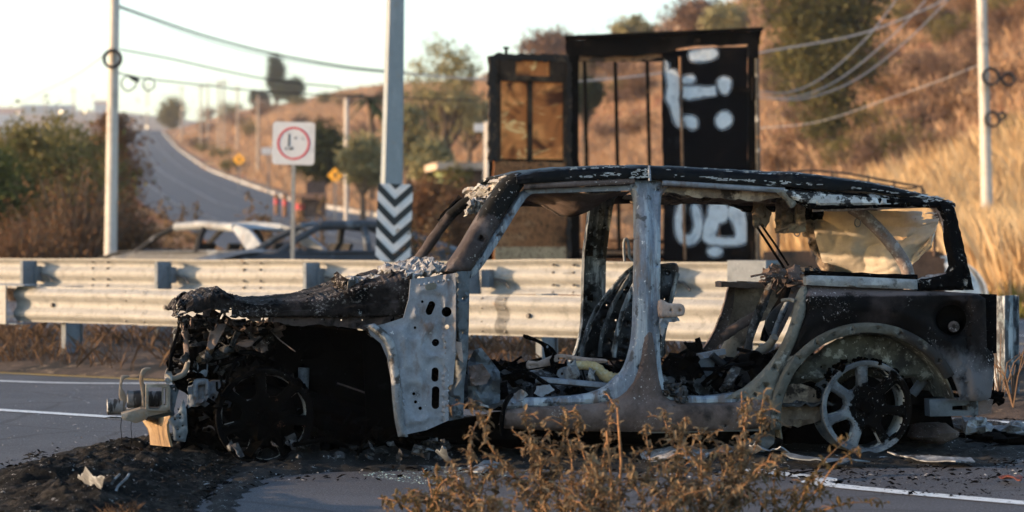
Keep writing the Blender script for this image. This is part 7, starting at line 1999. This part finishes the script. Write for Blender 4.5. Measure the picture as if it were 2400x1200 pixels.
mb = MB(); mb.tube([(0, 0, -.02), (at(1456, 0, 9.35).x - b.x, 0, at(0, 1080, 9.35).z), (at(1447, 0, 9.35).x - b.x, 0, at(0, 955, 9.35).z)], [.006, .0055, .004], 7); mb.build('stem', M_STEM, o, 60)
mb = MB(); mb.tube([(0, .02, -.02), (-.03, .02, at(0, 1080, 9.35).z), (-.04, .02, at(0, 1010, 9.35).z)], [.005, .005, .004], 7); mb.build('side_stem', M_STEM, o, 60)
for i, (px, D, top, lab) in enumerate(((600, 43, 455, 'brown leafy weed above the rail, left of the red-ringed sign post'), (740, 42, 455, 'brown leafy weed above the rail, right of the red-ringed sign post'), (640, 44, 490, 'low brown weed behind the silver sedan'),
                                       (1000, 27, 440, 'leafy weed between chevron board and windscreen pillar'), (960, 36, 500, 'lower leafy weed right behind the chevron board'), (420, 44, 470, 'pale dry weed stalks left of the silver sedan'))):
    b = at(px, 0, D); b.z = 0.0
    z = at(0, top, D).z; r2 = random.Random(i)
    weed(b, [(r2.uniform(-.35, .35), r2.uniform(-.2, .2), z * r2.uniform(.6, 1.02)) for _ in range(6)], lab, 50 + i, M_WEED if i != 3 else M_WEEDG, .085 * D / 28, 13, 'dry weeds behind the farther rail', 'dry_weed')
random.seed(21)

# ------------------------------------------------------------------ ash, soil and scattered wreckage on the road
M_ASHG = mat('black_ash_ground', (0.008, 0.008, 0.0085), [dict(c=(.025, .024, .024), s=3, lo=.5, hi=.64), dict(c=(.36, .37, .39), s=11, lo=.60, hi=.68, det=12, r=.8), dict(c=(.55, .56, .58), s=45, lo=.645, hi=.69)], rough=.92, var=.4, bump=1., bscale=55, bdist=.02)
M_SOIL = mat('burnt_soil', (0.018, 0.016, 0.0145), [dict(c=(.055, .047, .04), s=14, lo=.5, hi=.6, det=12), dict(c=(.008, .008, .008), s=3.2, lo=.48, hi=.58), dict(c=(.30, .295, .29), s=34, lo=.61, hi=.66, det=12), dict(c=(.008, .008, .008), s=18, lo=.56, hi=.62, det=12)], rough=.97, spec=.08, var=.5, bump=1., bscale=85, bdist=.025)
def mound(name, label, poly_px, hgt, m, n=70, seed=0, edge=.25, f=3.0, rgh=.04):
    pts = [gnd(*q) for q in poly_px]
    poly = [(p.x, p.y) for p in pts]
    mb = MB()
    def seg_noise(x, y): return nz(x * f, y * f, seed) * .6 + nz(x * f * 3, y * f * 3, seed + 4) * .3 + nz(x * f * 8, y * f * 8, seed + 9) * .2
    P2, Tt, d = tri_panel(rough(poly, .03, .06, seed), [], .026)
    vs = []
    for (x, y), dd in zip(P2, d):
        e = sstep(0, edge, dd)
        vs.append((x, y, .008 - .012 * (1 - sstep(0, .05, dd)) + e * max(0, hgt + rgh * 2 * seg_noise(x, y)) + e * rgh * .8 * nz(x * 16, y * 16, seed) + e * rgh * .5 * nz(x * 38, y * 38, seed)))
    mb.add(vs, [tuple(int(i) for i in t) for t in Tt])
    return tag(mb.build(name, m, None, 60), label, 'ash', kind='stuff')
mound('ash_bed', 'black ash spread under the off-roader', [(330, 1040), (440, 990), (700, 975), (1000, 975), (1200, 980), (1800, 975), (2250, 985), (2420, 1000), (2480, 1060), (2330, 1095), (2000, 1098), (1500, 1110), (1080, 1095), (900, 1088), (700, 1105), (520, 1110), (400, 1090)], .012, M_ASHG, seed=3, edge=.2, f=4, rgh=.02)
mound('ash_heap', 'black ash heap under the engine bay round the front wheel', [(440, 1052), (520, 1010), (700, 985), (960, 985), (1080, 1020), (1100, 1060), (980, 1090), (720, 1104), (560, 1108), (470, 1090)], .06, M_ASHG, seed=14, edge=.25, f=4, rgh=.05)
mound('soil_mound', 'mound of burnt soil and ash under the front bumper', [(60, 1085), (180, 1050), (330, 1038), (470, 1030), (600, 1060), (640, 1095), (560, 1112), (520, 1140), (480, 1180), (440, 1230), (120, 1250), (-60, 1240), (-120, 1130)], .06, M_SOIL, seed=5, edge=.4, f=3, rgh=.042)
MB_ = mound('ash_bed', 'thin black ash streak curving along the asphalt edge', [(560, 1100), (640, 1092), (760, 1098), (1000, 1096), (1000, 1104), (760, 1108), (640, 1120), (580, 1160), (540, 1220), (470, 1220), (500, 1150)], .012, M_ASHG, seed=8, edge=.1, f=5, rgh=.018)
def chips(name, label, n, region, s0, s1, m, seed, up=.01):
    """flakes and crumbs too many to count; region: list of (px, py) polygon on the road"""
    rr = random.Random(seed); mb = MB()
    pts = [gnd(*q) for q in region]; poly = [(p.x, p.y) for p in pts]
    A = np.array(poly); lo, hi = A.min(0), A.max(0)
    c = 0; vs = []; fs = []
    while c < n:
        x, y = rr.uniform(lo[0], hi[0]), rr.uniform(lo[1], hi[1])
        if not inside(poly, np.array([[x, y]]))[0]: continue
        if nz(x * 3, y * 3, seed) < rr.uniform(-.5, .4): continue
        s = s0 + (s1 - s0) * rr.random() ** 3; a = rr.uniform(0, 6.28); z = up * rr.random()
        d1 = Vector((math.cos(a), math.sin(a), rr.uniform(-.4, .4))) * s; d2 = Vector((-math.sin(a), math.cos(a), rr.uniform(-.3, .6))) * s * rr.uniform(.2, .7)
        p = Vector((x, y, z + s * .35)); k = len(vs); hh = Vector((0, 0, s * .3))
        vs += [p - d1, p - d2 + d1 * rr.uniform(-.4, .4), p + d1, p + d2, p + hh]
        fs += [(k, k + 1, k + 4), (k + 1, k + 2, k + 4), (k + 2, k + 3, k + 4), (k + 3, k, k + 4), (k + 3, k + 2, k + 1, k)]
        c += 1
    return tag(mb.add(vs, fs).build(name, m, None, 0), label, 'debris', kind='stuff')
R_ALL = [(350, 1020), (1200, 990), (2400, 985), (2500, 1120), (2200, 1140), (1500, 1130), (900, 1130), (650, 1130), (500, 1190), (-50, 1240), (-150, 1100)]
chips('ash_flakes', 'pale ash flakes scattered round the off-roader', 2200, R_ALL, .003, .016, M_ASH, 1)
chips('charred_crumbs', 'black charred crumbs scattered round the off-roader', 3600, R_ALL, .005, .028, M_BLACK, 2)
chips('charred_crumbs', 'black charred crumbs on the asphalt by the rear wheel', 1400, [(1700, 1060), (2450, 1040), (2500, 1170), (2100, 1165), (1750, 1120)], .004, .02, M_BLACK, 4)
chips('road_grit', 'pale grit on the asphalt of the lane', 900, [(-100, 905), (900, 905), (500, 1040), (-100, 1100)], .003, .012, M_ASH, 5, .002)
chips('soil_clods', 'grey-brown clods on the burnt mound', 3800, [(60, 1090), (330, 1045), (560, 1060), (560, 1110), (450, 1220), (-50, 1240)], .004, .026, M_SOIL, 6, .06)
chips('glass_crumbs', 'greenish glass crumbs on the asphalt edge', 700, [(900, 1090), (1100, 1095), (1250, 1110), (1000, 1140), (850, 1115)], .003, .009, mat('glass_crumb', (.35, .45, .42), rough=.2, spec=.6, bump=0), 7, .002)
M_SCRAPW = mat('whitened_sheet', (.13, .135, .145), [dict(c=(.27, .28, .295), s=14, lo=.5, hi=.6), dict(c=(.03, .03, .034), s=12, lo=.52, hi=.62), dict(c=(.28, .22, .17), s=7, lo=.6, hi=.68)], rough=.75)
def scrap(pts_px, zs_, label, m, thick=.006, bend=.03, seed=1, name='metal_scrap', grid=.03, lift=.02):
    """a torn sheet lying on the road: footprint from pixels, own height profile"""
    pts = [gnd(px, py, z) for (px, py), z in zip(pts_px, zs_)]
    c = sum((Vector(p) for p in pts), Vector()) / len(pts)
    # best plane through the corners
    A = np.array([[p.x - c.x, p.y - c.y, 1] for p in pts]); bb = np.array([p.z for p in pts])
    co, *_ = np.linalg.lstsq(A, bb, rcond=None)
    out = [(p.x - c.x, p.y - c.y) for p in pts]
    mb = MB(); mb.panel(rough(out, .003, .05, seed), lambda x, y, d: Vector((x, y, co[0] * x + co[1] * y + co[2] - c.z + bend * nz(x * 6, y * 6, seed) + bend * .4 * nz(x * 20, y * 20, seed))), thick, (), grid, None, dirn=(0, 0, -1))
    o = mb.build(name, m, None, 25); o.location = c + Vector((0, 0, lift))
    return tag(o, label, 'scrap', 'scraps of wreckage on the road')
scrap([(175, 1138), (200, 1112), (246, 1138), (222, 1160)], [.06, .15, .13, .05], 'bent whitened metal sheet on the burnt mound, bottom left', M_SCRAPW, seed=2)
scrap([(2080, 1068), (2100, 1063), (2170, 1075), (2230, 1078), (2275, 1082), (2285, 1092), (2240, 1094), (2150, 1088), (2095, 1080)], [.03, .05, .03, .03, .02, .01, .01, .01, .01], 'long pale curled strip in front of the rear wheel', M_SCRAPW, seed=3, bend=.015)
scrap([(1860, 1118), (1890, 1108), (1960, 1090), (1965, 1098), (1920, 1110), (1880, 1124)], [.01, .03, .05, .03, .01, .01], 'curved black strip lying left of the lane line', M_BLACK, seed=4, bend=.02)
scrap([(1745, 1070), (1770, 1050), (1805, 1042), (1830, 1055), (1850, 1080), (1800, 1084)], [.02, .09, .10, .08, .02, .01], 'crumpled grey sheet before the rear wheel, left of it', M_STEEL, seed=5, bend=.05)
scrap([(1830, 1065), (1900, 1075), (2010, 1082), (2040, 1092), (1950, 1096), (1850, 1085)], [.05, .04, .03, .01, .01, .02], 'long dark strip in front of the rear wheel', M_DKBLUE, seed=6, bend=.02)
scrap([(1090, 1110), (1150, 1085), (1190, 1080), (1185, 1098), (1130, 1118)], [.02, .05, .06, .02, .01], 'white ash-covered sheet between the weeds, under the front door', M_SCRAPW, seed=7, bend=.03)
scrap([(1500, 1065), (1620, 1050), (1730, 1048), (1720, 1070), (1600, 1090), (1520, 1085)], [.03, .05, .06, .02, .01, .02], 'flaking pale sheet under the rocker behind the weeds', M_ASH, seed=8, bend=.05)
scrap([(1000, 1085), (1020, 1045), (1040, 1050), (1060, 1080), (1040, 1092)], [.03, .11, .12, .04, .01], 'upright black shard under the front door opening', M_DKBLUE, seed=9, bend=.05)
scrap([(2340, 1122), (2365, 1118), (2398, 1128), (2390, 1136), (2360, 1130)], [.01, .02, .02, .01, .01], 'small red scrap near the right frame edge', mat('red_scrap', (.08, .02, .016), [dict(c=(.04, .03, .03), s=20, lo=.5, hi=.6)], rough=.6), seed=10)
for pts, r_, lab in (([(268, 1160, .06), (276, 1140, .09), (296, 1122, .1), (302, 1112, .09)], .006, 'thin white bent wire on the burnt mound'), ([(195, 1192, .03), (230, 1180, .05), (262, 1158, .06)], .012, 'grey rod lying at the bottom left'), ([(262, 1134, .1), (268, 1124, .12), (280, 1112, .11)], .005, 'short white wire beside the longer bent one')):
    mb = MB(); mb.tube([gnd(x, y, z) for x, y, z in pts], r_, 7, 1, .15); tag(mb.build('bent_wire', M_SCRAPW, None, 60), lab, 'wire', 'scraps of wreckage on the road')
mb = MB(); mb.blob(gnd(2285, 1010, .06), (.09, .12, .07), .5, 3, 14, 10, seed=3).jolt(.02, 20); tag(mb.build('ash_lump', M_ASH, None, 30), 'white melted ash lump under the rear bumper bracket', 'ash lump')
mb = MB(); mb.blob(gnd(2385, 1020, .03), (.12, .2, .06), .5, 3, 14, 10, seed=8).jolt(.03, 16); tag(mb.build('ash_lump', M_ASH, None, 30), 'pale ash heap at the right edge behind the rear bumper', 'ash lump')
mb = MB(); mb.blob(gnd(2350, 1035, .01), (.25, .3, .05), .5, 3, 18, 10, seed=9).jolt(.03, 16); tag(mb.build('ash_lump', M_DEEP, None, 30), 'black charred heap behind the rear bumper', 'ash lump')

rng2 = np.random.default_rng(3)
tp_ = np.array([tuple(gnd(px, py, .03)) for px, py in zip(rng2.uniform(235, 320, 60), rng2.uniform(1178, 1225, 60))])
grass('burnt_tuft', 'reddish burnt grass tuft at the bottom left edge', tp_, .015, .05, .0015, M_GRASSB, 9, 5, .6, .02)
# ------------------------------------------------------------------ thin evening haze
hk = NT('haze')
hk.t.nodes.remove(hk.b)
pv = hk.n('ShaderNodeVolumePrincipled')
pv.inputs['Color'].default_value = (0.92, 0.94, 1.0, 1)
pv.inputs['Density'].default_value = 0.00022
pv.inputs['Anisotropy'].default_value = 0.3
hk.l(pv.outputs[0], hk.out.inputs['Volume'])
mb = MB(); mb.box((0, 3470, 84), (6400, 7080, 176))
mb.f = [tuple(reversed(f)) for f in mb.f]
tag(mb.build('haze', hk.m, None, 0), kind='stuff')
